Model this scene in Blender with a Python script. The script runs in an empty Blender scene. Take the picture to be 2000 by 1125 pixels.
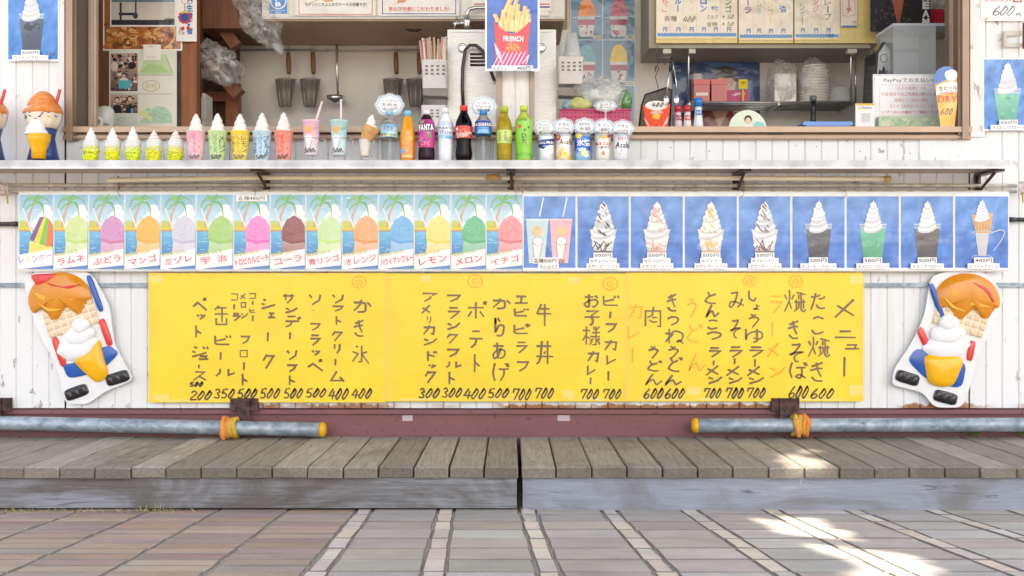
import bpy, math, random
from mathutils import Vector, noise
R = random.Random(7)
scene = bpy.context.scene
COL = scene.collection
rad = math.radians

# ------------------------------------------------------------------ camera, sky, sun, exposure
CAMY, CAMZ = -4.0, 0.728
cd = bpy.data.cameras.new('camera'); cam = bpy.data.objects.new('camera', cd); COL.objects.link(cam)
cam.location = (0, CAMY, CAMZ); cam.rotation_euler = (rad(90), 0, 0)
cd.lens = 36; cd.sensor_width = 36; cd.clip_start = 0.05; cd.clip_end = 500
scene.camera = cam
SUN_EL, SUN_AZ = rad(47), Vector((0.30, -0.954))          # azimuth of the sun as a ground vector
SUNV = Vector((SUN_AZ.x * math.cos(SUN_EL), SUN_AZ.y * math.cos(SUN_EL), math.sin(SUN_EL))).normalized()
w = bpy.data.worlds.new('World'); scene.world = w; w.use_nodes = True
nt = w.node_tree; bg = nt.nodes['Background']
sky = nt.nodes.new('ShaderNodeTexSky'); sky.sky_type = 'NISHITA'; sky.sun_disc = False
sky.sun_elevation = SUN_EL; sky.sun_rotation = math.atan2(SUN_AZ.x, SUN_AZ.y)
sky.air_density = 1.0; sky.dust_density = 3.0; sky.ozone_density = 0.6
nt.links.new(sky.outputs[0], bg.inputs[0]); bg.inputs[1].default_value = 0.15
sl = bpy.data.lights.new('sun', 'SUN'); sun = bpy.data.objects.new('sun', sl); COL.objects.link(sun)
sl.energy = 4.5; sl.angle = rad(0.5); sl.color = (1.0, 0.94, 0.86)
sun.rotation_euler = SUNV.to_track_quat('Z', 'Y').to_euler(); sun.location = SUNV * 30
vs = scene.view_settings
scene.display_settings.display_device = 'sRGB'
vs.view_transform = 'Standard'; vs.look = 'None'; vs.gamma = 1.0; vs.exposure = 1.52
try:
    vs.use_white_balance = True; vs.white_balance_temperature = 6950; vs.white_balance_tint = 12
except Exception: pass
scene.cycles.max_bounces = 10; scene.cycles.transparent_max_bounces = 16
scene.cycles.diffuse_bounces = 5
scene.cycles.sample_clamp_indirect = 6
scene.cycles.use_denoising = True

# ------------------------------------------------------------------ helpers
def S(Y): return (Y - CAMY) / 2000.0                       # metres per photo pixel at depth Y
def P(px, py, Y): s = S(Y); return Vector(((px - 1000) * s, Y, CAMZ - (py - 562.5) * s))
def PX(px, Y): return (px - 1000) * S(Y)
def PZ(py, Y): return CAMZ - (py - 562.5) * S(Y)
def lin(c):
    return tuple(((v / 255.0) / 12.92 if v <= 10 else (((v / 255.0) + .055) / 1.055) ** 2.4) for v in c[:3])
def mixc(a, b, t): return tuple(a[i] + (b[i] - a[i]) * t for i in range(3))
def jc(c, j): d = R.uniform(-j, j); return tuple(max(0, min(255, v + d + R.uniform(-j, j) * .35)) for v in c)
WL = {}
def thing(name, label, cat, loc, group=None):
    o = bpy.data.objects.new(name, None); COL.objects.link(o); o.location = loc; o.empty_display_size = .05
    WL[o.name] = Vector(loc); tagit(o, label, cat, group); return o
def tagit(o, label=None, cat=None, group=None, kind=None):
    if label: o['label'] = label
    if cat: o['category'] = cat
    if group: o['group'] = group
    if kind: o['kind'] = kind
    return o
class MB:
    def __init__(s): s.v = []; s.f = []; s.c = []; s.sm = []
    def face(s, idx, c, smooth=False): s.f.append(tuple(idx)); s.c.append(c); s.sm.append(smooth)
    def poly(s, pts, c, smooth=False):
        n = len(s.v); s.v += [tuple(p) for p in pts]; s.face(range(n, n + len(pts)), c, smooth)
    def box(s, x0, x1, y0, y1, z0, z1, c=(200,)*3, rot=None, piv=None):
        p = [Vector((x, y, z)) for z in (z0, z1) for y in (y0, y1) for x in (x0, x1)]
        if rot is not None:
            q = Vector(piv) if piv else Vector(((x0+x1)/2, (y0+y1)/2, (z0+z1)/2)); p = [rot @ (a - q) + q for a in p]
        n = len(s.v); s.v += [tuple(a) for a in p]
        for f in ((0,2,3,1),(4,5,7,6),(0,1,5,4),(2,6,7,3),(0,4,6,2),(1,3,7,5)): s.face([n+i for i in f], c)
    def lathe(s, cx, cy, z0, prof, n=24, c=(200,)*3, sx=1, sy=1, smooth=True, M=None, wob=None, caps=True):
        b = len(s.v); k = len(prof)
        for (r, z) in prof:
            for i in range(n):
                a = 2 * math.pi * i / n; rr = r * (wob(a, z) if wob else 1)
                p = Vector((rr * math.cos(a) * sx, rr * math.sin(a) * sy, z))
                if M is not None: p = M @ p
                s.v.append((cx + p.x, cy + p.y, z0 + p.z))
        for j in range(k - 1):
            cc = c(j) if callable(c) else c
            for i in range(n):
                i2 = (i + 1) % n; s.face((b+j*n+i, b+j*n+i2, b+(j+1)*n+i2, b+(j+1)*n+i), cc, smooth)
        if caps:
            if prof[0][0] > 1e-5: s.face([b+i for i in range(n)][::-1], c(0) if callable(c) else c)
            if prof[-1][0] > 1e-5: s.face([b+(k-1)*n+i for i in range(n)], c(k-2) if callable(c) else c)
    def tube(s, pts, r, n=8, c=(200,)*3, closed=False, smooth=True):
        pts = [Vector(p) for p in pts]; b = len(s.v); m = len(pts); up = Vector((0, 0, 1)); prev = None
        for i, p in enumerate(pts):
            if closed: t = pts[(i+1) % m] - pts[i-1]
            else: t = pts[min(i+1, m-1)] - pts[max(i-1, 0)]
            t.normalize()
            if prev is None:
                prev = t.cross(up)
                if prev.length < .05: prev = t.cross(Vector((1, 0, 0)))
            u = (prev - t * prev.dot(t)).normalized(); prev = u; v = t.cross(u)
            rr = r(i / max(1, m-1)) if callable(r) else r
            for k in range(n):
                a = 2 * math.pi * k / n; q = p + (u * math.cos(a) + v * math.sin(a)) * rr; s.v.append(tuple(q))
        for i in range(m if closed else m - 1):
            j = (i + 1) % m
            for k in range(n):
                k2 = (k+1) % n; s.face((b+i*n+k, b+i*n+k2, b+j*n+k2, b+j*n+k), c, smooth)
        if not closed:
            s.face([b+k for k in range(n)][::-1], c); s.face([b+(m-1)*n+k for k in range(n)], c)
    def blob(s, cx, cy, cz, rx, ry, rz, c=(200,)*3, n=18, m=10, amp=0, fr=3.0, seed=0, rot=None):
        b = len(s.v)
        for j in range(m + 1):
            th = math.pi * j / m
            for i in range(n):
                a = 2 * math.pi * i / n
                d = Vector((math.sin(th) * math.cos(a), math.sin(th) * math.sin(a), math.cos(th)))
                k = 1 + amp * noise.noise(d * fr + Vector((seed, seed * 1.7, 0))) if amp else 1
                p = Vector((d.x * rx * k, d.y * ry * k, d.z * rz * k))
                if rot is not None: p = rot @ p
                s.v.append((cx + p.x, cy + p.y, cz + p.z))
        for j in range(m):
            for i in range(n):
                i2 = (i+1) % n; s.face((b+j*n+i, b+(j+1)*n+i, b+(j+1)*n+i2, b+j*n+i2), c, True)
    def swirl(s, cx, cy, z0, r0, h, c=(245, 243, 238), turns=4.5, n=28, m=44, rid=.17, lean=(0, 0), taper=.8, c2=None):
        b = len(s.v)
        for j in range(m + 1):
            t = j / m
            Rr = r0 * ((1 - t) ** taper) * (1.0 if t > .03 else .8 + .2 * t / .03)
            for i in range(n):
                a = 2 * math.pi * i / n; ph = (2 * math.pi * turns * (t ** .85) - a) % (2 * math.pi)
                k = 1 - rid + rid * 1.6 * abs(math.sin(ph / 2)) ** .6
                rr = Rr * k
                s.v.append((cx + rr * math.cos(a) + lean[0] * t * t * h, cy + rr * math.sin(a) + lean[1] * t * t * h, z0 + h * t))
        for j in range(m):
            for i in range(n):
                i2 = (i+1) % n; cc = c
                if c2:
                    a = 2 * math.pi * (i + .5) / n; ph = (2 * math.pi * turns * (((j+.5) / m) ** .85) - a) % (2 * math.pi)
                    cc = c2 if ph < 1.1 else c
                s.face((b+j*n+i, b+j*n+i2, b+(j+1)*n+i2, b+(j+1)*n+i), cc, True)
        s.face([b+i for i in range(n)][::-1], c)
    def prism(s, pts, Y, th, c, cs=None):                   # outline in (x,z) metres, front face at Y, thickness th
        n = len(s.v); k = len(pts)
        s.v += [(p[0], Y, p[1]) for p in pts] + [(p[0], Y + th, p[1]) for p in pts]
        s.face(range(n, n+k), c); s.face([n+k+i for i in range(k)][::-1], cs or c)
        for i in range(k):
            j = (i+1) % k; s.face((n+j, n+i, n+k+i, n+k+j), cs or c)
    def pillow(s, pts, Y, d, c, rings=6, flat=.0):          # inflated relief over an outline (x,z); centre bulges d towards the viewer
        k = len(pts); cx = sum(p[0] for p in pts) / k; cz = sum(p[1] for p in pts) / k; b = len(s.v)
        for j in range(rings + 1):
            t = j / rings; sc = 1 - (1 - flat) * t * .98; hh = math.sqrt(max(0, 1 - (1 - t) ** 2))
            s.v += [(cx + (p[0] - cx) * sc, Y - d * hh, cz + (p[1] - cz) * sc) for p in pts]
        for j in range(rings):
            for i in range(k):
                i2 = (i+1) % k; s.face((b+j*k+i, b+j*k+i2, b+(j+1)*k+i2, b+(j+1)*k+i), c, True)
        s.face([b+rings*k+i for i in range(k)], c, True)
    def build(s, name, mat, parent=None, origin=None, fix=True):
        me = bpy.data.meshes.new(name)
        if parent is not None: o0 = WL[parent.name]
        elif origin is not None: o0 = Vector(origin)
        else:
            xs = [v[0] for v in s.v]; ys = [v[1] for v in s.v]; zs = [v[2] for v in s.v]
            o0 = Vector(((min(xs)+max(xs))/2, (min(ys)+max(ys))/2, min(zs)))
        me.from_pydata([(v[0]-o0.x, v[1]-o0.y, v[2]-o0.z) for v in s.v], [], s.f)
        ca = me.color_attributes.new('Col', 'FLOAT_COLOR', 'CORNER'); buf = []; cache = {}
        for f, c in zip(s.f, s.c):
            if isinstance(c, list):
                for q in c: buf += [*lin(q), 1.0]
            else:
                if c not in cache: cache[c] = [*lin(c), 1.0]
                buf += cache[c] * len(f)
        ca.data.foreach_set('color', buf)
        me.polygons.foreach_set('use_smooth', s.sm)
        me.materials.append(mat); me.update()
        o = bpy.data.objects.new(name, me); COL.objects.link(o)
        if parent is not None: o.parent = parent; WL[o.name] = o0.copy()
        else: o.location = o0; WL[o.name] = o0.copy()
        return o
def solo(mb, name, mat, label, cat, group=None, kind=None):
    return tagit(mb.build(name, mat), label, cat, group, kind)

# ------------------------------------------------------------------ materials (all procedural)
def pm(name, color=None, rough=.5, metal=0, trans=0, coat=0, mott=(30, .06), bump=None, spec=.5, ior=1.45, alpha=1, sss=0, aniso=None, sheen=0, stretch=None):
    m = bpy.data.materials.new(name); m.use_nodes = True; n = m.node_tree.nodes; L = m.node_tree.links
    b = n['Principled BSDF']; tc = n.new('ShaderNodeTexCoord'); mp = n.new('ShaderNodeMapping'); L.new(tc.outputs['Object'], mp.inputs[0])
    if stretch: mp.inputs['Scale'].default_value = stretch
    if color is None:
        at = n.new('ShaderNodeAttribute'); at.attribute_name = 'Col'; src = at.outputs['Color']
    else:
        rg = n.new('ShaderNodeRGB'); rg.outputs[0].default_value = (*lin(color), 1); src = rg.outputs[0]
    if mott:
        nz = n.new('ShaderNodeTexNoise'); nz.inputs['Scale'].default_value = mott[0]; nz.inputs['Detail'].default_value = 6; L.new(mp.outputs[0], nz.inputs['Vector'])
        mr = n.new('ShaderNodeMapRange'); mr.inputs[1].default_value = .3; mr.inputs[2].default_value = .7
        mr.inputs[3].default_value = 1 - mott[1] * 1.5; mr.inputs[4].default_value = 1 + mott[1] * .7
        L.new(nz.outputs[0], mr.inputs[0])
        mx = n.new('ShaderNodeVectorMath'); mx.operation = 'SCALE'; L.new(src, mx.inputs[0]); L.new(mr.outputs[0], mx.inputs['Scale']); src = mx.outputs[0]
    L.new(src, b.inputs['Base Color'])
    b.inputs['Roughness'].default_value = rough; b.inputs['Metallic'].default_value = metal
    b.inputs['Transmission Weight'].default_value = trans; b.inputs['Coat Weight'].default_value = coat; b.inputs['Coat Roughness'].default_value = .12
    b.inputs['Specular IOR Level'].default_value = spec; b.inputs['IOR'].default_value = ior; b.inputs['Alpha'].default_value = alpha
    if sss: b.inputs['Subsurface Weight'].default_value = sss; b.inputs['Subsurface Radius'].default_value = (.01, .008, .006)
    if bump:
        nb = n.new('ShaderNodeTexNoise'); nb.inputs['Scale'].default_value = bump[0]; nb.inputs['Detail'].default_value = 3; L.new(mp.outputs[0], nb.inputs['Vector'])
        bp = n.new('ShaderNodeBump'); bp.inputs['Strength'].default_value = bump[1]; bp.inputs['Distance'].default_value = bump[2] if len(bump) > 2 else .01
        L.new(nb.outputs[0], bp.inputs['Height']); L.new(bp.outputs[0], b.inputs['Normal'])
        if coat: L.new(bp.outputs[0], b.inputs['Coat Normal'])
    return m
MT = dict(
    paper=pm('printed paper', rough=.6, mott=(14, .03), bump=(9, .15)),
    lam=pm('laminated print', rough=.36, coat=.7, mott=(16, .06), bump=(6, .55, .02)),
    board=pm('corrugated yellow plastic', rough=.3, coat=.3, mott=(5, .05), bump=(5, .5, .012)),
    paint=pm('painted plastic', rough=.35, mott=(40, .05)),
    gloss=pm('glossy moulded plastic', rough=.22, coat=.3, mott=(20, .04)),
    cream=pm('soft serve cream', rough=.45, mott=(60, .04), sss=.15),
    steel=pm('stainless steel', color=(196, 196, 194), rough=.34, metal=.85, mott=(18, .08), bump=(30, .12), stretch=(1, 1, 9)),
    chrome=pm('chromed metal', color=(215, 215, 215), rough=.2, metal=.9, mott=(40, .05)),
    wire=pm('dark wire', rough=.4, metal=.7),
    alu=pm('brown anodised aluminium', rough=.42, metal=.25, mott=(9, .08), stretch=(1, 1, 1)),
    shelf=pm('weathered aluminium flashing', rough=.5, metal=.3, mott=(14, .2), bump=(40, .08)),
    pet=pm('clear bottle plastic', color=(236, 240, 242), rough=.03, trans=1.0, ior=1.14, mott=None),
    liquid=pm('bottled drink', rough=.08, trans=.75, ior=1.3, mott=None),
    opaque=pm('opaque drink', rough=.12, coat=.5, mott=(30, .03)),
    wood=pm('kitchen timber', rough=.6, mott=(7, .22), bump=(60, .2), stretch=(9, 9, .8)),
    cloth=pm('twine', rough=.9, mott=(200, .2)),
    can=pm('printed can', rough=.3, metal=.35, coat=.3, mott=(30, .04)),
    leaf=pm('leaf', rough=.6, mott=(12, .25)),
    mesh=pm('wire gauze', rough=.5, metal=.2, alpha=.6, mott=(300, .3)),
    plaster=pm('kitchen wall panel', rough=.55, mott=(3, .10), bump=(20, .08)),
)
def bagmat():
    m = bpy.data.materials.new('thin clear plastic bag'); m.use_nodes = True; n = m.node_tree.nodes; L = m.node_tree.links; out = n['Material Output']; n.remove(n['Principled BSDF'])
    tc = n.new('ShaderNodeTexCoord'); nz = n.new('ShaderNodeTexNoise'); nz.inputs['Scale'].default_value = 22; nz.inputs['Detail'].default_value = 3; nz.inputs['Distortion'].default_value = .8
    L.new(tc.outputs['Object'], nz.inputs[0]); bp = n.new('ShaderNodeBump'); bp.inputs['Strength'].default_value = .5; bp.inputs['Distance'].default_value = .02; L.new(nz.outputs[0], bp.inputs['Height'])
    d = n.new('ShaderNodeBsdfDiffuse'); t = n.new('ShaderNodeBsdfTranslucent'); g = n.new('ShaderNodeBsdfGlossy'); tr = n.new('ShaderNodeBsdfTransparent')
    for q in (d, t): q.inputs['Color'].default_value = (.9, .9, .88, 1)
    g.inputs['Roughness'].default_value = .18; L.new(bp.outputs[0], g.inputs['Normal'])
    a = n.new('ShaderNodeMixShader'); a.inputs[0].default_value = .5; L.new(d.outputs[0], a.inputs[1]); L.new(t.outputs[0], a.inputs[2])
    b = n.new('ShaderNodeMixShader'); b.inputs[0].default_value = .22; L.new(a.outputs[0], b.inputs[1]); L.new(g.outputs[0], b.inputs[2])
    mr = n.new('ShaderNodeMapRange'); mr.inputs[1].default_value = .38; mr.inputs[2].default_value = .64; mr.inputs[3].default_value = .12; mr.inputs[4].default_value = .55; L.new(nz.outputs[0], mr.inputs[0])
    c = n.new('ShaderNodeMixShader'); L.new(mr.outputs[0], c.inputs[0]); L.new(tr.outputs[0], c.inputs[1]); L.new(b.outputs[0], c.inputs[2]); L.new(c.outputs[0], out.inputs[0]); return m
MT['bag'] = bagmat()
MT['clear'] = pm('clear acrylic', color=(235, 242, 245), rough=.05, alpha=.28, mott=None)
MT['clearcup'] = pm('clear cup', color=(240, 244, 245), rough=.08, alpha=.35, mott=None)

def mixn(n, L, a, b, f):
    m = n.new('ShaderNodeMix'); m.data_type = 'RGBA'
    for i, v in ((6, a), (7, b)):
        if isinstance(v, tuple): m.inputs[i].default_value = (*lin(v), 1)
        else: L.new(v, m.inputs[i])
    if isinstance(f, (int, float)): m.inputs[0].default_value = f
    else: L.new(f, m.inputs[0])
    return m.outputs[2]
def rng(n, L, src, a, b, c=0., d=1.):
    m = n.new('ShaderNodeMapRange'); L.new(src, m.inputs[0])
    for i, v in enumerate((a, b, c, d)): m.inputs[i+1].default_value = v
    return m.outputs[0]
def nz_(n, L, vec, sc, det=5, scale=None, dist=0, loc=None):
    mp = n.new('ShaderNodeMapping'); L.new(vec, mp.inputs[0])
    if scale: mp.inputs['Scale'].default_value = scale
    if loc: mp.inputs['Location'].default_value = loc
    z = n.new('ShaderNodeTexNoise'); z.inputs['Scale'].default_value = sc; z.inputs['Detail'].default_value = det; z.inputs['Distortion'].default_value = dist
    z.inputs['Roughness'].default_value = .6; L.new(mp.outputs[0], z.inputs[0]); return z.outputs[0]
def mul(n, L, a, b):
    m = n.new('ShaderNodeMath'); m.operation = 'MULTIPLY'
    for i, v in enumerate((a, b)):
        if isinstance(v, (int, float)): m.inputs[i].default_value = v
        else: L.new(v, m.inputs[i])
    return m.outputs[0]
def newm(name):
    m = bpy.data.materials.new(name); m.use_nodes = True; n = m.node_tree.nodes; L = m.node_tree.links
    g = n.new('ShaderNodeNewGeometry'); return m, n, L, n['Principled BSDF'], g.outputs['Position']
def bumpn(n, L, b, h, st, di=.01):
    bp = n.new('ShaderNodeBump'); bp.inputs['Strength'].default_value = st; bp.inputs['Distance'].default_value = di; L.new(h, bp.inputs['Height']); L.new(bp.outputs[0], b.inputs['Normal'])

def siding_mat():
    m, n, L, b, pos = newm('white painted siding')
    base = mixn(n, L, (227, 230, 232), (238, 239, 239), nz_(n, L, pos, 2.2, 4, (1, 1, .3)))
    sx = n.new('ShaderNodeSeparateXYZ'); L.new(pos, sx.inputs[0]); x, z = sx.outputs[0], sx.outputs[2]
    # peeled and scuffed flecks
    fl = rng(n, L, nz_(n, L, pos, 26, 8, (1, 1, .55), .6), .615, .66)
    zone = rng(n, L, nz_(n, L, pos, 1.9, 3, None, 0, (3, 0, 1)), .46, .56)
    c = mixn(n, L, base, (168, 158, 150), mul(n, L, fl, zone))
    st = rng(n, L, nz_(n, L, pos, 9, 5, (1, 1, .12)), .56, .75, 0, .35)
    c = mixn(n, L, c, (196, 190, 180), st)
    # rust creeping up from the bottom edge, only on the strips that rusted
    rn = nz_(n, L, pos, 22, 6, (1, 1, .7))
    zr = n.new('ShaderNodeMath'); zr.operation = 'MULTIPLY_ADD'; L.new(rn, zr.inputs[0]); zr.inputs[1].default_value = -.055; L.new(z, zr.inputs[2])
    rm = rng(n, L, zr.outputs[0], .2505, .2425)
    seg = mul(n, L, rng(n, L, nz_(n, L, pos, 1.3, 2, (1, .01, .01), 0, (.55, 0, 0)), .44, .5), 1.0)
    gate = rng(n, L, x, -1.05, -.95)
    c = mixn(n, L, c, mixn(n, L, (120, 70, 40), (185, 130, 84), nz_(n, L, pos, 60, 4)), mul(n, L, mul(n, L, rm, seg), gate))
    L.new(c, b.inputs['Base Color']); b.inputs['Roughness'].default_value = .45
    bumpn(n, L, b, nz_(n, L, pos, 14, 3), .05); return m
MT['siding'] = siding_mat()
def galv_mat():
    m, n, L, b, pos = newm('galvanised pipe')
    v = n.new('ShaderNodeTexVoronoi'); v.inputs['Scale'].default_value = 55; L.new(pos, v.inputs[0])
    c = mixn(n, L, (122, 138, 152), (176, 188, 198), rng(n, L, nz_(n, L, pos, 24, 7, (.7, 1, 1), .8), .36, .62))
    c = mixn(n, L, c, (120, 134, 148), rng(n, L, v.outputs['Distance'], .5, .9, 0, .4))
    c = mixn(n, L, c, (128, 92, 70), rng(n, L, nz_(n, L, pos, 13, 6), .63, .70, 0, .8))
    L.new(c, b.inputs['Base Color']); b.inputs['Metallic'].default_value = .35; b.inputs['Roughness'].default_value = .5; return m
MT['galv'] = galv_mat()
MT['rail'] = pm('dull rail steel', color=(200, 194, 182), rough=.5, metal=.2, mott=(30, .25))
def beam_mat():
    m, n, L, b, pos = newm('red oxide painted steel')
    c = mixn(n, L, (116, 74, 77), (144, 96, 98), nz_(n, L, pos, 3, 5, (1, 1, 3)))
    c = mixn(n, L, c, (70, 44, 44), rng(n, L, nz_(n, L, pos, 40, 6), .62, .72, 0, .7))
    c = mixn(n, L, c, (160, 118, 110), rng(n, L, nz_(n, L, pos, 70, 4, (.4, 1, 1)), .68, .74, 0, .5))
    L.new(c, b.inputs['Base Color']); b.inputs['Roughness'].default_value = .6; bumpn(n, L, b, nz_(n, L, pos, 60, 4), .12, .004); return m
MT['beam'] = beam_mat()
MT['rust'] = pm('rusty steel', color=(86, 62, 60), rough=.75, mott=(45, .5), bump=(90, .5, .004))
def plank_mat(name, along, dark, light, stain):
    m, n, L, b, pos = newm(name)
    at = n.new('ShaderNodeAttribute'); at.attribute_name = 'Col'
    sc = (34, 2.2, 34) if along == 'Y' else (2.0, 60, 46)
    g = nz_(n, L, pos, 3.2, 8, sc, .5); g2 = nz_(n, L, pos, 9, 6, sc, .3)
    c = mixn(n, L, dark, light, rng(n, L, g, .25, .72))
    c = mixn(n, L, c, stain, rng(n, L, nz_(n, L, pos, 3.6, 6, None, .7), .56, .74, 0, .75))
    c = mixn(n, L, c, (92, 80, 68), rng(n, L, g2, .63, .74, 0, .45))
    if along == 'X':
        c = mixn(n, L, c, (74, 66, 60), rng(n, L, nz_(n, L, pos, 5, 7, (1.0, 1, 11), .6), .62, .69, 0, .7)); c = mixn(n, L, c, stain, rng(n, L, nz_(n, L, pos, 1.9, 7, (1, 1, 2.4), 1.4, (2, 0, 0)), .46, .64, 0, .75))
        v = n.new('ShaderNodeTexVoronoi'); v.inputs['Scale'].default_value = 3.2; mk = n.new('ShaderNodeMapping'); mk.inputs['Scale'].default_value = (1, .01, 2.2); L.new(pos, mk.inputs[0]); L.new(mk.outputs[0], v.inputs[0]); c = mixn(n, L, c, (86, 74, 64), rng(n, L, v.outputs['Distance'], .07, .03, 0, .7))
    else: c = mixn(n, L, c, (90, 78, 66), rng(n, L, nz_(n, L, pos, 5, 7, (14, 1.1, 14), .6), .63, .69, 0, .6))
    vm = n.new('ShaderNodeVectorMath'); vm.operation = 'MULTIPLY'; L.new(c, vm.inputs[0]); L.new(at.outputs['Color'], vm.inputs[1])
    v2 = n.new('ShaderNodeVectorMath'); v2.operation = 'SCALE'; L.new(vm.outputs[0], v2.inputs[0]); v2.inputs['Scale'].default_value = 1.25
    L.new(v2.outputs[0], b.inputs['Base Color']); b.inputs['Roughness'].default_value = .8
    bumpn(n, L, b, g2, .35, .004); return m
MT['deck'] = plank_mat('weathered deck boards', 'Y', (152, 144, 133), (202, 194, 181), (122, 111, 98))
MT['fascia'] = plank_mat('weathered grey painted timber', 'X', (118, 120, 124), (182, 187, 195), (104, 94, 84))
MT['fascia_pale'] = plank_mat('pale grey painted timber', 'X', (146, 151, 160), (172, 178, 188), (130, 126, 122))
def brick_mat():
    m, n, L, b, pos = newm('paving bricks')
    at = n.new('ShaderNodeAttribute'); at.attribute_name = 'Col'
    s1 = rng(n, L, nz_(n, L, pos, 7, 7, (1, 2.2, 1)), .3, .7, .87, 1.1); s2 = rng(n, L, nz_(n, L, pos, 150, 4), .3, .7, .9, 1.06)
    vm = n.new('ShaderNodeVectorMath'); vm.operation = 'SCALE'; L.new(at.outputs['Color'], vm.inputs[0]); L.new(mul(n, L, s1, s2), vm.inputs['Scale'])
    c = mixn(n, L, vm.outputs[0], (96, 92, 92), rng(n, L, nz_(n, L, pos, 2.2, 5), .6, .78, 0, .35))
    L.new(c, b.inputs['Base Color']); b.inputs['Roughness'].default_value = .8; bumpn(n, L, b, nz_(n, L, pos, 160, 4), .25, .003); return m
MT['brick'] = brick_mat()
def sand_mat():
    m, n, L, b, pos = newm('sandy joint fill')
    c = mixn(n, L, (132, 124, 114), (192, 182, 168), rng(n, L, nz_(n, L, pos, 120, 5), .35, .65))
    L.new(c, b.inputs['Base Color']); b.inputs['Roughness'].default_value = .95; bumpn(n, L, b, nz_(n, L, pos, 200, 3), .6, .004); return m
MT['sand'] = sand_mat()

# ------------------------------------------------------------------ lettering and flat print
GC = {}
def glyph(ch, off=0.0):
    k = (ch, off)
    if k in GC: return GC[k]
    cu = bpy.data.curves.new('t', 'FONT'); cu.body = ch; cu.size = 1; cu.offset = off; cu.resolution_u = 3
    o = bpy.data.objects.new('t', cu); COL.objects.link(o)
    dg = bpy.context.evaluated_depsgraph_get(); dg.update()
    me = bpy.data.meshes.new_from_object(o.evaluated_get(dg))
    vv = [(v.co.x, v.co.y) for v in me.vertices]; ff = [tuple(p.vertices) for p in me.polygons]
    bpy.data.meshes.remove(me); bpy.data.objects.remove(o); bpy.data.curves.remove(cu)
    adv = 1.0 if ord(ch) > 0x2000 else ((max(v[0] for v in vv) + .07) if vv else .3)
    GC[k] = (vv, ff, adv); return GC[k]
HAND = {
'ア':"00 90 62;53 55 19",'エ':"11 81;51 48;08 98",'カ':"02 92 89 68;50 43 09",'ク':"30 04;31 91 29",'コ':"00 90 98;09 99",'サ':"02 92;20 26;70 75 39",
'シ':"10 31;04 25;09 95",'ジ':"10 31;04 25;09 85;60 72;80 92",'ス':"10 80 09;45 99",'ソ':"00 23;90 85 29",'ッ':"00 24;40 63;90 75 39",'テ':"20 70;04 94;54 47 19",
'デ':"10 60;04 84;44 37 09;71 83;80 92",'ト':"20 29;24 86",'ド':"10 19;13 75;60 72;80 92",'ニ':"21 71;08 98",'ヒ':"73 05;00 07 18 98",'ビ':"63 05;00 07 18 88;60 72;80 92",
'ピ':"63 05;00 07 18 88;70 80 91 82 71 70",'フ':"00 90 75 29",'ペ':"06 33 99;70 80 81 71 70",'ポ':"03 83;40 49;25 08;65 88;80 90 91 81 80",'ム':"40 08 88;65 99",
'メ':"80 09;13 88",'ュ':"12 72 68;08 98",'ェ':"11 81;41 48;08 98",'ラ':"10 80;03 93 75 29",'リ':"10 15;80 85 49",'ル':"20 25 09;60 68 95",'レ':"00 09 94",
'ロ':"00 90 99 09 00",'ン':"01 33;09 65 90",'・':"33 66",'ー':"50 49",
'か':"~02 42 63 68 49 29;~40 34 08;~72 83 95",'き':"~12 51 80;~04 53 83;~40 54 77;~17 28 49 89",'た':"~02 32 61;~30 24 09;~53 73 92;~46 47 68 98",'こ':"~11 40 81;~07 29 59 88",
'焼':"02 14;42 34;~20 24 09;25 38;51 92;71 75;45 95;54 58;84 88;62 64;~65 67 49;~75 78 89 98",'そ':"~10 40 70 25 05 54 94 55 37 49 69",'ば':"~10 04 06 19;33 83;~63 67 59 38 57 89;70 82;80 92",
'し':"~20 26 48 79 96",'ょ':"~50 54 58 39 18 37 57 89;53 93",'う':"~20 41 60;~03 52 83 75 39",'ゆ':"~00 03 07 14 42 82 95 77 46;~60 64 68 49",'み':"~10 30 50 36 18 07 15 45 97;~83 76 58",
'と':"~20 32 44;~92 34 07 18 49 99",'ん':"~40 24 09 26 45 57 69 96",'つ':"~03 41 82 94 77 39",'ね':"20 29;03 43;~43 26 08;~17 42 72 94 87 68 77 99",'ど':"10 34;~62 24 07 18 49 79;70 82;80 92",
'お':"~02 32 62;~30 35 39 19 07 35 74 96 79 59;~71 82 93",'ら':"~30 41 52;~13 10 17 44 84 87 69 29",'あ':"~02 42 82;~30 35 49;~63 47 19 07 25 64 95 88 59",'げ':"~10 04 06 19;33 93;~63 66 49;70 82;80 92",
'氷':"50 58 38;20 31;03 34 08;83 54;54 99",'牛':"30 04;22 82;04 94;50 59",'丼':"02 82;06 96;~30 27 09;60 69;45 54",'肉':"09 02 92 99 79;50 44 15;45 75;47 26;47 77",
'缶':"30 02;11 81;04 94;51 58;16 19 89 86",'子':"10 80 43;~43 57 49 39;04 94",'様':"02 42;20 29;24 07;25 46;60 62;90 72;53 93;45 95;70 79 59;47 66;57 49;87 99;96 77",
'0':"~60 24 07 29 57 83 71 50 34",'2':"~12 40 82 64 08;09 99",'3':"~11 50 73 44 77 59 08",'4':"50 06 96;72 59",'5':"80 40;~30 14 54 77 49 08",'6':"~70 24 07 29 68 76 45 07",'7':"03 10 90 39"}
def catmull(p, k=4):
    if len(p) < 3: return p
    q = [p[0]] + list(p) + [p[-1]]; out = []
    for i in range(1, len(q) - 2):
        for j in range(k):
            t = j / k; t2 = t*t; t3 = t2*t
            out.append(tuple(.5 * (2*q[i][d] + (q[i+1][d]-q[i-1][d])*t + (2*q[i-1][d]-5*q[i][d]+4*q[i+1][d]-q[i+2][d])*t2 + (3*q[i][d]-q[i-1][d]-3*q[i+1][d]+q[i+2][d])*t3) for d in (0, 1)))
    out.append(p[-1]); return out
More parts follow.
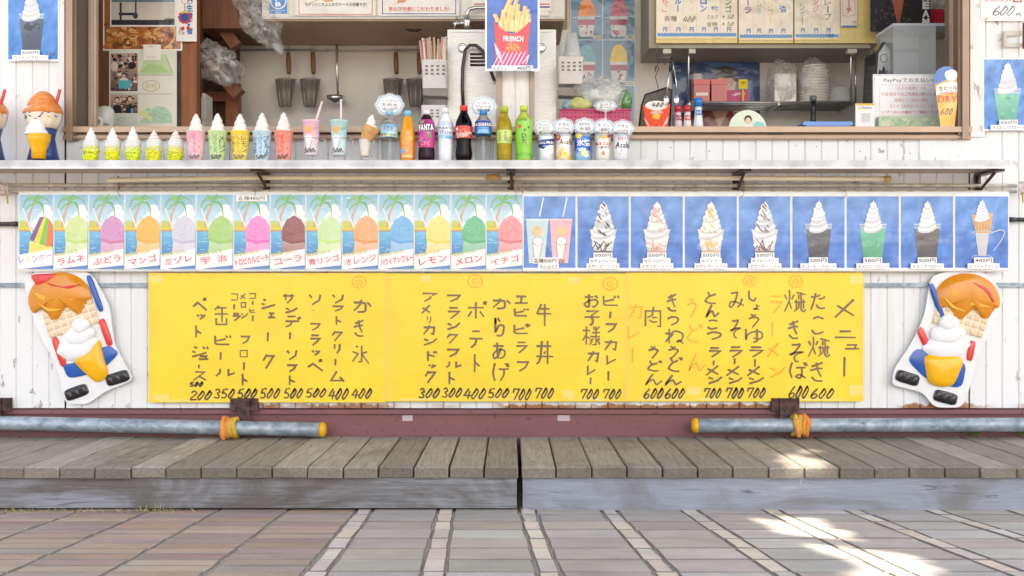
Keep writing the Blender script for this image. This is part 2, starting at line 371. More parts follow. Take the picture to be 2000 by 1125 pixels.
class Art(MB):
    """flat print in photo-pixel units on a sheet whose face stands at depth Y; layers rise towards the viewer"""
    def __init__(s, Y, fn=None, eps=.0004): super().__init__(); s.Y = Y; s.fn = fn; s.eps = eps
    def q(s, x, y, l):
        if s.fn: return s.fn(x, y, l)
        p = P(x, y, s.Y); p.y = s.Y - l; return p
    def lay(s, L): return L * s.eps + R.random() * s.eps * .8
    def po(s, pts, c, L=1):
        l = s.lay(L)
        if s.fn and max(p[0] for p in pts)-min(p[0] for p in pts) > 3.2:      # bend wide prints round the cylinder in narrow strips
            if isinstance(c, list): c = c[0]
            x0, x1 = min(p[0] for p in pts), max(p[0] for p in pts); k = int((x1-x0)/2.6)+1
            for i in range(k):
                q = pts
                for (lim, sg) in ((x0+(x1-x0)*i/k, 1), (x0+(x1-x0)*(i+1)/k, -1)):
                    o = []
                    for j in range(len(q)):
                        a, b = q[j-1], q[j]; ia, ib = (a[0]-lim)*sg >= -1e-9, (b[0]-lim)*sg >= -1e-9
                        if ia != ib: t = (lim-a[0])/(b[0]-a[0]); o.append((lim, a[1]+(b[1]-a[1])*t))
                        if ib: o.append(b)
                    q = o
                    if not q: break
                if len(q) > 2: n = len(s.v); s.v += [tuple(s.q(x, y, l)) for x, y in q]; s.face(range(n, n+len(q)), c)
            return
        n = len(s.v); s.v += [tuple(s.q(x, y, l)) for x, y in pts]; s.face(range(n, n+len(pts)), c if not isinstance(c, list) else list(c))
    def rect(s, x0, y0, x1, y1, c, L=1): s.po([(x0, y1), (x1, y1), (x1, y0), (x0, y0)], c, L)
    def grad(s, x0, y0, x1, y1, ct, cb, L=1): s.po([(x0, y1), (x1, y1), (x1, y0), (x0, y0)], [cb, cb, ct, ct], L)
    def sheet(s, x0, y0, x1, y1, c, th=.0015):
        a = P(x0, y1, s.Y); b = P(x1, y0, s.Y); s.box(a.x, b.x, s.Y, s.Y + th, a.z, b.z, c)
    def ell(s, cx, cy, rx, ry, c, L=1, n=18, jit=0, rot=0):
        pts = []
        for i in range(n):
            a = -2 * math.pi * i / n; k = 1 + R.uniform(-jit, jit); x = rx*k*math.cos(a); y = ry*k*math.sin(a)
            pts.append((cx + x*math.cos(rot) - y*math.sin(rot), cy + x*math.sin(rot) + y*math.cos(rot)))
        s.po(pts, c, L)
    def ring(s, cx, cy, rx, ry, w, c, L=1, n=20): s.stroke([(cx + rx*math.cos(2*math.pi*i/n), cy + ry*math.sin(2*math.pi*i/n)) for i in range(n+1)], w, c, L)
    def stroke(s, pts, w, c, L=1):
        m = len(pts); l = s.lay(L); lf = []; rt = []
        for i in range(m):
            a = pts[max(i-1, 0)]; b = pts[i]; d = pts[min(i+1, m-1)]
            t1 = (b[0]-a[0], b[1]-a[1]); t2 = (d[0]-b[0], d[1]-b[1])
            if i == 0: t1 = t2
            if i == m-1: t2 = t1
            l1 = math.hypot(*t1) or 1; l2 = math.hypot(*t2) or 1
            n1 = (-t1[1]/l1, t1[0]/l1); n2 = (-t2[1]/l2, t2[0]/l2); nx, ny = n1[0]+n2[0], n1[1]+n2[1]; ll = math.hypot(nx, ny)
            if ll < .3: nx, ny, k = n1[0], n1[1], 1
            else: nx /= ll; ny /= ll; k = min(2.0, 1/max(.3, nx*n1[0]+ny*n1[1]))
            ww = w(i/(m-1)) if callable(w) else w
            lf.append((b[0]+nx*ww/2*k, b[1]+ny*ww/2*k)); rt.append((b[0]-nx*ww/2*k, b[1]-ny*ww/2*k))
        n = len(s.v); s.v += [tuple(s.q(x, y, l)) for x, y in lf + rt]
        for i in range(m-1): s.face((n+i, n+i+1, n+m+i+1, n+m+i), c)
    def glyphs(s, items, bbox, c, L, rot=0, shear=0, piv=None):
        l = s.lay(L); x0, y0, x1, y1 = bbox
        for (vv, ff, f) in items:
            n = len(s.v)
            for (x, y) in vv:
                X, Yp = f(x, y)
                if shear: X += shear * (y1 - Yp)
                if rot:
                    px_, py_ = piv or ((x0+x1)/2, (y0+y1)/2); dx, dy = X-px_, Yp-py_
                    X, Yp = px_+dx*math.cos(rot)-dy*math.sin(rot), py_+dx*math.sin(rot)+dy*math.cos(rot)
                s.v.append(tuple(s.q(X, Yp, l)))
            for fc in ff: s.face([n+i for i in fc], c)
    def text(s, t, x0, y0, x1, y1, c, b=0.0, L=6, rot=0, shear=0):
        g = []; pen = 0; mnx = 1e9; mxx = -1e9; mny = 1e9; mxy = -1e9
        for ch in t:
            if ch == ' ': pen += .4; continue
            vv, ff, adv = glyph(ch, b)
            for (x, y) in vv: mnx = min(mnx, x+pen); mxx = max(mxx, x+pen); mny = min(mny, y); mxy = max(mxy, y)
            g.append((vv, ff, pen)); pen += adv
        sx = (x1-x0)/(mxx-mnx); sy = (y1-y0)/(mxy-mny)
        s.glyphs([(vv, ff, (lambda x, y, p=p: (x0+(x+p-mnx)*sx, y1-(y-mny)*sy))) for vv, ff, p in g], (x0, y0, x1, y1), c, L, rot, shear)
    def vtext(s, t, x0, y0, x1, y1, c, b=0.0, L=6):
        h = (y1-y0)/len(t)
        for i, ch in enumerate(t):
            ya = y0+i*h+h*.05; yb = y0+(i+1)*h-h*.05
            if ch == 'ー': s.rect((x0+x1)/2-(x1-x0)*.08, ya, (x0+x1)/2+(x1-x0)*.08, yb, c, L)
            elif ch != ' ': s.text(ch, x0, ya, x1, yb, c, b, L)
    def hand(s, ch, x0, y0, x1, y1, c, w, L=3, jit=.25, shear=0):
        for st in HAND[ch].split(';'):
            sm = st[0] == '~'; pts = [(int(p[0])/9, int(p[1])/9) for p in st.strip('~').split()]
            if sm: pts = catmull(pts)
            j = (x1-x0)*.02
            q = [(x0+x*(x1-x0)+R.uniform(-jit, jit)*.6 + shear*(1-y)*(y1-y0), y0+y*(y1-y0)+R.uniform(-jit, jit)*.6) for x, y in pts]
            k = R.uniform(.85, 1.12); s.stroke(q, lambda t, k=k: w*k*(1.06-.25*t), c, L)
    def scrib(s, x0, y0, x1, y1, c, n, w=.7, L=6):          # small hand lettering too small to read: short pen marks
        cw = (x1-x0)/n
        for i in range(n):
            for k in range(3):
                a = (x0+i*cw+R.random()*cw*.8, y0+R.random()*(y1-y0)); b = (x0+i*cw+R.random()*cw*.9, y0+R.random()*(y1-y0)); s.stroke([a, b], w, c, L)
# ------------------------------------------------------------------ ground and paving (structure)
def gz(Y):
    if Y > -.66: return 0.0
    if Y < -6: return 0.078*5.34
    return 0.078*(-.66 - Y)
g = MB()
ys = [70, 3, -.66, -6, -70]
for a, b in zip(ys, ys[1:]): g.poly([(-70, b, gz(b)-.0005), (70, b, gz(b)-.0005), (70, a, gz(a)-.0005), (-70, a, gz(a)-.0005)], (150, 140, 128))
tagit(g.build('ground', MT['sand'], origin=(0, 0, 0)), kind='structure')
pv = MB(); SK = .035
def brick(x0, x1, y0, y1, c):
    tz = R.uniform(-.0012, .0012); j = lambda: R.uniform(-.003, .003); b = R.uniform(.003, .006)
    def pt(x, y, dz): return (x - SK*(y+.676), y, gz(y) + .0035 + dz + tz)
    A = [(x0+j(), y0+j()), (x1+j(), y0+j()), (x1+j(), y1+j()), (x0+j(), y1+j())]
    top = [pt(x + (b if i in (0, 3) else -b), y + (b if i < 2 else -b), .0) for i, (x, y) in enumerate(A)]
    bot = [pt(x, y, -.005) for x, y in A]
    n = len(pv.v); pv.v += bot + top; pv.face((n+4, n+5, n+6, n+7), c)
    for i in range(4): pv.face((n+i, n+(i+1) % 4, n+4+(i+1) % 4, n+4+i), (140, 130, 122))
row = .153; yb = -.60
while yb > -3.3:
    for k in range(0, 14):
        x0 = -.505 + k*.264
        brick(x0+.002, x0+.0512, yb-row+.0025, yb-.0025, jc(R.choice([(230, 216, 198), (222, 210, 198), (234, 218, 196)]), 9))
        brick(x0+.0548, x0+.262, yb-row+.003, yb-.003, jc(R.choice([(200, 191, 180), (190, 181, 170), (206, 198, 188), (194, 184, 173)]), 9))
    for k in range(1, 16):
        x1 = -.505 - (k-1)*.224
        for h in (0, 1):
            brick(x1-.2205, x1-.003, yb-(h+1)*row/2+.002, yb-h*row/2-.002, jc(R.choice([(192, 164, 144), (184, 162, 150), (196, 172, 150), (176, 152, 142)]), 10))
    yb -= row
tagit(pv.build('pavement', MT['brick'], origin=(0, -.7, 0)), kind='structure')

# ------------------------------------------------------------------ kiosk
WX0, WX1, WZ0, WTOP, ROOF = PX(128, 0), PX(1892, 0), PZ(271, 0), 2.62, 2.95
IX = 2.25; BY = 1.03
kiosk = thing('food_kiosk', 'white corrugated metal food kiosk with a wide serving window and brown window frame', 'kiosk', (0, 0, 0))
sd = MB(); pitch = .0642; zb = PZ(797, 0); x = -2.9
cols = []
while x < 2.9: cols.append((x, x+pitch)); x += pitch
Wc = (240, 240, 238)
def scol(a, b, z0, z1, lft=True, rgt=True):
    g_ = .0035; d = .006
    xs = [(a, d if lft else 0), (a+g_, 0), (b-g_, 0), (b, d if rgt else 0)]
    n = len(sd.v)
    for (xx, yy) in xs: sd.v += [(xx, yy, z0), (xx, yy, z1)]
    for i in range(3): sd.face((n+2*i, n+2*i+2, n+2*i+3, n+2*i+1), Wc)
for a, b in cols:
    if b <= WX0 or a >= WX1: scol(a, b, zb, ROOF)
    elif a < WX0: scol(a, WX0, zb, ROOF, True, False); scol(WX0, b, zb, WZ0, False, True)
    elif b > WX1: scol(a, WX1, zb, WZ0, True, False); scol(WX1, b, zb, ROOF, False, True)
    else: scol(a, b, zb, WZ0)
sd.box(WX0, WX1, 0, .05, WTOP, ROOF, Wc)
sd.box(-2.9, 2.9, .012, .03, zb+.001, WZ0-.02, Wc)
o = sd.build('siding', MT['siding'], kiosk)
for q in ((1893, 1921, -.010, 268, 0), (117, 127.5, -.010, 275, 0), (1795, 1946, -.006, 322, 270)):
    tr = MB(); tr.box(PX(q[0], 0), PX(q[1], 0), q[2], .004, PZ(q[3], 0), PZ(q[4], 0) if q[4] else ROOF-.02, (238, 237, 234)); tr.build('trim_panel', MT['siding'], kiosk)
st = MB(); st.box(-2.9, 2.9, -.012, .004, PZ(561, 0), PZ(552.5, 0), (150, 150, 150)); st.build('trim_strip', MT['galv'], kiosk)
# shell
sh = MB(); wc = (234, 230, 223)
sh.box(-IX, IX, BY, BY+.05, .3, ROOF, wc)
sh.box(-IX-.05, -IX, .04, BY+.05, .3, ROOF-.01, wc); sh.box(IX, IX+.05, .04, BY+.05, .3, ROOF-.01, wc)
sh.build('inner_wall', MT['plaster'], kiosk)
rf = MB(); rf.box(-3, 3, -.1, 1.2, ROOF+.002, ROOF+.08, (230, 228, 222)); rf.build('roof', MT['paint'], kiosk)
fl = MB(); fl.box(-IX+.01, IX-.01, .05, BY-.01, .28, .31, (150, 148, 142)); fl.build('kitchen_floor', MT['plaster'], kiosk)
ctr = MB(); ctr.box(-IX+.01, IX-.01, .06, .42, .31, 1.36, (206, 204, 200)); ctr.build('inner_counter', MT['plaster'], kiosk)
# back wall: steel splash panel under a brown strip, with the hanging rail
sp = MB(); sp.box(PX(466, BY), PX(872, BY), BY-.012, BY-.001, 1.2, PZ(89, BY), (216, 212, 205)); sp.build('splash_panel', MT['plaster'], kiosk)
bs = MB(); bs.box(PX(440, BY), PX(1108, BY), BY-.010, BY-.001, PZ(88.5, BY), ROOF-.02, (176, 148, 122)); bs.build('brown_wall_panel', MT['plaster'], kiosk)
hr = MB(); hr.tube([P(464, 97, BY-.05), P(880, 97, BY-.05)], .004, 8, (150, 145, 138))
for px in (470, 640, 860): hr.box(PX(px, BY)-.004, PX(px, BY)+.004, BY-.05, BY-.01, PZ(99, BY-.03), PZ(95, BY-.03))
hr.build('hanging_rail', MT['steel'], kiosk)
# window frame
AC, AC2, AC3 = (190, 164, 142), (168, 142, 122), (120, 100, 84)
wf = MB()
wf.box(WX0, WX1, -.030, .10, PZ(258, -.03), PZ(247, -.03), AC)
wf.box(WX0, WX1, -.008, .10, PZ(263, -.008), PZ(258.4, -.03)-.0006, AC3)
wf.box(WX0, WX1, -.022, .10, PZ(272, -.022), PZ(263.4, -.022), AC2)
wf.box(WX0+.001, WX1-.001, -.026, .02, PZ(269, -.026), PZ(266.5, -.026), AC)
for (a, b, y) in ((128, 141, -.034), (141.4, 149, -.024)): wf.box(PX(a, y), PX(b, y), y, .1, PZ(274, y), WTOP-.002, AC2 if a < 130 else AC3)
for (a, b, y) in ((1880, 1893, -.034), (1871.5, 1879.6, -.024)): wf.box(PX(a, y), PX(b, y), y, .1, PZ(271, y), WTOP-.002, AC2 if a > 1879 else AC3)
wf.box(WX0, WX1, -.03, .1, WTOP-.06, WTOP-.001, AC)
wfo = wf.build('window_frame', MT['alu'], kiosk)
def sash(a, b, y, c): 
    s = MB(); s.box(PX(a, y), PX(b, y), y, y+.025, PZ(246, y)+.0, WTOP-.07, c); s.box(PX(a, y)+.012, PX(b, y)-.012, y-.004, y, PZ(246, y), WTOP-.071, tuple(v*.86 for v in c)); return s.build('sash_stile', MT['alu'], kiosk)
sash(151, 158, .02, AC); sash(178, 187, .05, AC); sash(1859, 1871, .02, AC)
mul_ = MB(); mul_.box(PX(981, .03), PX(1034, .03), .03, .07, 1.36, WTOP-.07, (236, 234, 228))
mul_.box(PX(1007, .03)-.002, PX(1007, .03)+.002, .027, .0298, 1.36, WTOP-.071, (214, 212, 206)); mul_.build('mullion', MT['paint'], kiosk)
for a, b in ((969, 980.6), (1034.4, 1044)):
    s = MB(); s.box(PX(a, .03), PX(b, .03), .02, .075, 1.36, WTOP-.07, (172, 150, 138)); s.build('sash_stile', MT['alu'], kiosk)
for a, b in ((1452, 1468), (1500, 1530), (1768, 1798)):
    s = MB(); s.box(PX(a, -.012), PX(b, -.012), -.016, -.0085, PZ(262.5, -.012), PZ(257.6, -.012), (52, 46, 42)); s.build('sash_latch', MT['paint'], wfo)
for k in range(16):
    s = MB(); q = P(R.choice([R.uniform(1260, 1790), R.uniform(150, 960)]), R.uniform(282, 306), 0); s.lathe(q.x, -.0003, q.z, [(.0024, 0), (.002, .001), (0, .0013)], 8, (92, 86, 80), M=__import__('mathutils').Matrix.Rotation(rad(90), 3, 'X')); s.build('screw', MT['paint'], kiosk)
# chassis under the wall
bm = MB(); bm.box(-2.95, 2.95, .012, .08, 0.0, zb-.004, (140,)*3); bm.box(-2.95, 2.95, -.006, .0115, zb-.022, zb-.006, (150,)*3); bm.box(-2.95, 2.95, -.03, .0115, -.01, .03, (140,)*3)
bm.build('chassis_beam', MT['beam'], kiosk)
def clamp(px):
    c = MB(); a = PX(px, -.02)
    c.box(a-.054, a+.054, -.030, -.0065, PZ(803, -.03), PZ(778, -.03)); c.box(a-.024, a+.024, -.040, -.0305, PZ(826, -.02), PZ(777, -.02))
    c.tube([(a, -.045, PZ(800, -.02)), (a, -.0402, PZ(800, -.02))], .007, 8); return c.build('steel_bracket', MT['rust'], kiosk)
clamp(478); clamp(1533); clamp(-6)
for px, wd in ((796, 20), (1101, 24)):
    t = MB(); t.box(PX(px, .012)-wd*.001, PX(px, .012)+wd*.001, .0105, .0118, PZ(822, .012), PZ(811, .012), (196, 180, 186)); t.build('tape_scrap', MT['paper'], kiosk)
hg = MB(); y = -.03
hg.box(PX(1966, y), PX(1998, y), -.02, -.0101, PZ(68, y), PZ(59, y), (206, 200, 188)); hg.box(PX(1963, y), PX(1969, y), -.022, -.0101, PZ(90, y), PZ(60, y), (200, 192, 180)); hg.box(PX(1969.3, y), PX(2004, y), -.02, -.0101, PZ(90, y), PZ(83, y), (206, 200, 188)); hg.tube([P(2000, 45, -.035), P(2000, 95, -.035)], .006, 8, (110, 70, 50))
hg.build('hinge', MT['paint'], kiosk)

# ------------------------------------------------------------------ decks
def deck(x0, x1, label, seed, tint):
    t = thing('wooden_step', label, 'wooden step', ((x0+x1)/2, -.33, 0)); d = MB(); x = x0; p = .1145
    while x < x1 - .02:
        b = min(x+p, x1); gp = R.uniform(.0035, .008); gq = R.uniform(-24, 18); c = (206+gq, 204+gq*1.02, 200+gq*1.05); z = .148+R.uniform(-.0015, .0015); yf = -.690+R.uniform(-.006, .006); r = .004
        a_, b_ = x+gp/2, b-gp/2; tilt = R.uniform(-.001, .001); sk = R.uniform(-.002, .002)
        pr = [(a_, z-.036), (b_, z-.036), (b_, z-r+tilt), (b_-r, z+tilt), (a_+r, z-tilt), (a_, z-r-tilt)]
        n = len(d.v)
        for yy in (yf, yf+.006, -.008): 
            ins = .0025 if yy == yf else 0
            d.v += [(px+sk*(yy+.6)/.6 + (ins if px < (a_+b_)/2 else -ins), yy, pz - (ins if pz > z-.02 else -ins)) for px, pz in pr]
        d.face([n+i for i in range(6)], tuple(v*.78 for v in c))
        for k in (0, 1):
            for i in range(6): d.face((n+k*6+(i+1) % 6, n+k*6+i, n+(k+1)*6+i, n+(k+1)*6+(i+1) % 6), c)
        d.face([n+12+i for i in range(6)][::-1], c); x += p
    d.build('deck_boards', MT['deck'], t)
    f = MB(); z0 = .004 if seed else .012
    f.box(x0+.006, x1-.006, -.668, -.628, z0, .1105, tint); f.box(x0+.02, x1-.02, -.16, -.12, .006, .1105, tint)
    for k in range(5): a = x0+.1+k*(x1-x0-.2)/4; f.box(a-.02, a+.02, -.626, -.165, .03, .1105, tint)
    f.build('fascia_board', MT['fascia_pale' if seed else 'fascia'], t)
    if not seed: s = MB(); s.box(x0+.02, x1-.02, -.645, -.60, .001, .0118, (70, 66, 62)); s.build('gap_shade_strip', MT['fascia'], t)  # dark strip standing in for the shaded gap below the left fascia
    return t
xm = PX(1015, -.69)
deck(xm-.1145*24, xm-.003, 'left wooden step with darker blotchy grey front board', 0, (206, 206, 206))
deck(xm+.004, xm+.1145*24, 'right wooden step with paler blue-grey front board and sun patches', 1, (214, 216, 220))

# ------------------------------------------------------------------ guard pipes in front of the chassis
def gpipe(xa, za, xb, zbb, cap, wrapx, label):
    t = thing('guard_pipe', label, 'steel pipe', (xb, -.06, .15), 'galvanised pipes at the foot of the kiosk wall')
    m = MB(); A, B = Vector((xa, -.06, za)), Vector((xb, -.06, zbb)); m.tube([A + (B-A)*k/12 for k in range(13)], .0275, 20); m.build('pipe', MT['galv'], t)
    c = MB(); d = (B-A).normalized(); c.tube([B-d*.004, B+d*.006, B+d*.014, B+d*.019], lambda u: .0295*(1-u**3*.55), 16, (238, 178, 30)); c.build('end_cap', MT['paint'], t)
    f = (wrapx-xa)/(xb-xa); W_ = A+(B-A)*f; wv = MB()
    for k in range(4):
        u = W_ + d*(-.022+.0145*k)
        pts = [u + Vector((.004*math.sin(3*a+k), .034*math.cos(a)*(1+.06*math.sin(5*a+k)), .036*math.sin(a)*(1+.12*math.sin(2*a+k)))) for a in [2*math.pi*i/22 for i in range(22)]]
        wv.tube(pts, .0095, 6, (236, 150, 72) if k < 2 else (214, 178, 70), closed=True)
    wv.tube([W_+Vector((-.022, -.028, .03)), W_+Vector((-.02, -.036, 0)), W_+Vector((-.015, -.04, -.04))], .009, 6, (240, 160, 90))
    wv.build('rope_wrap', MT['cloth'], t)
gpipe(-2.6, PZ(830, -.06)+.02, PX(628, -.06), PZ(839, -.06), 1, PX(450, -.06), 'left galvanised pipe ending in a yellow cap, tied with orange rope')
gpipe(2.6, PZ(829, -.06), PX(1360, -.06), PZ(831, -.06), 1, PX(1562, -.06), 'right galvanised pipe with rust flecks, yellow cap and orange rope tie')

# ------------------------------------------------------------------ counter shelf
YF, YBk = -.235, -.02
ZS, ZSB = PZ(313.5, YF), PZ(328, YF)
shelf = thing('counter_shelf', 'long pale aluminium counter shelf under the window holding the drink samples', 'shelf', (0, -.15, ZSB))
s = MB(); xr = PX(1972, YF); s.box(-2.8, xr, YF+.002, YBk, ZS-.012, ZS, (204, 206, 210)); s.build('top_board', MT['shelf'], shelf)
s = MB(); s.box(-2.8, xr, YF-.003, YF+.0015, ZSB, ZS+.001, (204, 206, 210)); s.box(-2.8, xr, YF-.005, YF-.0032, ZSB-.003, ZSB+.004, (230, 232, 236)); s.build('front_edge', MT['shelf'], shelf)
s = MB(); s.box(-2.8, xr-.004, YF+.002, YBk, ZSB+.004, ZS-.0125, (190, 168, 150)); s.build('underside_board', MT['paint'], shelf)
for px in (510, 998, 1447, 1930):
    b = MB(); a = PX(px, -.1); b.box(a-.012, a+.012, -.014, -.0065, PZ(373, -.01), ZSB+.003, (74, 60, 52)); b.box(a-.016, a+.016, -.2, -.0145, ZSB-.008, ZSB+.0035, (80, 64, 56))
    b.prism([(a-.004, ZSB-.008), (a+.004, ZSB-.008), (a+.004, ZSB-.07), (a-.004, ZSB-.07)], -.03, .015, (78, 62, 54))
    b.tube([(a, -.15, ZSB-.01), (a+.004, -.06, ZSB-.045), (a, -.016, ZSB-.075)], .006, 6, (70, 58, 50)); b.build('shelf_bracket', MT['paint'], shelf)

# rails and pole below the shelf
def rail(y, py0, py1, r, label, x0=-2.5, x1=None):
    m = MB(); x1 = x1 or PX(1985, y); m.tube([Vector((x0+(x1-x0)*k/14, y, PZ(py0+(py1-py0)*k/14, y)+.0008*math.sin(k*1.7))) for k in range(15)], r, 12, (170,)*3)
    return solo(m, 'steel_rail', MT['rail'], label, 'rail', 'steel rails under the shelf')
rail(-.033, 361.5, 362.5, .0075, 'upper grey steel rail running along the wall under the shelf')
rail(-.036, 373.5, 374, .0062, 'lower thin steel rail from which the poster row hangs')
pole = thing('cream_pole', 'long cream plastic pole with brown couplings lying on the rails under the shelf', 'pole', (0, -.085, PZ(348, -.085)))
m = MB(); m.tube([P(212, 352, -.085), P(500, 347, -.085), P(948, 347, -.085)], .0095, 12, (244, 230, 200)); m.tube([P(980, 347.5, -.085), P(1300, 347, -.085), P(1728, 349.5, -.085)], .0095, 12, (244, 232, 206)); m.build('pole_tube', MT['gloss'], pole)
for a, b, yy in ((951, 977, 346.5), (1727, 1739, 349.6)):
    m = MB(); m.tube([P(a, yy, -.085), P(b, yy, -.085)], .0125, 12, (206, 164, 104)); m.build('coupling', MT['gloss'], pole)
def tie(px, py0, py1, label, n=3, c=(196, 168, 140), spread=4):
    m = MB()
    for k in range(n):
        a = px+R.uniform(-spread, spread); y0 = -.066
        m.tube([P(a-1, py0-2, -.05), P(a, py0, y0), P(a+R.uniform(-2, 2), (py0+py1)/2, y0), P(a+R.uniform(-2, 2), py1, y0+.01), P(a+1, py1+3, -.04)], .0013, 5, c)
    m.tube([P(px, py1, -.066), P(px+R.uniform(-6, 6), py1+8, -.068), P(px+R.uniform(-8, 8), py1+16, -.064)], .0012, 5, c)
    return solo(m, 'twine_tie', MT['cloth'], label, 'twine', 'twine ties on the rails')
tie(231, 346, 367, 'brown twine tie near the left end of the cream pole', 3, (150, 104, 80), 2)
tie(497, 340, 372, 'twine tied at the shelf bracket above the poster with the price tag'); tie(1012, 345, 372, 'loose pale twine bow beside the middle shelf bracket', 5, (206, 186, 150), 9)
tie(1448, 342, 370, 'brown twine round the bracket above the mango sundae poster', 4, (140, 100, 76)); tie(1650, 346, 372, 'thin twine tie near the right end of the cream pole', 2, (190, 150, 120), 1.5)
def yarn(px, py, label, tail):
    m = MB()
    for k in range(7):
        a0 = R.uniform(0, 6.28); pts = []
        for i in range(14):
            a = a0+2*math.pi*i/13; q = P(px+R.uniform(-2, 2)+k*2-6+4*math.sin(a), py+15*math.cos(a)*.8+R.uniform(-1, 1), -.036); q.y += -.022*abs(math.sin(a))-.008; pts.append(q)
        m.tube(pts, .0022, 5, R.choice([(226, 212, 206), (214, 196, 196), (232, 222, 210)]))
    m.tube([P(px, py+8, -.06), P(px+2, py+18, -.062), P(px+tail, py+28, -.06)], .003, 5, (216, 180, 90))
    return solo(m, 'yarn_knot', MT['cloth'], label, 'yarn', 'yarn knots at the rail ends')
yarn(12, 370, 'pale yarn knot at the left end of the rails with a yellow tail', 3); yarn(1996, 368, 'pale pink yarn knot at the right end of the rails', 2)
for a, b, yy, lb in ((-40, 35, 437.5, 'short black rod sticking out left of the poster row'), (1970, 2040, 429, 'short black rod sticking out right of the poster row')):
    m = MB(); m.tube([P(a, yy, -.02), P((a+b)/2, yy, -.02), P(b, yy, -.02)], .0085, 10, (52, 50, 52)); m.tube([P(b-12 if a < 0 else a+2, yy, -.02), P(b-2 if a < 0 else a+14, yy, -.02)], .0098, 10, (60, 58, 60)); solo(m, 'black_rod', MT['gloss'], lb, 'rod')

# ------------------------------------------------------------------ plants at the foot
def weed(px, lab, n, sz, y=-.018):
    t = thing('weed', lab, 'weed', (PX(px, y), y, .14)); m = MB(); x = PX(px, y)
    for k in range(n):
        a = R.uniform(0, 6.28); l = sz*R.uniform(.5, 1); tip = Vector((x+math.cos(a)*l*1.1, y-abs(math.sin(a))*l*.5, .15+l*R.uniform(.3, 1)))
        m.tube([(x, y, .13), ((x+tip.x)/2, y-.002, .15+l*.4), tuple(tip)], .0008, 4, (92, 120, 50))
        for q in range(3):
            d = Vector((R.uniform(-1, 1), R.uniform(-1, .2), R.uniform(-.3, .6))).normalized()*sz*.32; e = d.cross(Vector((0, 1, .3))).normalized()*sz*.17
            m.poly([tip, tip+d*.5+e, tip+d, tip+d*.5-e], jc((92, 140, 48), 16))
    m.build('leaves', MT['leaf'], t)
weed(1892, 'small bright green weed behind the right step under the pipe', 9, .034); weed(1985, 'weed at the far right end behind the step', 8, .03); weed(1954, 'tiny weed sprouting between the two larger weeds', 5, .014)
gm = MB()
for k in range(240):
    px = R.choice([R.uniform(0, 380), R.gauss(300, 40), R.gauss(130, 40), R.gauss(40, 20)]); y = -.69-R.random()*.025; x = PX(px, y); h = R.uniform(.004, .03)*(1.7 if 260 < px < 330 and R.random() < .3 else .8)
    d = R.uniform(-.02, .02); c = jc(R.choice([(190, 172, 120), (206, 190, 142), (150, 160, 84), (120, 146, 66)]), 14)
    gm.poly([(x-.0008, y, 0), (x+.0008, y, 0), (x+d*.6+.0006, y-.004, h*.7), (x+d, y-.008, h)], c)
solo(gm, 'dry_grass', MT['leaf'], 'sparse dry grass along the foot of the left step', 'grass', None, 'stuff')

# ------------------------------------------------------------------ unseen tree added to shade the kiosk, crown gaps cut for the sun patches
def gp(px, py):                                             # photo pixel on the sloping paving
    sl = .078; k = (py-562.5)/2000.; z0 = CAMZ - (.078*(-.66-CAMY))   # height of camera above the ground line below it
    d = z0/(k - sl) if False else (CAMZ-gz(CAMY))/(k-.078); return ((px-1000)/2000*d, CAMY+d)
def dp(px, py): d = (CAMZ-.148)/((py-562.5)/2000.); return ((px-1000)/2000*d, CAMY+d)
patches = [([gp(*p) for p in ((1472, 1013), (1528, 1013), (1660, 1062), (1720, 1090), (1700, 1110), (1620, 1085), (1530, 1045))], 0.03),
           ([gp(*p) for p in ((1525, 1014), (1600, 1015), (1616, 1024), (1605, 1042), (1560, 1030))], .03), ([gp(*p) for p in ((1600, 1045), (1650, 1040), (1680, 1058), (1800, 1095), (1810, 1120), (1740, 1122), (1650, 1080))], .05),
           ([gp(*p) for p in ((1680, 1112), (1800, 1108), (1860, 1150), (1740, 1150))], .06),
           ([dp(*p) for p in ((1510, 895), (1605, 895), (1616, 914), (1545, 915))], .148), ([dp(*p) for p in ((1565, 879), (1600, 879), (1605, 886), (1575, 886))], .148), ([dp(*p) for p in ((1528, 887), (1556, 886), (1556, 891), (1530, 891))], .148)]
def inpoly(x, y, pg):
    r = False
    for i in range(len(pg)):
        (x1, y1), (x2, y2) = pg[i-1], pg[i]
        if (y1 > y) != (y2 > y) and x < (x2-x1)*(y-y1)/(y2-y1)+x1: r = not r
    return r
def near(x, y, pg, m):
    if inpoly(x, y, pg): return True
    for i in range(len(pg)):
        (x1, y1), (x2, y2) = pg[i-1], pg[i]; dx, dy = x2-x1, y2-y1; t = max(0, min(1, ((x-x1)*dx+(y-y1)*dy)/(dx*dx+dy*dy+1e-9)))
        if math.hypot(x-x1-t*dx, y-y1-t*dy) < m: return True
    return False
tree = thing('unseen_shade_tree', 'unseen leafy tree added behind the viewpoint to shade the kiosk', 'tree', (5.2, -7.2, gz(-7.2)))
tk = MB(); zt = gz(-7.2)
tk.tube([(5.2, -7.2, zt-.1), (5.15, -7.1, 1.6), (4.9, -6.8, 3.0), (4.2, -6.2, 4.3)], lambda u: .22*(1-.55*u), 12, (96, 82, 68))
for e in ((-.5, -4.5, 5.3), (1.5, -3.2, 5.4), (3.4, -3.4, 5.2), (.6, -6.6, 5.4), (-1.8, -5.6, 5.2), (3.2, -6.6, 5.6)):
    tk.tube([(4.5, -6.4, 3.9), ((4.5+e[0])/2, (-6.4+e[1])/2, 4.9), e], lambda u: .09*(1-.8*u), 8, (96, 82, 68))
tk.build('trunk', MT['wood'], tree)
cr = MB()
def lit(p, m):
    for pg, z in patches:
        t = (p.z-z)/SUNV.z; q = p-SUNV*t
        if near(q.x, q.y, pg, m): return True
    return False
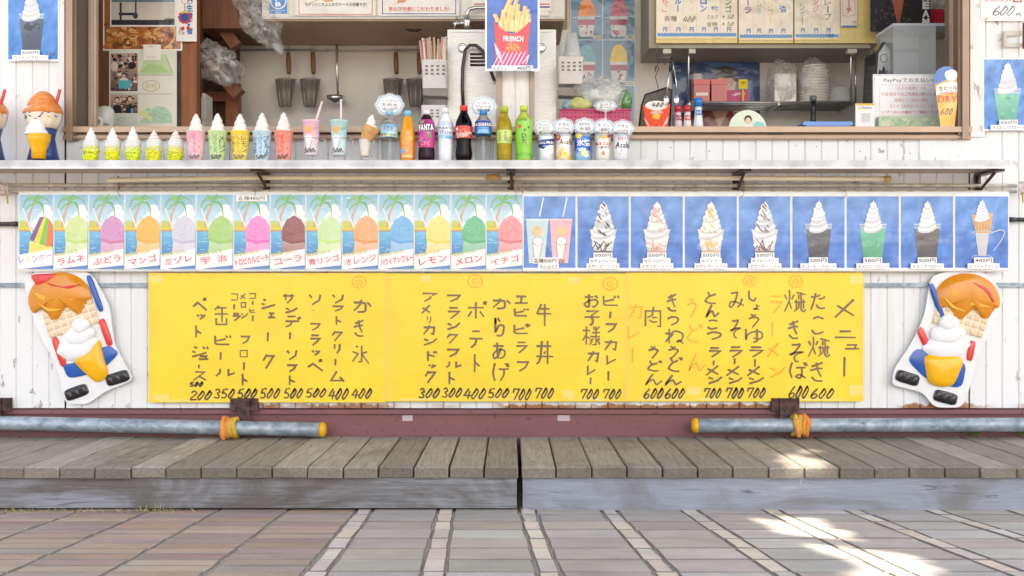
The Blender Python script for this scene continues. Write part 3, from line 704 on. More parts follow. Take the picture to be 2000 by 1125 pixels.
def leaf(p, s_):
    n = Vector((R.gauss(0, .4), R.gauss(0, .4), 1)).normalized(); n = (n+SUNV*.8).normalized(); t1 = n.orthogonal().normalized(); a = R.uniform(0, 6.28); t2 = n.cross(t1)
    d1 = t1*math.cos(a)+t2*math.sin(a); d2 = n.cross(d1)
    cr.poly([p-d1*s_, p-d1*s_*.2+d2*s_*.6, p+d1*s_, p-d1*s_*.2-d2*s_*.6], R.choice([(74, 104, 44), (88, 118, 54), (66, 94, 40)]))
for k in range(19000):
    z = 4.7+R.random()*1.1; u, v = R.uniform(-1, 1), R.uniform(-1, 1); s_ = R.uniform(.10, .16)
    p = Vector((1.7*z/5.2-.35+u*3.9, -4.95+v*3.0, z))
    if not lit(p, s_*.65): leaf(p, s_)
for k in range(26000):
    z = 4.7+R.random()*.9; X, Y_ = R.uniform(.6, 1.6), R.uniform(-1.6, -.1)
    p = Vector((X, Y_, .05))+SUNV*((z-.05)/SUNV.z); s_ = R.uniform(.03, .05)
    if lit(p, .45) and not lit(p, s_*.8): leaf(p, s_)
cr.build('crown', MT['leaf'], tree)
# ------------------------------------------------------------------ shaved-ice posters
PY_ = -.046
def ice_poster(x0, x1, name, ice, ice2, label, tag=False, y0=378.5, y1=527):
    a = Art(PY_); w, h = x1-x0, y1-y0
    U = lambda u: x0+u*w
    V = lambda v: y0+v*h
    a.sheet(x0+.15, y0, x1-.15, y1, (236, 240, 244))
    m = 2
    a.grad(x0+m, y0+m, x1-1, V(.25), (120, 190, 230), (168, 214, 236)); a.grad(x0+m, V(.25), x1-1, V(.49), (168, 214, 236), (216, 236, 242))
    a.grad(x0+m, V(.49), x1-1, V(.66), (92, 184, 226), (60, 156, 214)); a.grad(x0+m, V(.66), x1-1, y1-m, (56, 144, 206), (40, 116, 190))
    for k in range(5): q = R.uniform(.1, .55); v = R.uniform(.03, .3); a.stroke([(U(q), V(v)), (U(min(.95, q+R.uniform(.2, .4))), V(v-.01))], 1.1, (206, 228, 240), 2)
    for (u, v, r) in ((.80, .20, .13), (.86, .26, .13), (.72, .29, .13), (.88, .34, .11), (.62, .33, .11), (.5, .38, .09), (.4, .40, .07), (.78, .38, .18)): a.ell(U(u), V(v), r*w, r*w, (246, 248, 250), 2, 14)
    for k in range(8): u = .34+k*.06; a.po([(U(u), V(.45)), (U(u+.06), V(.45)), (U(u+.03), V(.30+R.uniform(0, .08)))], (240, 244, 246), 2)
    a.po([(U(.03), V(.47)), (U(.42), V(.47)), (U(.34), V(.42)), (U(.22), V(.365)), (U(.12), V(.345)), (U(.03), V(.36))], [(214, 208, 40), (236, 216, 40), (236, 220, 60), (200, 208, 60), (180, 200, 70), (170, 196, 80)], 3)
    for k in range(6): a.ell(U(.05+k*.065), V(.465), w*.045, h*.014, (234, 208, 50), 4, 8)
    a.rect(x0+m, V(.472), U(.40), V(.495), (190, 140, 84), 5)
    for k in range(7): u = R.uniform(.03, .3); v = R.uniform(.53, .8); a.stroke([(U(u), V(v)), (U(u+.12), V(v+.006))], .9, (170, 216, 236), 4)
    # palm
    a.stroke([(U(.24), V(.44)), (U(.30), V(.30)), (U(.38), V(.20)), (U(.47), V(.12))], lambda t: 5.2*(1-.45*t), (212, 164, 124), 4)
    for pts, c in ((((.47, .11), (.34, .055), (.20, .10), (.12, .20)), (112, 190, 126)), (((.47, .11), (.40, .14), (.30, .16), (.20, .23)), (120, 194, 104)), (((.47, .11), (.50, .06), (.56, .02), (.60, .012)), (96, 184, 96)),
                   (((.47, .11), (.62, .05), (.80, .07), (.92, .14)), (116, 194, 122)), (((.47, .11), (.62, .12), (.70, .18), (.74, .30)), (96, 180, 104)), (((.47, .11), (.40, .05), (.33, .02), (.28, .015)), (150, 204, 110))):
        a.stroke([(U(u), V(v)) for u, v in catmull(list(pts), 3)], lambda t: .055*w*(1.5-abs(2*t-.7))*.9, c, 5)
    # straw, cup and ice dome
    a.stroke([(U(.14), V(.19)), (U(.40), V(.52))], 2.4, (248, 248, 248), 6)
    cx = .70
    cup = [(U(.38), V(.585)), (U(.985), V(.60)), (U(.985), V(.80)), (U(.31), V(.84))]
    if name == 'レインボー':
        a.po([(U(.33), V(.62)), (U(.985), V(.70)), (U(.985), V(.80)), (U(.28), V(.86))], (250, 224, 96), 6)
        for (p, c) in (([(.33, .60), (.62, .31), (.74, .30), (.46, .62)], (104, 62, 140)), ([(.44, .62), (.72, .30), (.80, .31), (.62, .66)], (250, 214, 30)), ([(.60, .66), (.80, .31), (.90, .34), (.80, .69)], (104, 186, 56)), ([(.78, .69), (.89, .335), (.985, .42), (.985, .66), (.92, .69)], (238, 100, 48))): a.po([(U(u), V(v)) for u, v in p], c, 7)
    else:
        lt_ = mixc(ice, (255, 255, 255), .45)
        a.po(cup, [lt_, lt_, mixc(ice2, (255, 255, 255), .35), mixc(ice2, (255, 255, 255), .25)], 6)
        dome = []
        for i in range(25):
            t = math.pi*(1-i/24); dome.append((U(min(.985, .68+.34*math.cos(t)*(1+.05*math.sin(5*t)))), V(.585-.29*math.sin(t)**.8*(1+.03*math.sin(9*t)))))
        dome = dome[::-1] + [(U(.36), V(.63)), (U(.60), V(.665)), (U(.985), V(.645))]
        a.po(dome, [ice]*len(dome), 7)
        for k in range(90):
            t = R.uniform(.15, 2.99); rr = math.sqrt(R.random())*.93; u = .68+.33*math.cos(t)*rr; v = .60-.28*math.sin(t)*rr+R.uniform(0, .03)
            if u > .965: continue
            a.ell(U(u), V(v), R.uniform(.6, 1.9), R.uniform(.5, 1.4), mixc(mixc(ice, ice2, R.random()), (255, 255, 255) if R.random() < .55 else ice2, R.uniform(.05, .32)), 8, 6, .3)
        band = mixc(ice, ice2, .8)
        a.po([(U(.37), V(.585)), (U(.62), V(.625)), (U(.985), V(.60)), (U(.985), V(.645)), (U(.62), V(.672)), (U(.36), V(.635))][::-1], band, 9)
        a.stroke([(U(.36), V(.625)), (U(.60), V(.668)), (U(.98), V(.645))], 1.0, mixc(ice, (255, 255, 255), .7), 10)
    a.po([(U(0.01), V(.805)), (U(.99), V(.722)), (U(.99), V(.94)), (U(.01), V(.995))][::-1], (244, 244, 246), 11)
    a.po([(U(.28), V(.99)), (U(.99), V(.942)), (U(.99), V(.99))][::-1], [(70, 140, 206), (40, 96, 178), (60, 120, 196)], 12)
    rot = -math.atan2(.082*h, w)
    def tilt(f, xa, ya, xb, yb, *k): a.text(f, xa, ya, xb, yb, *k, rot=rot)
    if name == 'レインボー':
        for ch, (u, v, s_), c in zip('レインボー', ((.10, .865, .13), (.30, .86, .15), (.49, .855, .16), (.68, .835, .2), (.88, .815, .14)), ((90, 90, 200), (236, 206, 80), (110, 130, 210), (200, 130, 210), (130, 130, 210))): a.text(ch, U(u)-w*s_/2, V(v)-(h*.045 if ch != 'ー' else 1), U(u)+w*s_/2, V(v)+(h*.045 if ch != 'ー' else 1), c, 0, 13, rot)
    else:
        a.text('はちみつ入り', U(.05), V(.755), U(.70), V(.805), (196, 196, 52), .03, 13, rot)
        n = len(name); wd = {1: .3, 2: .66, 3: .78, 4: .86}.get(n, .92)
        if name == '宇治':
            a.text('宇', U(.14), V(.83), U(.40), V(.925), (222, 70, 92), .012, 13, rot); a.text('治', U(.58), V(.80), U(.84), V(.895), (222, 70, 92), .012, 13, rot)
        else: a.text(name, U(.52-wd/2), V(.825), U(.52+wd/2), V(.915), jc((222, 66, 84), 8), .014 if n < 6 else .022, 13, rot)
    if tag:
        a.rect(U(.09), V(.02), U(.93), V(.10), (250, 250, 250), 13); a.text('各種400円', U(.14), V(.033), U(.86), V(.088), (70, 70, 76), .01, 14)
    a.c = [[mixc(q, (250, 250, 250), .13) for q in c] if isinstance(c, list) else mixc(c, (250, 250, 250), .13) for c in a.c]
    return solo(a, 'shaved_ice_poster', MT['lam'], label, 'poster', 'row of shaved ice posters under the shelf')
bx = [36, 104.5, 172.5, 243, 313.5, 382.5, 455.5, 527.4, 596.5, 667, 738.6, 808.5, 880, 949, 1021]
ICE = [('レインボー', 0, 0, 'poster of rainbow striped shaved ice with hand drawn lettering, first in the row'),
 ('ラムネ', (206, 226, 150), (180, 214, 100), 'poster of pale yellow-green shaved ice between the rainbow and purple ones'),
 ('ぶどう', (206, 140, 196), (196, 96, 150), 'poster of purple grape shaved ice with pink cup'),
 ('マンゴ', (248, 178, 72), (246, 160, 40), 'poster of bright mango orange shaved ice next to the purple one'),
 ('ミゾレ', (206, 208, 226), (180, 176, 206), 'poster of colourless whitish shaved ice in a grey cup'),
 ('宇治', (160, 208, 112), (132, 192, 84), 'poster of green tea coloured shaved ice left of the price tag poster'),
 ('トロピカルピーチ', (240, 130, 206), (232, 70, 180), 'poster of hot pink shaved ice with a white price tag stuck on top'),
 ('コーラ', (140, 62, 70), (112, 40, 44), 'poster of dark brown cola shaved ice'),
 ('青リンゴ', (196, 230, 170), (188, 222, 100), 'poster of light green apple shaved ice right of the brown one'),
 ('オレンジ', (246, 166, 110), (240, 124, 44), 'poster of orange shaved ice with a darker orange band'),
 ('ハワイアンブルー', (96, 176, 230), (60, 150, 220), 'poster of blue shaved ice that blends with the sea'),
 ('レモン', (250, 226, 124), (240, 204, 50), 'poster of lemon yellow shaved ice right of the blue one'),
 ('メロン', (80, 186, 132), (50, 160, 104), 'poster of deep green melon shaved ice'),
 ('イチゴ', (240, 140, 146), (226, 76, 104), 'poster of strawberry red shaved ice, last before the blue photo posters')]
for i, (nm, c1, c2, lb) in enumerate(ICE): ice_poster(bx[i], bx[i+1], nm, c1, c2, lb, i == 6)

# ------------------------------------------------------------------ soft-serve photo posters
def art_swirl(a, cx, yt, yb, wb, L, syr=None, seed=0, tint=(250, 249, 246), n=9):
    rr = random.Random(seed+3)
    n = 6; wb *= 1.12; yy = yb; dy0 = (yb-yt)/n
    for i in range(n):
        t = i/n; hw = wb/2*(1-t)**.62; hh = dy0*(1.02-.25*t); y = yb-(yb-yt)*t*(.98)-hh*.25; ox = rr.uniform(-.8, .8)
        a.ell(cx+ox, y+1.2, hw, hh, mixc(tint, (190, 194, 206), .75), L+.9*i, 22, 0, -.22)
        a.ell(cx+ox-hw*.04, y-hh*.12, hw*.965, hh*.86, mixc(tint, (226, 228, 234), .5), L+.9*i+.3, 22, 0, -.22)
        a.ell(cx+ox-hw*.10, y-hh*.26, hw*.82, hh*.62, tint, L+.9*i+.6, 20, 0, -.22)
    n = 7
    a.po([(cx-wb*.13, yt+11), (cx+wb*.13, yt+9), (cx+.6, yt-3)], tint, L+.9*n)
    if syr:
        for k in range(15):
            t = rr.random()**.8*.95; y = yb-(yb-yt)*t; hw = (wb/2*(1-t)**.72)*.85; x = cx+rr.uniform(-hw, hw*.6); ln = rr.uniform(3, 9)
            a.stroke(catmull([(x-ln*.3, y-ln*.7), (x, y-1), (x+ln*.5, y+ln*.4), (min(cx+hw, x+ln), y+ln*.7)], 3), lambda u: 2.3*(1-.6*abs(2*u-1)), jc(syr, 14), L+.9*n+1)
def photo_bg(a, x0, y0, x1, y1, rr, base=((98, 154, 224), (58, 120, 208)), amp=13):
    nx, ny = 11, 15; g = [[None]*(nx+1) for _ in range(ny+1)]
    for j in range(ny+1):
        for i in range(nx+1):
            v = amp*2.0*noise.fractal(Vector((i*.42+rr.x, j*.36, rr.y)), .7, 2, 4); c = mixc(base[0], base[1], j/ny); g[j][i] = tuple(max(0, min(255, q+v)) for q in c)
    for j in range(ny):
        for i in range(nx):
            xa, xb = x0+(x1-x0)*i/nx, x0+(x1-x0)*(i+1)/nx; ya, yb = y0+(y1-y0)*j/ny, y0+(y1-y0)*(j+1)/ny
            l = a.eps; n = len(a.v); a.v += [tuple(a.q(x, y, l)) for x, y in ((xa, yb), (xb, yb), (xb, ya), (xa, ya))]; a.face((n, n+1, n+2, n+3), [g[j+1][i], g[j+1][i+1], g[j][i+1], g[j][i]])
def labels(a, cx, yb, lines, L=30):                         # stacked white captions, lowest first
    y = yb
    for (t, wd, hh) in lines:
        a.rect(cx-wd/2, y-hh, cx+wd/2, y, (250, 250, 252), L); b = .012 if '円' in t else .004
        a.text(t, cx-wd/2+2.5, y-hh+2, cx+wd/2-2.5, y-1.6, (60, 60, 66), b, L+2); y -= hh
def cupart(a, cx, y0, y1, wt, wb, c, L, rim=True):
    a.po([(cx-wb/2, y1), (cx+wb/2, y1), (cx+wt/2, y0), (cx-wt/2, y0)], [mixc(c, (0, 0, 0), .15), mixc(c, (0, 0, 0), .1), mixc(c, (255, 255, 255), .12), mixc(c, (255, 255, 255), .2)], L)
    if rim:
        a.po([(cx-wt/2, y0+1), (cx+wt/2, y0+1), (cx+wt/2+2, y0-9), (cx-wt/2-2, y0-9)], (150, 178, 212), L); a.stroke([(cx-wt/2-2, y0-9), (cx+wt/2+2, y0-9)], 1.6, (206, 220, 236), L+1); a.stroke([(cx-wt/2, y0-2), (cx+wt/2, y0-2)], .8, (206, 220, 236), L+1)
    for k in range(7): x = cx+R.uniform(-.38, .38)*wb; y = R.uniform(y0+4, y1-8); a.ell(x, y, R.uniform(2, 6), R.uniform(1.5, 5), mixc(c, (255, 255, 255) if R.random() < .6 else (0, 0, 0), R.uniform(.05, .18)), L+1, 9, .25)
def soft_poster(x0, x1, kind, label, Y=PY_, y0=377.5, y1=528, seed=0, name='soft_serve_poster', grp='row of soft serve photo posters under the shelf'):
    a = Art(Y); cx = (x0+x1)/2; a.sheet(x0+.15, y0, x1-.15, y1, (240, 243, 248)); rr = Vector((seed*3.7, seed*1.3, 0))
    photo_bg(a, x0+2, y0+6, x1-2, y1-5, rr)
    for k in range(2): a.ell(R.uniform(x0+25, x1-25), R.uniform(y0+25, y1-40), R.uniform(8, 18), R.uniform(5, 14), jc((104, 152, 222), 8), 2, 14, .2, R.uniform(-.6, .6))
    cap = {}
    if kind == 'shake':
        for dx, c, s1 in ((-24, (196, 222, 226), .1), (22, (244, 176, 190), .2)):
            q = cx+dx; a.stroke([(q+4, 423), (q+12, 386)], 2.6, (236, 238, 244), 3); a.po([(q-16, 514), (q+14, 514), (q+22, 428), (q-22, 428)], [mixc(c, (255, 255, 255), .3)]*2+[c]*2, 4); a.stroke([(q-22.5, 429), (q+22.5, 429)], 3, mixc(c, (255, 255, 255), .4), 5)
            a.ell(q, 452, 10.5, 10, (240, 200, 150), 6, 16, .05); a.ell(q+1, 471, 10, 8, (248, 248, 250), 7, 14, .06); a.po([(q-6, 505), (q+4, 505), (q+10, 474), (q-9, 474)], (246, 244, 240), 6); a.stroke([(q-9, 474), (q-6, 505)], .8, (120, 110, 110), 8); a.stroke([(q+10, 474), (q+4, 505)], .8, (120, 110, 110), 8); a.ring(q+1, 471, 10, 8, .8, (120, 110, 110), 8)
        a.rect(cx-33, 503, cx+16, 515, (246, 247, 249), 20); a.text('各種500円', cx-31, 505, cx+13, 513.5, (50, 50, 54), .01, 22); a.text('00', cx+18, 507, cx+28, 514, (60, 60, 60), 0, 22, 0, .2)
        a.rect(cx-23, 515, cx+18, 524, (246, 247, 249), 20); a.text('☆シェイク', cx-20, 516.5, cx+15, 523.5, (50, 50, 54), .006, 22)
    elif kind in ('choco', 'straw', 'mango', 'blue'):
        sy = {'choco': (74, 56, 60), 'straw': (224, 164, 146), 'mango': (234, 190, 110), 'blue': (124, 88, 104)}[kind]; tn = {'choco': (246, 246, 246), 'straw': (250, 242, 236), 'mango': (248, 244, 236), 'blue': (246, 242, 246)}[kind]
        cupart(a, cx, 448, 500, 50, 34, mixc(tn, (214, 214, 216), .4), 3, False); a.ell(cx, 463, 24, 11, tn, 5, 18, .05); a.ell(cx-2, 478, 20, 9, mixc(tn, (226, 226, 230), .5), 6, 18, .06)
        for k in range(7): x = cx+R.uniform(-16, 14); a.stroke([(x-7, R.uniform(462, 492)), (x, R.uniform(470, 494)), (x+8, R.uniform(470, 494))], 2.0, jc(sy, 12), 7)
        a.po([(cx-17, 500), (cx+17, 500), (cx+18, 490), (cx-18, 490)], mixc(sy, (200, 170, 170), .3), 8)
        art_swirl(a, cx, 396, 458, 42, 9, sy, seed, tn)
        a.stroke([(cx-26, 448), (cx-23, 458)], 1.2, (220, 228, 236), 9); a.stroke([(cx+26, 448), (cx+23, 458)], 1.2, (220, 228, 236), 9)
        nm = {'choco': '☆チョコレート', 'straw': '☆ストロベリー', 'mango': '☆マンゴー', 'blue': '☆ブルーベリー'}[kind]
        labels(a, cx-1, 525, [('☆サンデーソフト', 64, 10.5), (nm, 54 if kind != 'mango' else 42, 10.5), ('500円', 37, 10.5)])
    elif kind in ('coffee', 'melon', 'cola'):
        c = {'coffee': (66, 72, 92), 'melon': (80, 186, 146), 'cola': (84, 80, 92)}[kind]; cupart(a, cx, 447, 506, 50, 36, c, 3); art_swirl(a, cx, 394, 447, 34, 6, None, seed, (252, 252, 252) if kind != 'cola' else (236, 242, 240))
        labels(a, cx-2, 525, [({'coffee': '☆コーヒーフロート', 'melon': '☆メロンフロート', 'cola': '☆コーラフロート'}[kind], 70 if kind == 'coffee' else 64, 10.5), ('500円', 37, 11.5)])
    elif kind == 'cone':
        a.po([(cx-11, 455), (cx+16, 455), (cx+22, 416), (cx-21, 420)], (222, 176, 122), 4)
        for k in range(5): a.stroke([(cx-18+k*8, 419), (cx-8+k*5, 455)], .7, (190, 140, 86), 5); a.stroke([(cx+20-k*8, 419), (cx+12-k*5, 455)], .7, (190, 140, 86), 5)
        a.po([(cx-7, 500), (cx+8, 500), (cx+14, 455), (cx-13, 455)], (206, 206, 208), 5); a.ring(cx+1, 454, 19, 3, 1.1, (214, 218, 222), 6); a.stroke(catmull([(cx+20, 454), (cx+38, 449), (cx+44, 455), (cx+36, 472), (cx+22, 490)], 4), 1.5, (214, 220, 226), 6)
        a.ring(cx, 503, 20, 5, 1.2, (190, 196, 204), 6); art_swirl(a, cx, 392, 428, 27, 7, None, seed, (252, 252, 252))
        labels(a, cx+1, 525, [('☆ソフトクリーム', 62, 10.5), ('400円', 37, 11.5)])
    return solo(a, name, MT['lam'], label, 'poster', grp)
sx = [1021, 1126, 1230, 1335.5, 1441, 1545.5, 1651.5, 1757.5, 1863.5, 1971]
SK_ = [('shake', 'blue photo poster of two paper shake cups, one mint and one pink, with straws'), ('choco', 'blue photo poster of a soft serve sundae with dark chocolate syrup'), ('straw', 'blue photo poster of a soft serve sundae with salmon pink syrup'),
 ('mango', 'blue photo poster of a soft serve sundae with yellow mango syrup'), ('blue', 'blue photo poster of a soft serve sundae with purple syrup lines'), ('coffee', 'blue photo poster of a float with near-black coffee in the row under the shelf'),
 ('melon', 'blue photo poster of a green melon float in the row under the shelf'), ('cola', 'blue photo poster of a brown cola float, second from the right end of the row'), ('cone', 'blue photo poster of a soft serve cone in a wire stand, last in the row')]
for i, (k, lb) in enumerate(SK_): soft_poster(sx[i], sx[i+1], k, lb, seed=i+1)
m = MB(); 
for xa, xb in ((36, 500), (500, 1020), (1022, 1500), (1500, 1971)): m.box(PX(xa, PY_), PX(xb, PY_)-.0005, PY_+.0018, PY_+.006, PZ(380, PY_), PZ(374.5, PY_), (228, 230, 230)); m.box(PX(xa, PY_), PX(xb, PY_)-.0005, PY_+.0018, PY_+.006, PZ(530, PY_), PZ(526, PY_), (226, 226, 222))
solo(m, 'poster_rail', MT['gloss'], 'white plastic backing strips along the top and bottom of the poster row', 'rail')

# ------------------------------------------------------------------ hand lettered yellow menu boards
YB = -.024
MK, MK2, OR = (118, 102, 74), (88, 80, 64), (248, 164, 50)
def yboard(x0, x1, y0, y1, label, cols, ox, circ, orange=(), tapes=()):
    a = Art(YB); a.sheet(x0, y0, x1, y1, (254, 217, 60), .004); s_ = 1/3.214
    for (txt, boxes) in cols:
        org = txt[0] == '!'; txt = txt.lstrip('!'); col = OR if org else MK
        for ch, (xa, xb, ya, yb) in zip(txt, boxes):
            dig = ch.isdigit(); X0, X1, Y0_, Y1_ = ox+xa*s_, ox+xb*s_, 520+ya*s_, 520+yb*s_; sz = max(X1-X0, Y1_-Y0_)
            a.hand(ch, X0+1, Y0_+1, X1-1, Y1_-1, MK2 if dig else col, (3.3 if dig else 4.1 if col is MK else 2.8) * (.62 if sz < 16 and not dig and ch not in 'ーッ・' else .8 if ch in '焼様ね氷肉缶' else 1), 3, .3, .12 if dig else 0)
    for (x, y, r) in circ:
        X, Y_ = ox+x*s_, 520+y*s_; a.ring(X, Y_, r*s_, r*s_*.86, 2.0, OR, 3, 22); a.ring(X, Y_+.5, r*s_*.42, r*s_*.36, 1.8, OR, 3, 14)
    for (xa, ya, xb, yb) in tapes: a.rect(xa, ya, xb, yb, (250, 222, 124), 1)
    for k in range(10): xa = R.uniform(x0+5, x1-40); a.stroke([(xa, y1-R.uniform(2, 6)), (xa+R.uniform(15, 60), y1-R.uniform(2, 6))], R.uniform(.8, 3), (251, 226, 140), 1)
    for k in range(6): xa = R.uniform(x0+5, x1-40); a.stroke([(xa, y0+R.uniform(1, 5)), (xa+R.uniform(10, 50), y0+R.uniform(1, 4))], R.uniform(.6, 1.6), (252, 226, 130), 1)
    for xx in (x0+2, x1-4):
        for k in range(4): a.stroke([(xx+k*2.1, y0+4), (xx+k*2.1+R.uniform(-.6, .6), y1-4)], .7, (251, 218, 112), 1)
    return solo(a, 'menu_board', MT['board'], label, 'menu board', 'yellow hand lettered menu boards on the kiosk wall')
def price(t, xa, xb, ya, yb):
    n = len(t); w_ = (xb-xa)/n; return (t, [(xa+i*w_+(2 if i else 0), xa+(i+1)*w_+3, ya, yb) for i in range(n)])
yboard(290, 755.5, 533, 786, 'left yellow menu board, desserts and drinks side with a single orange circle', [
 ('かき氷', [(1318,1432,208,290),(1318,1392,335,440),(1310,1420,495,615)]), price('400',1305,1432,765,832),
 ('ソフトクリーム', [(1185,1258,175,235),(1185,1255,248,285),(1200,1250,310,372),(1182,1250,405,472),(1193,1240,485,550),(1195,1217,580,625),(1175,1265,655,728)]), price('400',1160,1285,765,838),
 ('ソ・フラッペ', [(1040,1115,175,245),(1058,1077,268,287),(1045,1110,358,405),(1045,1112,430,500),(1058,1110,525,560),(1030,1130,585,660)]), price('500',1018,1145,765,825),
 ('サンデーソフト', [(875,950,170,235),(890,970,258,295),(890,992,312,385),(910,933,412,460),(900,965,525,590),(900,962,618,665),(905,960,682,750)]), price('500',878,998,765,830),
 ('シェーク', [(740,832,205,270),(780,832,288,328),(770,793,412,475),(750,822,550,645)]), price('500',730,855,765,830),
 ('コーヒー', [(662,708,168,205),(677,697,215,245),(665,708,262,296),(677,697,305,348)]), ('メロン', [(605,648,168,210),(612,645,225,260),(612,660,290,330)]), ('コーラ', [(548,595,170,215),(560,581,235,275),(558,610,295,345)]),
 ('フロート', [(608,668,438,490),(605,655,525,572),(621,643,600,655),(610,662,670,752)]), price('500',588,712,768,830),
 ('缶ビール', [(445,535,245,368),(448,555,432,500),(475,497,535,592),(452,578,640,692)]), price('350',440,572,768,830),
 ('ペットジュース', [(310,402,200,280),(335,390,300,335),(318,372,368,450),(303,412,503,572),(345,412,555,590),(338,360,615,645),(312,398,660,718)]), price('500',288,375,724,757), price('200',290,428,780,840)],
 280, [(1355,100,43)], (), [(293, 538, 318, 552), (300, 770, 330, 782), (540, 535, 590, 539)])
yboard(755.8, 1222, 534, 784, 'middle yellow menu board with two orange circles, rice bowls and snacks', [
 ('ビーフカレー', [(1408,1512,182,255),(1441,1465,282,330),(1420,1490,360,418),(1415,1495,460,528),(1430,1492,555,615),(1429,1452,655,722)]), price('700',1402,1518,770,835),
 ('お子様カレー', [(1288,1378,172,255),(1288,1388,278,370),(1275,1390,375,495),(1308,1380,530,600),(1308,1362,620,682),(1317,1340,695,745)]), price('700',1262,1378,770,835),
 ('牛丼', [(988,1085,232,380),(985,1098,465,618)]), price('700',975,1095,762,832),
 ('エビピラフ', [(850,938,180,240),(850,942,262,320),(848,948,362,432),(860,932,475,548),(862,940,598,662)]), price('700',835,952,768,842),
 ('からあげ', [(712,828,198,268),(722,792,320,438),(715,795,475,582),(715,820,605,722)]), price('500',682,815,765,828),
 ('ポテト', [(555,675,222,332),(565,655,405,515),(588,640,548,668)]), price('400',530,668,765,835),
 ('フランクフルト', [(425,512,180,225),(430,508,258,332),(428,512,352,400),(425,495,420,488),(425,502,520,570),(418,520,595,640),(428,485,658,745)]), price('300',392,520,762,825),
 ('アメリカンドック', [(272,368,168,225),(265,330,240,300),(300,332,312,362),(278,352,368,430),(280,368,450,498),(298,368,530,598),(310,360,615,640),(288,358,655,735)]), price('300',245,380,765,828)],
 740, [(605,95,46),(1452,110,46)], (), [(1110, 542, 1135, 553), (1098, 762, 1122, 778), (822, 538, 842, 550)])
yboard(1222.3, 1686, 532, 784, 'right yellow menu board with orange category words and noodle dishes', [
 ('メニュー', [(1380,1520,205,325),(1380,1518,400,455),(1445,1540,482,525),(1432,1455,565,695)]),
 ('たこ焼き', [(1230,1325,165,278),(1235,1325,315,425),(1215,1355,438,570),(1225,1320,600,722)]), price('600',1230,1375,765,832),
 ('焼きそば', [(1065,1205,145,288),(1085,1165,340,455),(1100,1185,490,600),(1100,1215,600,705)]), price('600',1092,1215,750,830),
 ('!ラーメン', [(975,1055,185,300),(980,1002,345,445),(955,1040,480,572),(975,1075,628,700)]),
 ('しょうゆ', [(830,890,150,220),(865,915,235,275),(838,915,298,388),(822,932,390,480)]), ('ラーメン', [(845,935,505,572),(870,893,580,635),(830,925,625,690),(842,940,695,740)]), price('700',828,945,762,828),
 ('みそ', [(718,815,165,272),(728,792,340,450)]), ('ラーメン', [(720,802,505,575),(743,765,575,618),(698,795,625,690),(715,805,695,738)]), price('700',695,808,762,832),
 ('とんこつ', [(568,640,155,235),(575,660,238,318),(582,658,335,395),(578,672,405,462)]), ('ラーメン', [(590,668,510,572),(612,634,588,625),(572,665,620,688),(588,678,690,740)]), price('700',558,668,765,830),
 ('!うどん', [(455,522,200,328),(455,555,365,478),(465,572,545,658)]),
 ('きつね', [(325,398,172,282),(330,405,308,372),(315,435,388,488)]), ('うどん', [(335,410,500,578),(338,430,568,662),(318,425,680,745)]), price('600',315,438,765,832),
 ('肉', [(192,292,250,380)]), ('うどん', [(210,282,500,582),(208,300,590,660),(195,302,672,745)]), price('600',182,305,765,832),
 ('!カレー', [(90,175,230,330),(85,158,375,460),(102,124,508,610)])],
 1200, [(848,92,38),(1138,95,42)], ('カレー',), [(1660, 536, 1685, 554), (1658, 752, 1686, 772), (1342, 755, 1368, 771)])

# ------------------------------------------------------------------ die-cut relief signs: plain generic treats in place of the figures
YR = -.03
def bl(cx, cy, rx, ry, n=28, amp=0, k=5, rot=0, ph=0):
    out = []
    for i in range(n):
        a = 2*math.pi*i/n; r = 1+amp*math.cos(k*a+ph); x, y = rx*r*math.cos(a), ry*r*math.sin(a)
        out.append((cx+x*math.cos(rot)-y*math.sin(rot), cy+x*math.sin(rot)+y*math.cos(rot)))
    return out
def rpoly(pts, k=3):
    q = []; n = len(pts)
    for i in range(n):
        a, b, c = pts[i-1], pts[i], pts[(i+1) % n]
        p0 = (b[0]+(a[0]-b[0])*.28, b[1]+(a[1]-b[1])*.28); p1 = (b[0]+(c[0]-b[0])*.28, b[1]+(c[1]-b[1])*.28)
        for j in range(k+1):
            t = j/k; q.append(tuple((1-t)**2*p0[d]+2*t*(1-t)*b[d]+t*t*p1[d] for d in (0, 1)))
    return q
def relief(label, base, parts, cx, cy):
    t = thing('relief_sign', label, 'sign', P(cx, cy, YR), 'moulded relief signs on the kiosk wall')
    C2 = lambda pts: [(PX(x, YR), PZ(y, YR)) for x, y in pts]
    b = MB()
    for i, pg in enumerate(base): b.prism(C2(pg)[::-1], YR-.0006*i, .006+.0006*i, (236, 238, 240))
    b.build('backing_board', MT['gloss'], t)
    for nm, pts, d, c, lift in parts:
        m = MB(); q = C2(pts); q = q[::-1]; m.prism(q, YR-.004-lift, .0035+lift, c); m.pillow(q, YR-.004-lift, d, c); m.build(nm, MT['gloss'], t)
    return t
OH, CRM, YC, BLU, RED, BLK, WHT = (222, 142, 36), (240, 232, 222), (250, 186, 26), (36, 92, 176), (222, 66, 64), (34, 36, 40), (244, 246, 248)
def cone_parts(sc, tip, sw, ang):
    return []
def choc(x, y, r, an):                                      # segmented chocolate piece
    q = lambda u, v: (x+u*math.cos(an)-v*math.sin(an), y+u*math.sin(an)+v*math.cos(an))
    out = [('chocolate_piece', rpoly([q(-r*1.45, -r*.72), q(r*1.45, -r*.72), q(r*1.45, r*.72), q(-r*1.45, r*.72)], 4), .006, BLK, 0)]
    for u in (-.92, 0, .92): out.append(('chocolate_square', rpoly([q(r*(u-.38), -r*.5), q(r*(u+.38), -r*.5), q(r*(u+.38), r*.5), q(r*(u-.38), r*.5)], 3), .006, (44, 40, 42), .004))
    return out
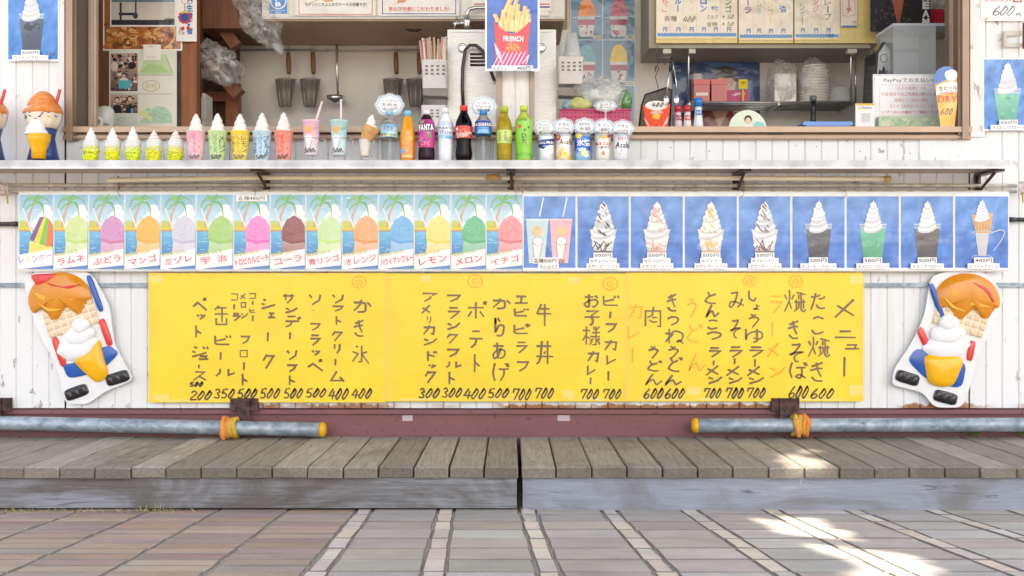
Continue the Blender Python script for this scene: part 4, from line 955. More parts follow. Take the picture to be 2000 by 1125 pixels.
def sprinkles(cx, cy, rx, ry, n, sd_):
    q = random.Random(sd_); out = []
    for k in range(n):
        x, y, an = cx+q.uniform(-rx, rx), cy+q.uniform(-ry, ry), q.uniform(0, 3.1); c, s_ = math.cos(an)*5, math.sin(an)*5
        out.append(('sprinkle', rpoly([(x-c+s_*.3, y-s_-c*.3), (x+c+s_*.3, y+s_-c*.3), (x+c-s_*.3, y+s_+c*.3), (x-c-s_*.3, y-s_+c*.3)], 2), .003, q.choice([RED, BLU, YC, (120, 180, 90)]), .016))
    return out
def waffle(x, y, a, b, an):                                 # cream waffle biscuit with a raised grid of squares
    q = lambda u, v: (x+u*math.cos(an)-v*math.sin(an), y+u*math.sin(an)+v*math.cos(an))
    out = [('waffle_biscuit', rpoly([q(-a, -b), q(a, -b), q(a, b), q(-a, b)], 4), .004, (240, 226, 202), 0)]
    for i in range(7):
        for j in range(4):
            u, v = -a+2*a*(i+.5)/7, -b+2*b*(j+.5)/4; e = a/7*.72; f = b/4*.72; out.append(('waffle_square', [q(u-e, v-f), q(u+e, v-f), q(u+e, v+f), q(u-e, v+f)], .003, (226, 204, 168), .004))
    return out
def syrup(pts, c, w_=3.2):
    p = catmull(pts, 4); l = []; r_ = []
    for i, (x, y) in enumerate(p):
        a, b = p[max(0, i-1)], p[min(len(p)-1, i+1)]; dx, dy = b[0]-a[0], b[1]-a[1]; d = math.hypot(dx, dy); k = w_*(1-.7*abs(2*i/(len(p)-1)-1)); l.append((x-dy/d*k/2, y+dx/d*k/2)); r_.append((x+dy/d*k/2, y-dx/d*k/2))
    return ('syrup_line', l+r_[::-1], .0015, c, .021)
def drip(cx, cy, rx, ry, rot=0):                            # scoop with a wavy melted lower edge
    o = []
    for i in range(40):
        a = 2*math.pi*i/40; x, y = rx*math.cos(a), ry*math.sin(a)
        if y > 0: y *= .55+.25*math.cos(7*a)
        o.append((cx+x*math.cos(rot)-y*math.sin(rot), cy+x*math.sin(rot)+y*math.cos(rot)))
    return o
relief('left moulded sign of a leaning sundae, sprinkled scoops above a tilted cone', [rpoly([(44, 545), (78, 528), (176, 528), (214, 596), (222, 668), (238, 700), (262, 742), (206, 764), (170, 790), (126, 788), (112, 718), (70, 640)], 5)],
 [*waffle(140, 622, 52, 26, -.3), ('orange_scoop', drip(118, 586, 62, 54, -.1), .022, OH, .002), ('berry_slice', rpoly([(60, 536), (118, 534), (104, 556), (76, 560)]), .008, RED, .010), ('blue_straw', rpoly([(168, 540), (178, 536), (204, 606), (194, 610)]), .006, BLU, .002),
  ('striped_wafer', rpoly([(100, 662), (112, 656), (132, 712), (120, 718)]), .006, RED, 0), ('striped_wafer', rpoly([(192, 626), (204, 620), (222, 672), (210, 678)]), .006, RED, 0), ('blue_napkin', rpoly([(122, 712), (150, 708), (212, 672), (234, 690), (196, 726), (134, 740)]), .006, BLU, 0),
  ('soft_serve', bl(152, 676, 40, 26, 34, .05, 6, -.3), .016, WHT, .004), ('soft_serve', bl(158, 655, 30, 20, 30, .04, 5, -.3), .014, WHT, .012), ('soft_serve', bl(162, 636, 17, 15, 26, .05, 3, -.3), .012, WHT, .02), ('cone', rpoly([(142, 704), (172, 690), (196, 662), (200, 680), (214, 734), (190, 749)]), .018, YC, .006)] + [syrup([(70, 570), (100, 590), (150, 584)], (250, 186, 60)), syrup([(96, 552), (124, 566), (160, 556)], RED), syrup([(80, 592), (100, 606), (124, 604)], (250, 190, 70))] + choc(150, 766, 16, -.35) + choc(230, 738, 16, -.3), 150, 690)
relief('right moulded sign of an upright sundae, sprinkled scoops above a soft serve cone', [rpoly([(1818, 540), (1850, 530), (1930, 532), (1962, 580), (1940, 640), (1912, 690), (1900, 740), (1880, 796), (1826, 796), (1802, 766), (1742, 752), (1746, 722), (1782, 668), (1806, 616)], 5)],
 [*waffle(1876, 620, 52, 28, .3), ('orange_scoop', drip(1888, 588, 64, 54, .1), .022, OH, .002), ('blue_straw', rpoly([(1812, 556), (1822, 552), (1848, 628), (1838, 632)]), .006, BLU, .003),
  ('striped_wafer', rpoly([(1789, 646), (1800, 636), (1824, 690), (1812, 696)]), .006, RED, 0), ('striped_wafer', rpoly([(1894, 664), (1906, 668), (1898, 706), (1886, 702)]), .006, RED, 0), ('blue_napkin', rpoly([(1772, 704), (1790, 678), (1888, 706), (1878, 760), (1812, 744)]), .006, BLU, 0),
  ('soft_serve', bl(1847, 676, 45, 24, 34, .05, 6, -.1), .016, WHT, .004), ('soft_serve', bl(1848, 652, 34, 20, 30, .04, 5, -.1), .014, WHT, .012), ('soft_serve', bl(1849, 630, 19, 15, 26, .05, 3, -.1), .012, WHT, .02), ('cone', rpoly([(1800, 690), (1884, 696), (1862, 752), (1836, 756), (1811, 748)]), .018, YC, .006)] + [syrup([(1850, 560), (1874, 590), (1930, 600)], (250, 186, 60)), syrup([(1896, 552), (1924, 566), (1936, 590)], RED), syrup([(1840, 582), (1856, 600), (1880, 608)], (250, 190, 70))] + choc(1772, 738, 16, .3) + choc(1846, 776, 16, .25), 1850, 700)

# ------------------------------------------------------------------ posters and signs on the wall beside the window
YW = -.012
def float_poster(x0, x1, y0, y1, cx, kind, cap, label):
    a = Art(YW); a.sheet(x0, y0, x1, y1, (240, 243, 246)); photo_bg(a, x0+3, y0+3, x1-3, y1-4, Vector((x0, 2, 0)), ((86, 142, 210), (60, 136, 214)), 20)
    c = {'coffee': (60, 68, 92), 'melon': (96, 190, 160)}[kind]; yt = y0+52 if kind == 'melon' else y0+36
    ya, yb, wt = (yt+8, y1-20, 50)
    if kind == 'coffee': cupart(a, cx, 37, 99, 46, 34, c, 3); art_swirl(a, cx, -20, 34, 34, 6, None, 4, (244, 240, 228)); a.ell(cx, 52, 17, 9, (40, 42, 54), 4, 14, .12)
    else: cupart(a, cx, 183, 236, 50, 34, c, 3); art_swirl(a, cx, 124, 176, 36, 6, None, 8, (246, 247, 248))
    labels(a, cx, y1-1, [(cap, 70, 10), ('500円', 36, 10)])
    if kind == 'coffee': a.text('500', cx+30, 103, cx+48, 110, (60, 70, 110), 0, 34, 0, .2)
    return solo(a, 'drink_poster', MT['lam'], label, 'poster')
float_poster(13, 116, -40, 120, 62, 'coffee', 'コーヒーフロート', 'blue photo poster of a coffee float on the wall left of the window')
float_poster(1919, 2030, 113, 256, 1967, 'melon', 'メロンフロート', 'blue photo poster of a green melon float on the wall right of the window')
a = Art(YW); a.sheet(1916, -50, 2030, 41, (240, 240, 240)); a.text('スーパードライ', 1922, -3, 1976, 4, (214, 70, 66), .02); a.rect(1978, -8, 1996, 5, (206, 76, 70), 2); a.rect(1982, -5, 1992, 2, (240, 236, 230), 4)
for ch, x in zip('600', (1939, 1953, 1967)): a.hand(ch, x, 12, x+14, 30, (64, 60, 62), 1.6, 4, .2, .15)
a.text('円', 1985, 25, 1993, 32, (60, 60, 64), .01); a.ell(1926, 37, 3.4, 3.4, (226, 168, 60), 3, 10); a.scrib(1932, 34, 1995, 36, (150, 150, 150), 26, .5); a.scrib(1932, 38, 1995, 39.5, (160, 160, 160), 24, .4)
solo(a, 'price_sign', MT['lam'], 'white beer price sign with red caption on the wall at the top right', 'sign')
# ------------------------------------------------------------------ samples on the counter shelf
YS = -.155; K = S(YS); BOT = 562.5+(CAMZ-ZS)/K               # photo row of the shelf top at this depth
def pr(lst, Y=YS): return [(r*S(Y), PZ(py, Y)) for r, py in lst]
def cylfn(px, rpx, Y=YS):
    xc = PX(px, Y); r = rpx*S(Y)
    def fn(x, y, l):
        dx = max(-.995*r, min(.995*r, (x-px)*S(Y))); return Vector((xc+dx*(1+l/r), Y-math.sqrt(r*r-dx*dx)*(1+l/r), PZ(y, Y)))
    return fn
def carts(px, rpx, Y=YS): return Art(Y, cylfn(px, rpx, Y), .0004)

def figurine(px, label):                                    # plain generic treat statue in place of a figure
    Y = -.13; t = thing('treat_figurine', label, 'figurine', (PX(px, Y), Y, ZS), 'treat figurines at the left end of the shelf'); k = S(Y); x = PX(px, Y); B = ZS
    m = MB(); m.lathe(x, Y, 0, [(24*k, PZ(252, Y)), (31*k, PZ(240, Y)), (34*k, PZ(226, Y)), (34*k, PZ(214, Y))], 30, (244, 228, 206), wob=lambda a, z: 1+.04*math.cos(9*a)); m.build('cream_scoop', MT['gloss'], t)
    m = MB(); m.swirl(x, Y, PZ(224, Y), 37*k, 46*k, (226, 138, 62), 1.6, rid=.10, taper=.48); m.build('orange_swirl', MT['gloss'], t)
    m = MB(); m.swirl(x-2*k, Y-.05, PZ(268, Y), 22*k, 36*k, (248, 248, 248), 2.6, rid=.10, taper=.55); m.build('soft_serve', MT['gloss'], t)
    m = MB(); m.lathe(x+3*k, Y-.05, 0, [(13*k, B+.012), (14*k, PZ(296, Y)), (19*k, PZ(282, Y)), (20.5*k, PZ(279, Y)), (22*k, PZ(266, Y))], 22, (250, 186, 28)); m.build('cone', MT['gloss'], t)
    m = MB(); m.lathe(x, Y, 0, [(30*k, B+.0105), (27*k, PZ(300, Y)), (21*k, PZ(270, Y)), (25*k, PZ(252, Y))], 24, (44, 70, 134)); m.build('blue_cup', MT['gloss'], t)
    m = MB(); m.lathe(x, Y, 0, [(36*k, B), (37*k, B+.004), (34*k, B+.010)], 28, (36, 36, 42)); m.build('black_base', MT['gloss'], t)
    m = MB(); m.tube([(x+18*k, Y-.01, PZ(232, Y)), (x+31*k, Y-.012, PZ(190, Y)), (x+35*k, Y-.013, PZ(176, Y))], 3.2*k, 10, (214, 80, 74)); m.build('wafer_stick', MT['gloss'], t)
    q = random.Random(px)
    for j_ in range(14):
        a = q.uniform(3.4, 6.0); zz = PZ(q.uniform(222, 238), Y); r0 = 33.6*k; e = Vector((-math.sin(a), math.cos(a), q.uniform(-1, 1)))*2.6*k; p_ = Vector((x+r0*math.cos(a), Y+r0*math.sin(a), zz)); m = MB(); m.tube([p_-e, p_+e], 1.1*k, 6, q.choice([(214, 80, 74), (60, 100, 190), (110, 170, 90), (240, 190, 60)])); m.build('sprinkle', MT['gloss'], t)
figurine(85, 'small glossy treat statue with an orange swirl beside the left window jamb'); figurine(-22, 'treat figurine cut off by the left edge of the photo')

def sundae(px, c, lab, syr, h, txc):
    Y = YS; t = thing('sundae_sample', lab, 'sundae sample', (PX(px, Y), Y, ZS), 'yellow cup sundae samples on the shelf'); x = PX(px, Y)
    m = MB(); wob = lambda a, z: 1+.06*math.sin(9*a+z*300); m.lathe(x, Y, 0, [(11*K, ZS+.001), (12.5*K, PZ(306, Y)), (13.5*K, PZ(299, Y)), (14.5*K, PZ(293, Y)), (14.5*K, PZ(288, Y))], 30, c, wob=wob)
    for j in range(26):
        a = R.uniform(0, 6.28); py = R.uniform(288, 312); rr = 13.4*K; m.blob(x+rr*math.cos(a), Y+rr*math.sin(a), PZ(py, Y), 3.2*K, 3.2*K, 2.2*K, jc(c, 10), 7, 5)
    m.build('crinkled_base', MT['gloss'], t)
    m = MB(); m.lathe(x, Y, 0, [(14*K, PZ(290, Y)), (15*K, PZ(283, Y)), (14*K, PZ(277, Y)), (10*K, PZ(273, Y))], 22, (244, 244, 240)); m.swirl(x, Y, PZ(276, Y), 12.5*K, (276-h)*K, (244, 241, 234), 3.4, rid=.16, taper=.8, c2=syr); m.build('cream', MT['cream'], t)
    m = MB(); m.lathe(x, Y, 0, [(14.5*K, PZ(296, Y)), (16.3*K, PZ(277, Y)), (17.4*K, PZ(276, Y)), (17.4*K, PZ(274.6, Y))], 26, (240, 244, 240), caps=False); m.build('clear_rim', MT['clearcup'], t)
    a = carts(px, 15.2); a.scrib(px-10, 297, px+10, 302, txc, 4, .9, 1); a.scrib(px-7, 305, px+7, 309, (150, 160, 60), 3, .7, 1); a.build('lettering', MT['paper'], t)
sundae(178, (232, 240, 40), 'yellow cup sundae sample with plain white cream, first of the five', None, 248, (90, 100, 60))
sundae(220, (238, 238, 50), 'yellow cup sundae sample with faint pink cream, second of the five', (242, 228, 226), 249, (210, 180, 60))
sundae(260, (226, 244, 60), 'green-tinged yellow cup sundae sample with the tallest cream tip', (232, 240, 228), 246, (80, 110, 80))
sundae(301, (236, 236, 50), 'yellow cup sundae sample with red strawberry syrup streaks', (240, 180, 166), 254, (206, 120, 60))
sundae(343, (230, 234, 50), 'yellow cup sundae sample with brown caramel drips, beside the pink tall cup', (222, 176, 130), 253, (200, 150, 60))

def frappe(px, c, cl, lab, words, tc, yt, cap):
    Y = YS; t = thing('frappe_sample', lab, 'frappe sample', (PX(px, Y), Y, ZS), 'tall paper cup frappe samples topped with soft serve'); x = PX(px, Y)
    m = carts(px, 18); r_ = lambda py: 13+5.4*(BOT-py)/60
    m.lathe(x, Y, 0, pr([(13, BOT-.3), (r_(300), 300), (r_(280), 280), (r_(259), 259), (18.9, 258.5), (18.9, 256.5), (17.5, 256.5), (17, 259)]), 30, lambda j: c if j > 2 else mixc(c, (255, 255, 255), .12*(2-j) if j < 2 else 0))
    def fn(xx, yy, l, px=px):
        r = r_(yy)*K; dx = max(-.99*r, min(.99*r, (xx-px)*K)); return Vector((PX(px, Y)+dx*(1+l/r), Y-math.sqrt(r*r-dx*dx)-l-.0003, PZ(yy, Y)))
    m.fn = fn
    for k in range(40): m.ell(px+R.uniform(-14, 14), R.uniform(262, 308), R.uniform(.6, 2.6), R.uniform(.8, 4), mixc(c, cl if R.random() < .6 else (255, 255, 255), R.uniform(.2, .5)), 1, 7, .3)
    m.vtext('ソフラッペ'[0:1]+'.フラッペ'[1:], px-3.5, 264, px+3.5, 302, mixc(tc, c, .25), 0, 3)
    for (wd, dx, y0_, y1_) in words: m.vtext(wd, px+dx-4, y0_, px+dx+4, y1_, tc, 0, 4)
    for ch, q in zip(cap, range(3)): m.hand(ch, px-9+q*6, 304, px-3+q*6, 311.5, (60, 56, 60), 1.3, 5, .2, .1)
    m.build('paper_cup', MT['paper'], t)
    m = MB(); m.swirl(x, Y, PZ(260, Y), 15.2*K, (260-yt)*K, (246, 243, 234), 3.6, rid=.15, taper=.62); m.build('soft_serve', MT['cream'], t)
frappe(383, (248, 192, 204), (236, 130, 160), 'pink tall paper cup frappe sample, leftmost of the tall cups', [], (190, 110, 130), 222, '500')
frappe(425, (204, 230, 168), (130, 190, 90), 'pale green tall paper cup frappe sample with green melon lettering', [('メロン', 11, 266, 300)], (70, 120, 60), 221, '500')
frappe(469, (250, 226, 90), (240, 190, 30), 'bright yellow tall paper cup frappe sample with lemon lettering', [('レモン', 10, 266, 300), ('かき氷', -10, 266, 300)], (160, 120, 30), 222, '500')
frappe(512, (200, 228, 240), (90, 160, 220), 'light blue tall paper cup frappe sample with blue lettering', [('ブルー', 11, 266, 306), ('かき氷', -10, 268, 302)], (50, 110, 170), 220, '500')
frappe(554, (246, 150, 134), (226, 60, 60), 'red strawberry tall paper cup frappe sample beside the shake cups', [], (210, 90, 80), 219, '500')

def wirestand(t, px, tr_, tyr, hx):
    Y = YS; m = MB(); x = PX(px, Y); r = tr_*K; zr = PZ(tyr, Y)
    m.tube([(x+r*math.cos(2*math.pi*i/24), Y+r*math.sin(2*math.pi*i/24), zr) for i in range(24)], .0014, 6, closed=True)
    m.tube([(x+r, Y, zr), (PX(px+hx, Y), Y, zr-.002), (PX(px+hx+1, Y), Y, zr-.008), (PX(px+hx-8, Y), Y-.01, ZS+.022), (PX(px+hx-15, Y), Y-.02, ZS+.008), (PX(px+hx-18, Y), Y-.022, ZS+.002), (x, Y-.03, ZS+.0015), (x-r*.8, Y-.01, ZS+.0015), (x-r*.5, Y+.02, ZS+.0015), (x+r*.6, Y+.02, ZS+.0015), (PX(px+hx-18, Y), Y-.01, ZS+.0016)], .0014, 6)
    return m.build('wire_stand', MT['chrome'], t)
def shake(px, c, lab, cc):
    Y = YS; t = thing('shake_sample', lab, 'shake sample', (PX(px, Y), Y, ZS), 'paper shake cup samples in wire stands'); x = PX(px, Y); r_ = lambda py: 12.3+4.6*(304-py)/68
    m = Art(Y); m.lathe(x, Y, 0, pr([(12.3, 304), (r_(290), 290), (r_(272), 272), (r_(239), 239), (17.6, 238.5), (17.6, 235.5), (16.2, 235.5)]), 30, lambda j: c if j > 1 else mixc(c, (250, 250, 250), .75-.4*j))
    m.fn = lambda xx, yy, l: (lambda r, dx: Vector((x+dx*(1+l/r), Y-math.sqrt(r*r-dx*dx)-l-.0003, PZ(yy, Y))))(r_(yy)*K, max(-.985*r_(yy)*K, min(.985*r_(yy)*K, (xx-px)*K)))
    q = px-3; m.ell(q, 255, 7, 7, (238, 186, 110), 1, 14, .06); m.ell(q, 271, 8, 6, (250, 250, 250), 3, 14, .08); m.po([(q-5, 292), (q+3, 292), (q+7, 273), (q-7, 273)], (248, 246, 244), 2)
    m.stroke([(q-7, 273), (q-5, 292)], .7, (130, 120, 130), 4); m.stroke([(q+7, 273), (q+3, 292)], .7, (130, 120, 130), 4); m.scrib(px+6, 250, px+13, 257, cc, 3, .7, 4)
    for k, ch in enumerate('500'): m.hand(ch, px-11+k*6, 291, px-5.5+k*6, 299, (40, 44, 60), 1.2, 5, .2, .15)
    m.scrib(px+7, 294, px+10, 299, (40, 44, 60), 1, .9, 5)
    m.build('paper_cup', MT['paper'], t)
    s = MB(); 
    if px < 640: s.tube([P(613, 250, Y), P(629, 198, Y)], .0047, 10, (244, 222, 226))
    else: s.tube([P(666, 250, Y), P(666, 194, Y)], .0047, 10, (238, 214, 224))
    s.build('straw', MT['gloss'], t); wirestand(t, px, r_(271)+.8, 271, 27)
shake(608, (246, 200, 216), 'pink paper shake cup sample in a wire stand with a slanted straw', (220, 140, 170)); shake(662, (190, 228, 230), 'mint paper shake cup sample in a wire stand with an upright straw', (100, 160, 170))
t = thing('cone_sample', 'waffle cone soft serve sample leaning in a wire stand beside the water bottle', 'cone sample', (PX(715, YS), YS, ZS)); x = PX(715, YS)
from mathutils import Matrix
M_ = Matrix.Rotation(rad(22), 3, 'Y')
m = MB(); m.lathe(x-.002, YS, PZ(276, YS), [(9.5*K, 0), (15*K, 16*K), (19*K, 30*K), (18*K, 30.5*K), (12*K, 14*K)], 24, (222, 172, 112), M=M_, caps=False); m.build('waffle_cone', pm('waffle', rough=.7, mott=(90, .18), bump=(160, .5, .004)), t)
m = MB(); m.swirl(x+.016, YS, PZ(254, YS), 13*K, 30*K, (248, 246, 238), 2.6, rid=.16, lean=(.12, 0), taper=.6); m.build('soft_serve', MT['cream'], t)
m = MB(); m.lathe(x-.004, YS, 0, pr([(7.5, 306), (8.5, 300), (11.5, 272), (12, 271)]), 22, (236, 230, 218)); m.build('paper_sleeve', MT['paper'], t); wirestand(t, 713, 12.2, 272, 17)

# bottles: px centre, cap row, parts
def bottle(px, lab, body, bm, labels_, cap, caprows, art=None, liquid=None, Y=YS, sq=None, inner=None):
    t = thing('drink_bottle', lab, 'drink bottle', (PX(px, Y), Y, ZS), 'row of drink bottles on the shelf'); x = PX(px, Y); n = 28
    body = [(0, BOT-1.5), (body[0][0]*.8, BOT-.4)] + body
    wob = (lambda a, z: 1/max(abs(math.cos(a)), abs(math.sin(a)))**sq) if sq else None
    m = MB(); m.lathe(x, Y, 0, pr(body, Y), n, bm[1], wob=wob); m.build('body', MT[bm[0]], t)
    if inner: m = MB(); m.lathe(x, Y, 0, pr(inner[1], Y), n, inner[0], wob=wob); m.build('drink', MT['opaque'], t)
    m = MB(); (a, b, r) = caprows; m.lathe(x, Y, 0, pr([(r, b), (r, a+1), (r*.93, a), (0, a)], Y), 22, cap, wob=lambda q, z: 1+.012*math.cos(11*q)*2); m.build('cap', MT['gloss'], t)
    for (prof, cols, afn) in labels_:
        mx = max(r for r, _ in prof); L_ = carts(px, mx+.35, Y); L_.lathe(x, Y, 0, pr([(r+.3, y) for r, y in prof], Y), n, cols, caps=False, wob=wob)
        if afn: afn(L_)
        L_.build('label', MT['lam'], t)
    return t
def hl(a, px, y0, y1, w_, c): a.po([(px-w_/2, y1), (px+w_/2, y1), (px+w_/2, y0), (px-w_/2, y0)], c, 2)
def lab_water(a):
    a.ell(752, 262, 6, 2.2, (120, 190, 220), 1, 12, .2); a.ell(768, 266, 6, 2, (140, 200, 226), 1, 12, .2); a.text('天然水', 750, 248, 770, 258, (40, 60, 110), 0, 3)
    for k in range(5): a.ell(748+k*6, 265, 3, 2, [(200, 90, 90), (110, 170, 90), (230, 200, 90), (120, 180, 110), (90, 160, 120)][k], 2, 9, .2)
ridge = [(15.5, 306), (16.3, 301), (15.3, 299), (16.3, 296), (15.3, 293.5), (16.3, 291), (15.3, 288.5), (16.3, 286), (15.3, 283.5), (16.4, 281), (15.4, 278), (16.6, 274), (16.6, 246), (16, 241), (13, 234), (8.5, 230), (7, 228), (7, 222)]
bottle(760, 'clear water bottle with a pale blue cap under a cloud shaped card, leftmost bottle', [(15.5, 316)]+ridge, ('pet', (236, 240, 242)), [([(16.6, 269), (16.7, 262), (16.7, 250), (16.4, 245)], lambda j: [(206, 232, 236), (176, 216, 232), (110, 184, 220)][j], lab_water)], (150, 206, 232), (216, 226, 7.2))
def lab_or(a):
    a.ell(794, 277, 9, 10, (250, 160, 30), 1, 16); 
    for k in range(30): a.ell(R.uniform(786, 809), R.uniform(272, 306), R.uniform(.5, 1.4), R.uniform(.5, 1.3), (255, 220, 160), 2, 7)
    a.ell(788, 297, 4.5, 5, (120, 190, 230), 3, 12); a.ell(803, 272, 4, 3, (220, 210, 60), 3, 9); a.rect(786, 305, 806, 309, (244, 200, 140), 3)
bottle(796, 'orange juice bottle with a sky blue cap and orange label', [(14.2, 316), (14.6, 300), (14.6, 264), (13, 252), (9.5, 234), (7.4, 230), (7, 226)], ('opaque', (232, 160, 28)), [([(14.6, 311), (14.7, 290), (14.6, 266)], (244, 144, 24), lab_or)], (126, 196, 232), (217, 227.5, 7.6), sq=.18)
def lab_fan(a):
    for k in range(26): a.stroke([(826+R.uniform(-8, 18), R.uniform(262, 286)), (826+R.uniform(-8, 18), R.uniform(262, 286))], 1.2, R.choice([(250, 130, 200), (120, 30, 120), (240, 200, 230), (200, 40, 140)]), 2)
    a.rect(819, 246, 848, 258, (70, 20, 90), 3); a.text('FANTA', 820, 245, 847, 257, (250, 250, 250), .05, 5, rot=-.06); a.ell(826, 241, 4.5, 2.6, (90, 180, 50), 5, 10, .1, -.4); a.ell(841, 268, 3, 4, (60, 150, 70), 4, 9); a.ell(838, 262, 3.4, 2.6, (90, 180, 80), 4, 9)
bottle(833, 'grape soda bottle with a white cap and bright magenta label', [(15.5, 316), (16.5, 306), (16, 298), (15.2, 291), (14.8, 287), (16, 278), (16.4, 265), (16.2, 248), (15, 240), (10, 230), (7.5, 226), (7.2, 222)], ('liquid', (70, 16, 40)), [([(15.2, 289.5), (16, 278), (16.4, 265), (16.3, 248), (15.3, 240), (12.5, 235)], lambda j: [(216, 40, 130), (206, 40, 150), (196, 40, 150), (176, 30, 130), (196, 40, 140)][j], lab_fan)], (240, 240, 240), (215.5, 225.5, 7.4))
def lab_cal(a):
    a.text('カルピス', 858, 249, 883, 254.5, (50, 60, 130), .02); a.text('Water', 859, 256, 884, 264, (60, 100, 190), 0, 6, shear=.2)
    for k in range(9): a.ell(R.uniform(858, 884), R.uniform(236, 246), R.uniform(1, 2.2), R.uniform(1, 2), R.choice([(170, 214, 240), (246, 200, 220)]), 2, 9)
    a.ell(878, 270, 8, 3.5, (90, 180, 230), 2, 12, .2); a.ell(863, 268, 4, 2, (150, 206, 240), 2, 12, .2)
bottle(870, 'milky white soft drink bottle with a white cap and pale blue label', [(13.5, 316), (14.2, 300), (14, 276), (14.4, 270), (14.4, 244), (13, 236), (9, 229), (7, 226), (6.8, 222)], ('opaque', (234, 238, 242)), [([(14.4, 272.5), (14.5, 264), (14.5, 248), (13.8, 240)], lambda j: [(190, 222, 240), (240, 246, 250), (196, 224, 240)][j], lab_cal)], (246, 246, 246), (211.5, 221, 7), sq=.1)
def lab_cola(a):
    a.text('Coca-Cola', 892, 259, 921, 265, (250, 236, 230), .03, 4, rot=-.12); a.text('STUDIO', 894, 265, 915, 270, (250, 236, 230), .04, 4, rot=-.2); a.ell(894, 254, 2.2, 3, (246, 220, 216), 4, 9)
    for k in range(14): a.ell(R.uniform(891, 923), R.uniform(251, 270), R.uniform(.5, 1.8), R.uniform(.4, 1.2), (244, 180, 170), 3, 7, .3)
bottle(906, 'dark cola bottle with a red cap and red label', [(14, 316), (16.5, 306), (16.8, 300), (15.5, 290), (14.3, 280), (15, 272), (16.8, 262), (17, 248), (15.5, 238), (11, 228), (7.6, 221), (7.2, 218)], ('liquid', (34, 16, 14)), [([(15.2, 271.5), (16.5, 263), (17, 250), (16.9, 248)], (224, 60, 52), lab_cola)], (226, 58, 50), (206.5, 217.5, 7.4), inner=((30, 18, 18), [(0, BOT-2.4), (12, BOT-2.2), (15.6, 306), (15.9, 300), (14.6, 290), (13.4, 280), (14.1, 272), (15.9, 262), (16.1, 248), (14.8, 239), (14, 236), (0, 235.8)]))
def lab_aq(a):
    a.text('AQUARIUS', 929, 242, 959, 249.5, (246, 248, 250), .045, 4); a.rect(934, 255, 954, 262, (130, 204, 240), 2); a.ell(944, 252, 12, 2, (90, 170, 230), 2, 14)
bottle(944, 'clear sports drink bottle with a blue cap and dark blue label', [(14.5, 316), (15.5, 306), (16, 296), (15.3, 284), (14.3, 274), (15, 266), (16.4, 262), (16.4, 244), (15, 237), (10, 230), (7.6, 227), (7.2, 224)], ('pet', (236, 240, 242)), [([(15.4, 263.5), (16.4, 258), (16.5, 250), (16.3, 240), (15.2, 237.5)], lambda j: [(70, 160, 220), (44, 110, 200), (34, 60, 150), (40, 90, 180)][j], lab_aq)], (60, 140, 214), (215, 225.5, 7.4))
def lab_gt(a):
    for dx, tx in ((-9, 'お茶'), (2, '伊右衛門')): a.vtext(tx, 985+dx-2, 258, 985+dx+2.6, 279, (70, 120, 40), 0, 3)
    a.ring(995, 275, 5, 5.6, .8, (70, 120, 40), 3); a.text('茶', 992.5, 272, 997.5, 278, (70, 120, 40), 0, 4)
def gtfn(t):
    pass
bottle(985, 'yellow-brown green tea bottle with a lime cap and pale lime label', [(15, 316), (15.2, 308), (14.6, 306), (15.2, 304), (15.2, 298), (14.6, 296), (15.2, 294), (15.2, 252), (14.5, 244), (11.5, 234), (8, 228), (7.2, 225), (7, 220)], ('liquid', (230, 212, 60)), [([(15.2, 281.5), (15.2, 266), (15.2, 255.5)], (206, 224, 110), lab_gt)], (186, 206, 44), (208, 219.5, 7.6), sq=.12, inner=((200, 178, 36), [(0, BOT-2.4), (13.6, BOT-2.2), (13.8, 300), (13.8, 252), (13, 244), (10, 235), (0, 234.5)]))
def lab_oi(a):
    a.text('お', 1022, 253, 1028, 259, (40, 50, 30), .01, 3); a.text('〜', 1019, 262, 1027, 264, (40, 50, 30), .01, 3); a.vtext('い茶', 1019, 263, 1028, 284, (36, 46, 26), .03, 3); a.ell(1015, 249, 3.6, 4, (226, 90, 60), 3, 12); a.ell(1032, 251, 2, 2.6, (60, 100, 40), 3, 9); a.text('緑茶', 1012, 234, 1030, 238, (60, 120, 40), 0, 3); a.ell(1030, 282, 2.6, 2.6, (220, 170, 100), 3, 10)
bottle(1023, 'vivid green labelled tea bottle with a lime yellow cap, rightmost bottle', [(16, 316), (16, 310), (15.4, 306), (16.2, 300), (16.2, 240), (14.5, 232), (10.5, 226), (7.6, 222), (7, 219)], ('opaque', (176, 190, 60)), [([(15.9, 311), (15.5, 306), (16.3, 300), (16.3, 262), (16.3, 242), (15.2, 234)], lambda j: [(120, 200, 30), (110, 190, 30), (132, 212, 40), (140, 216, 50), (150, 214, 66)][j], lab_oi)], (206, 226, 70), (207, 217, 7.4))

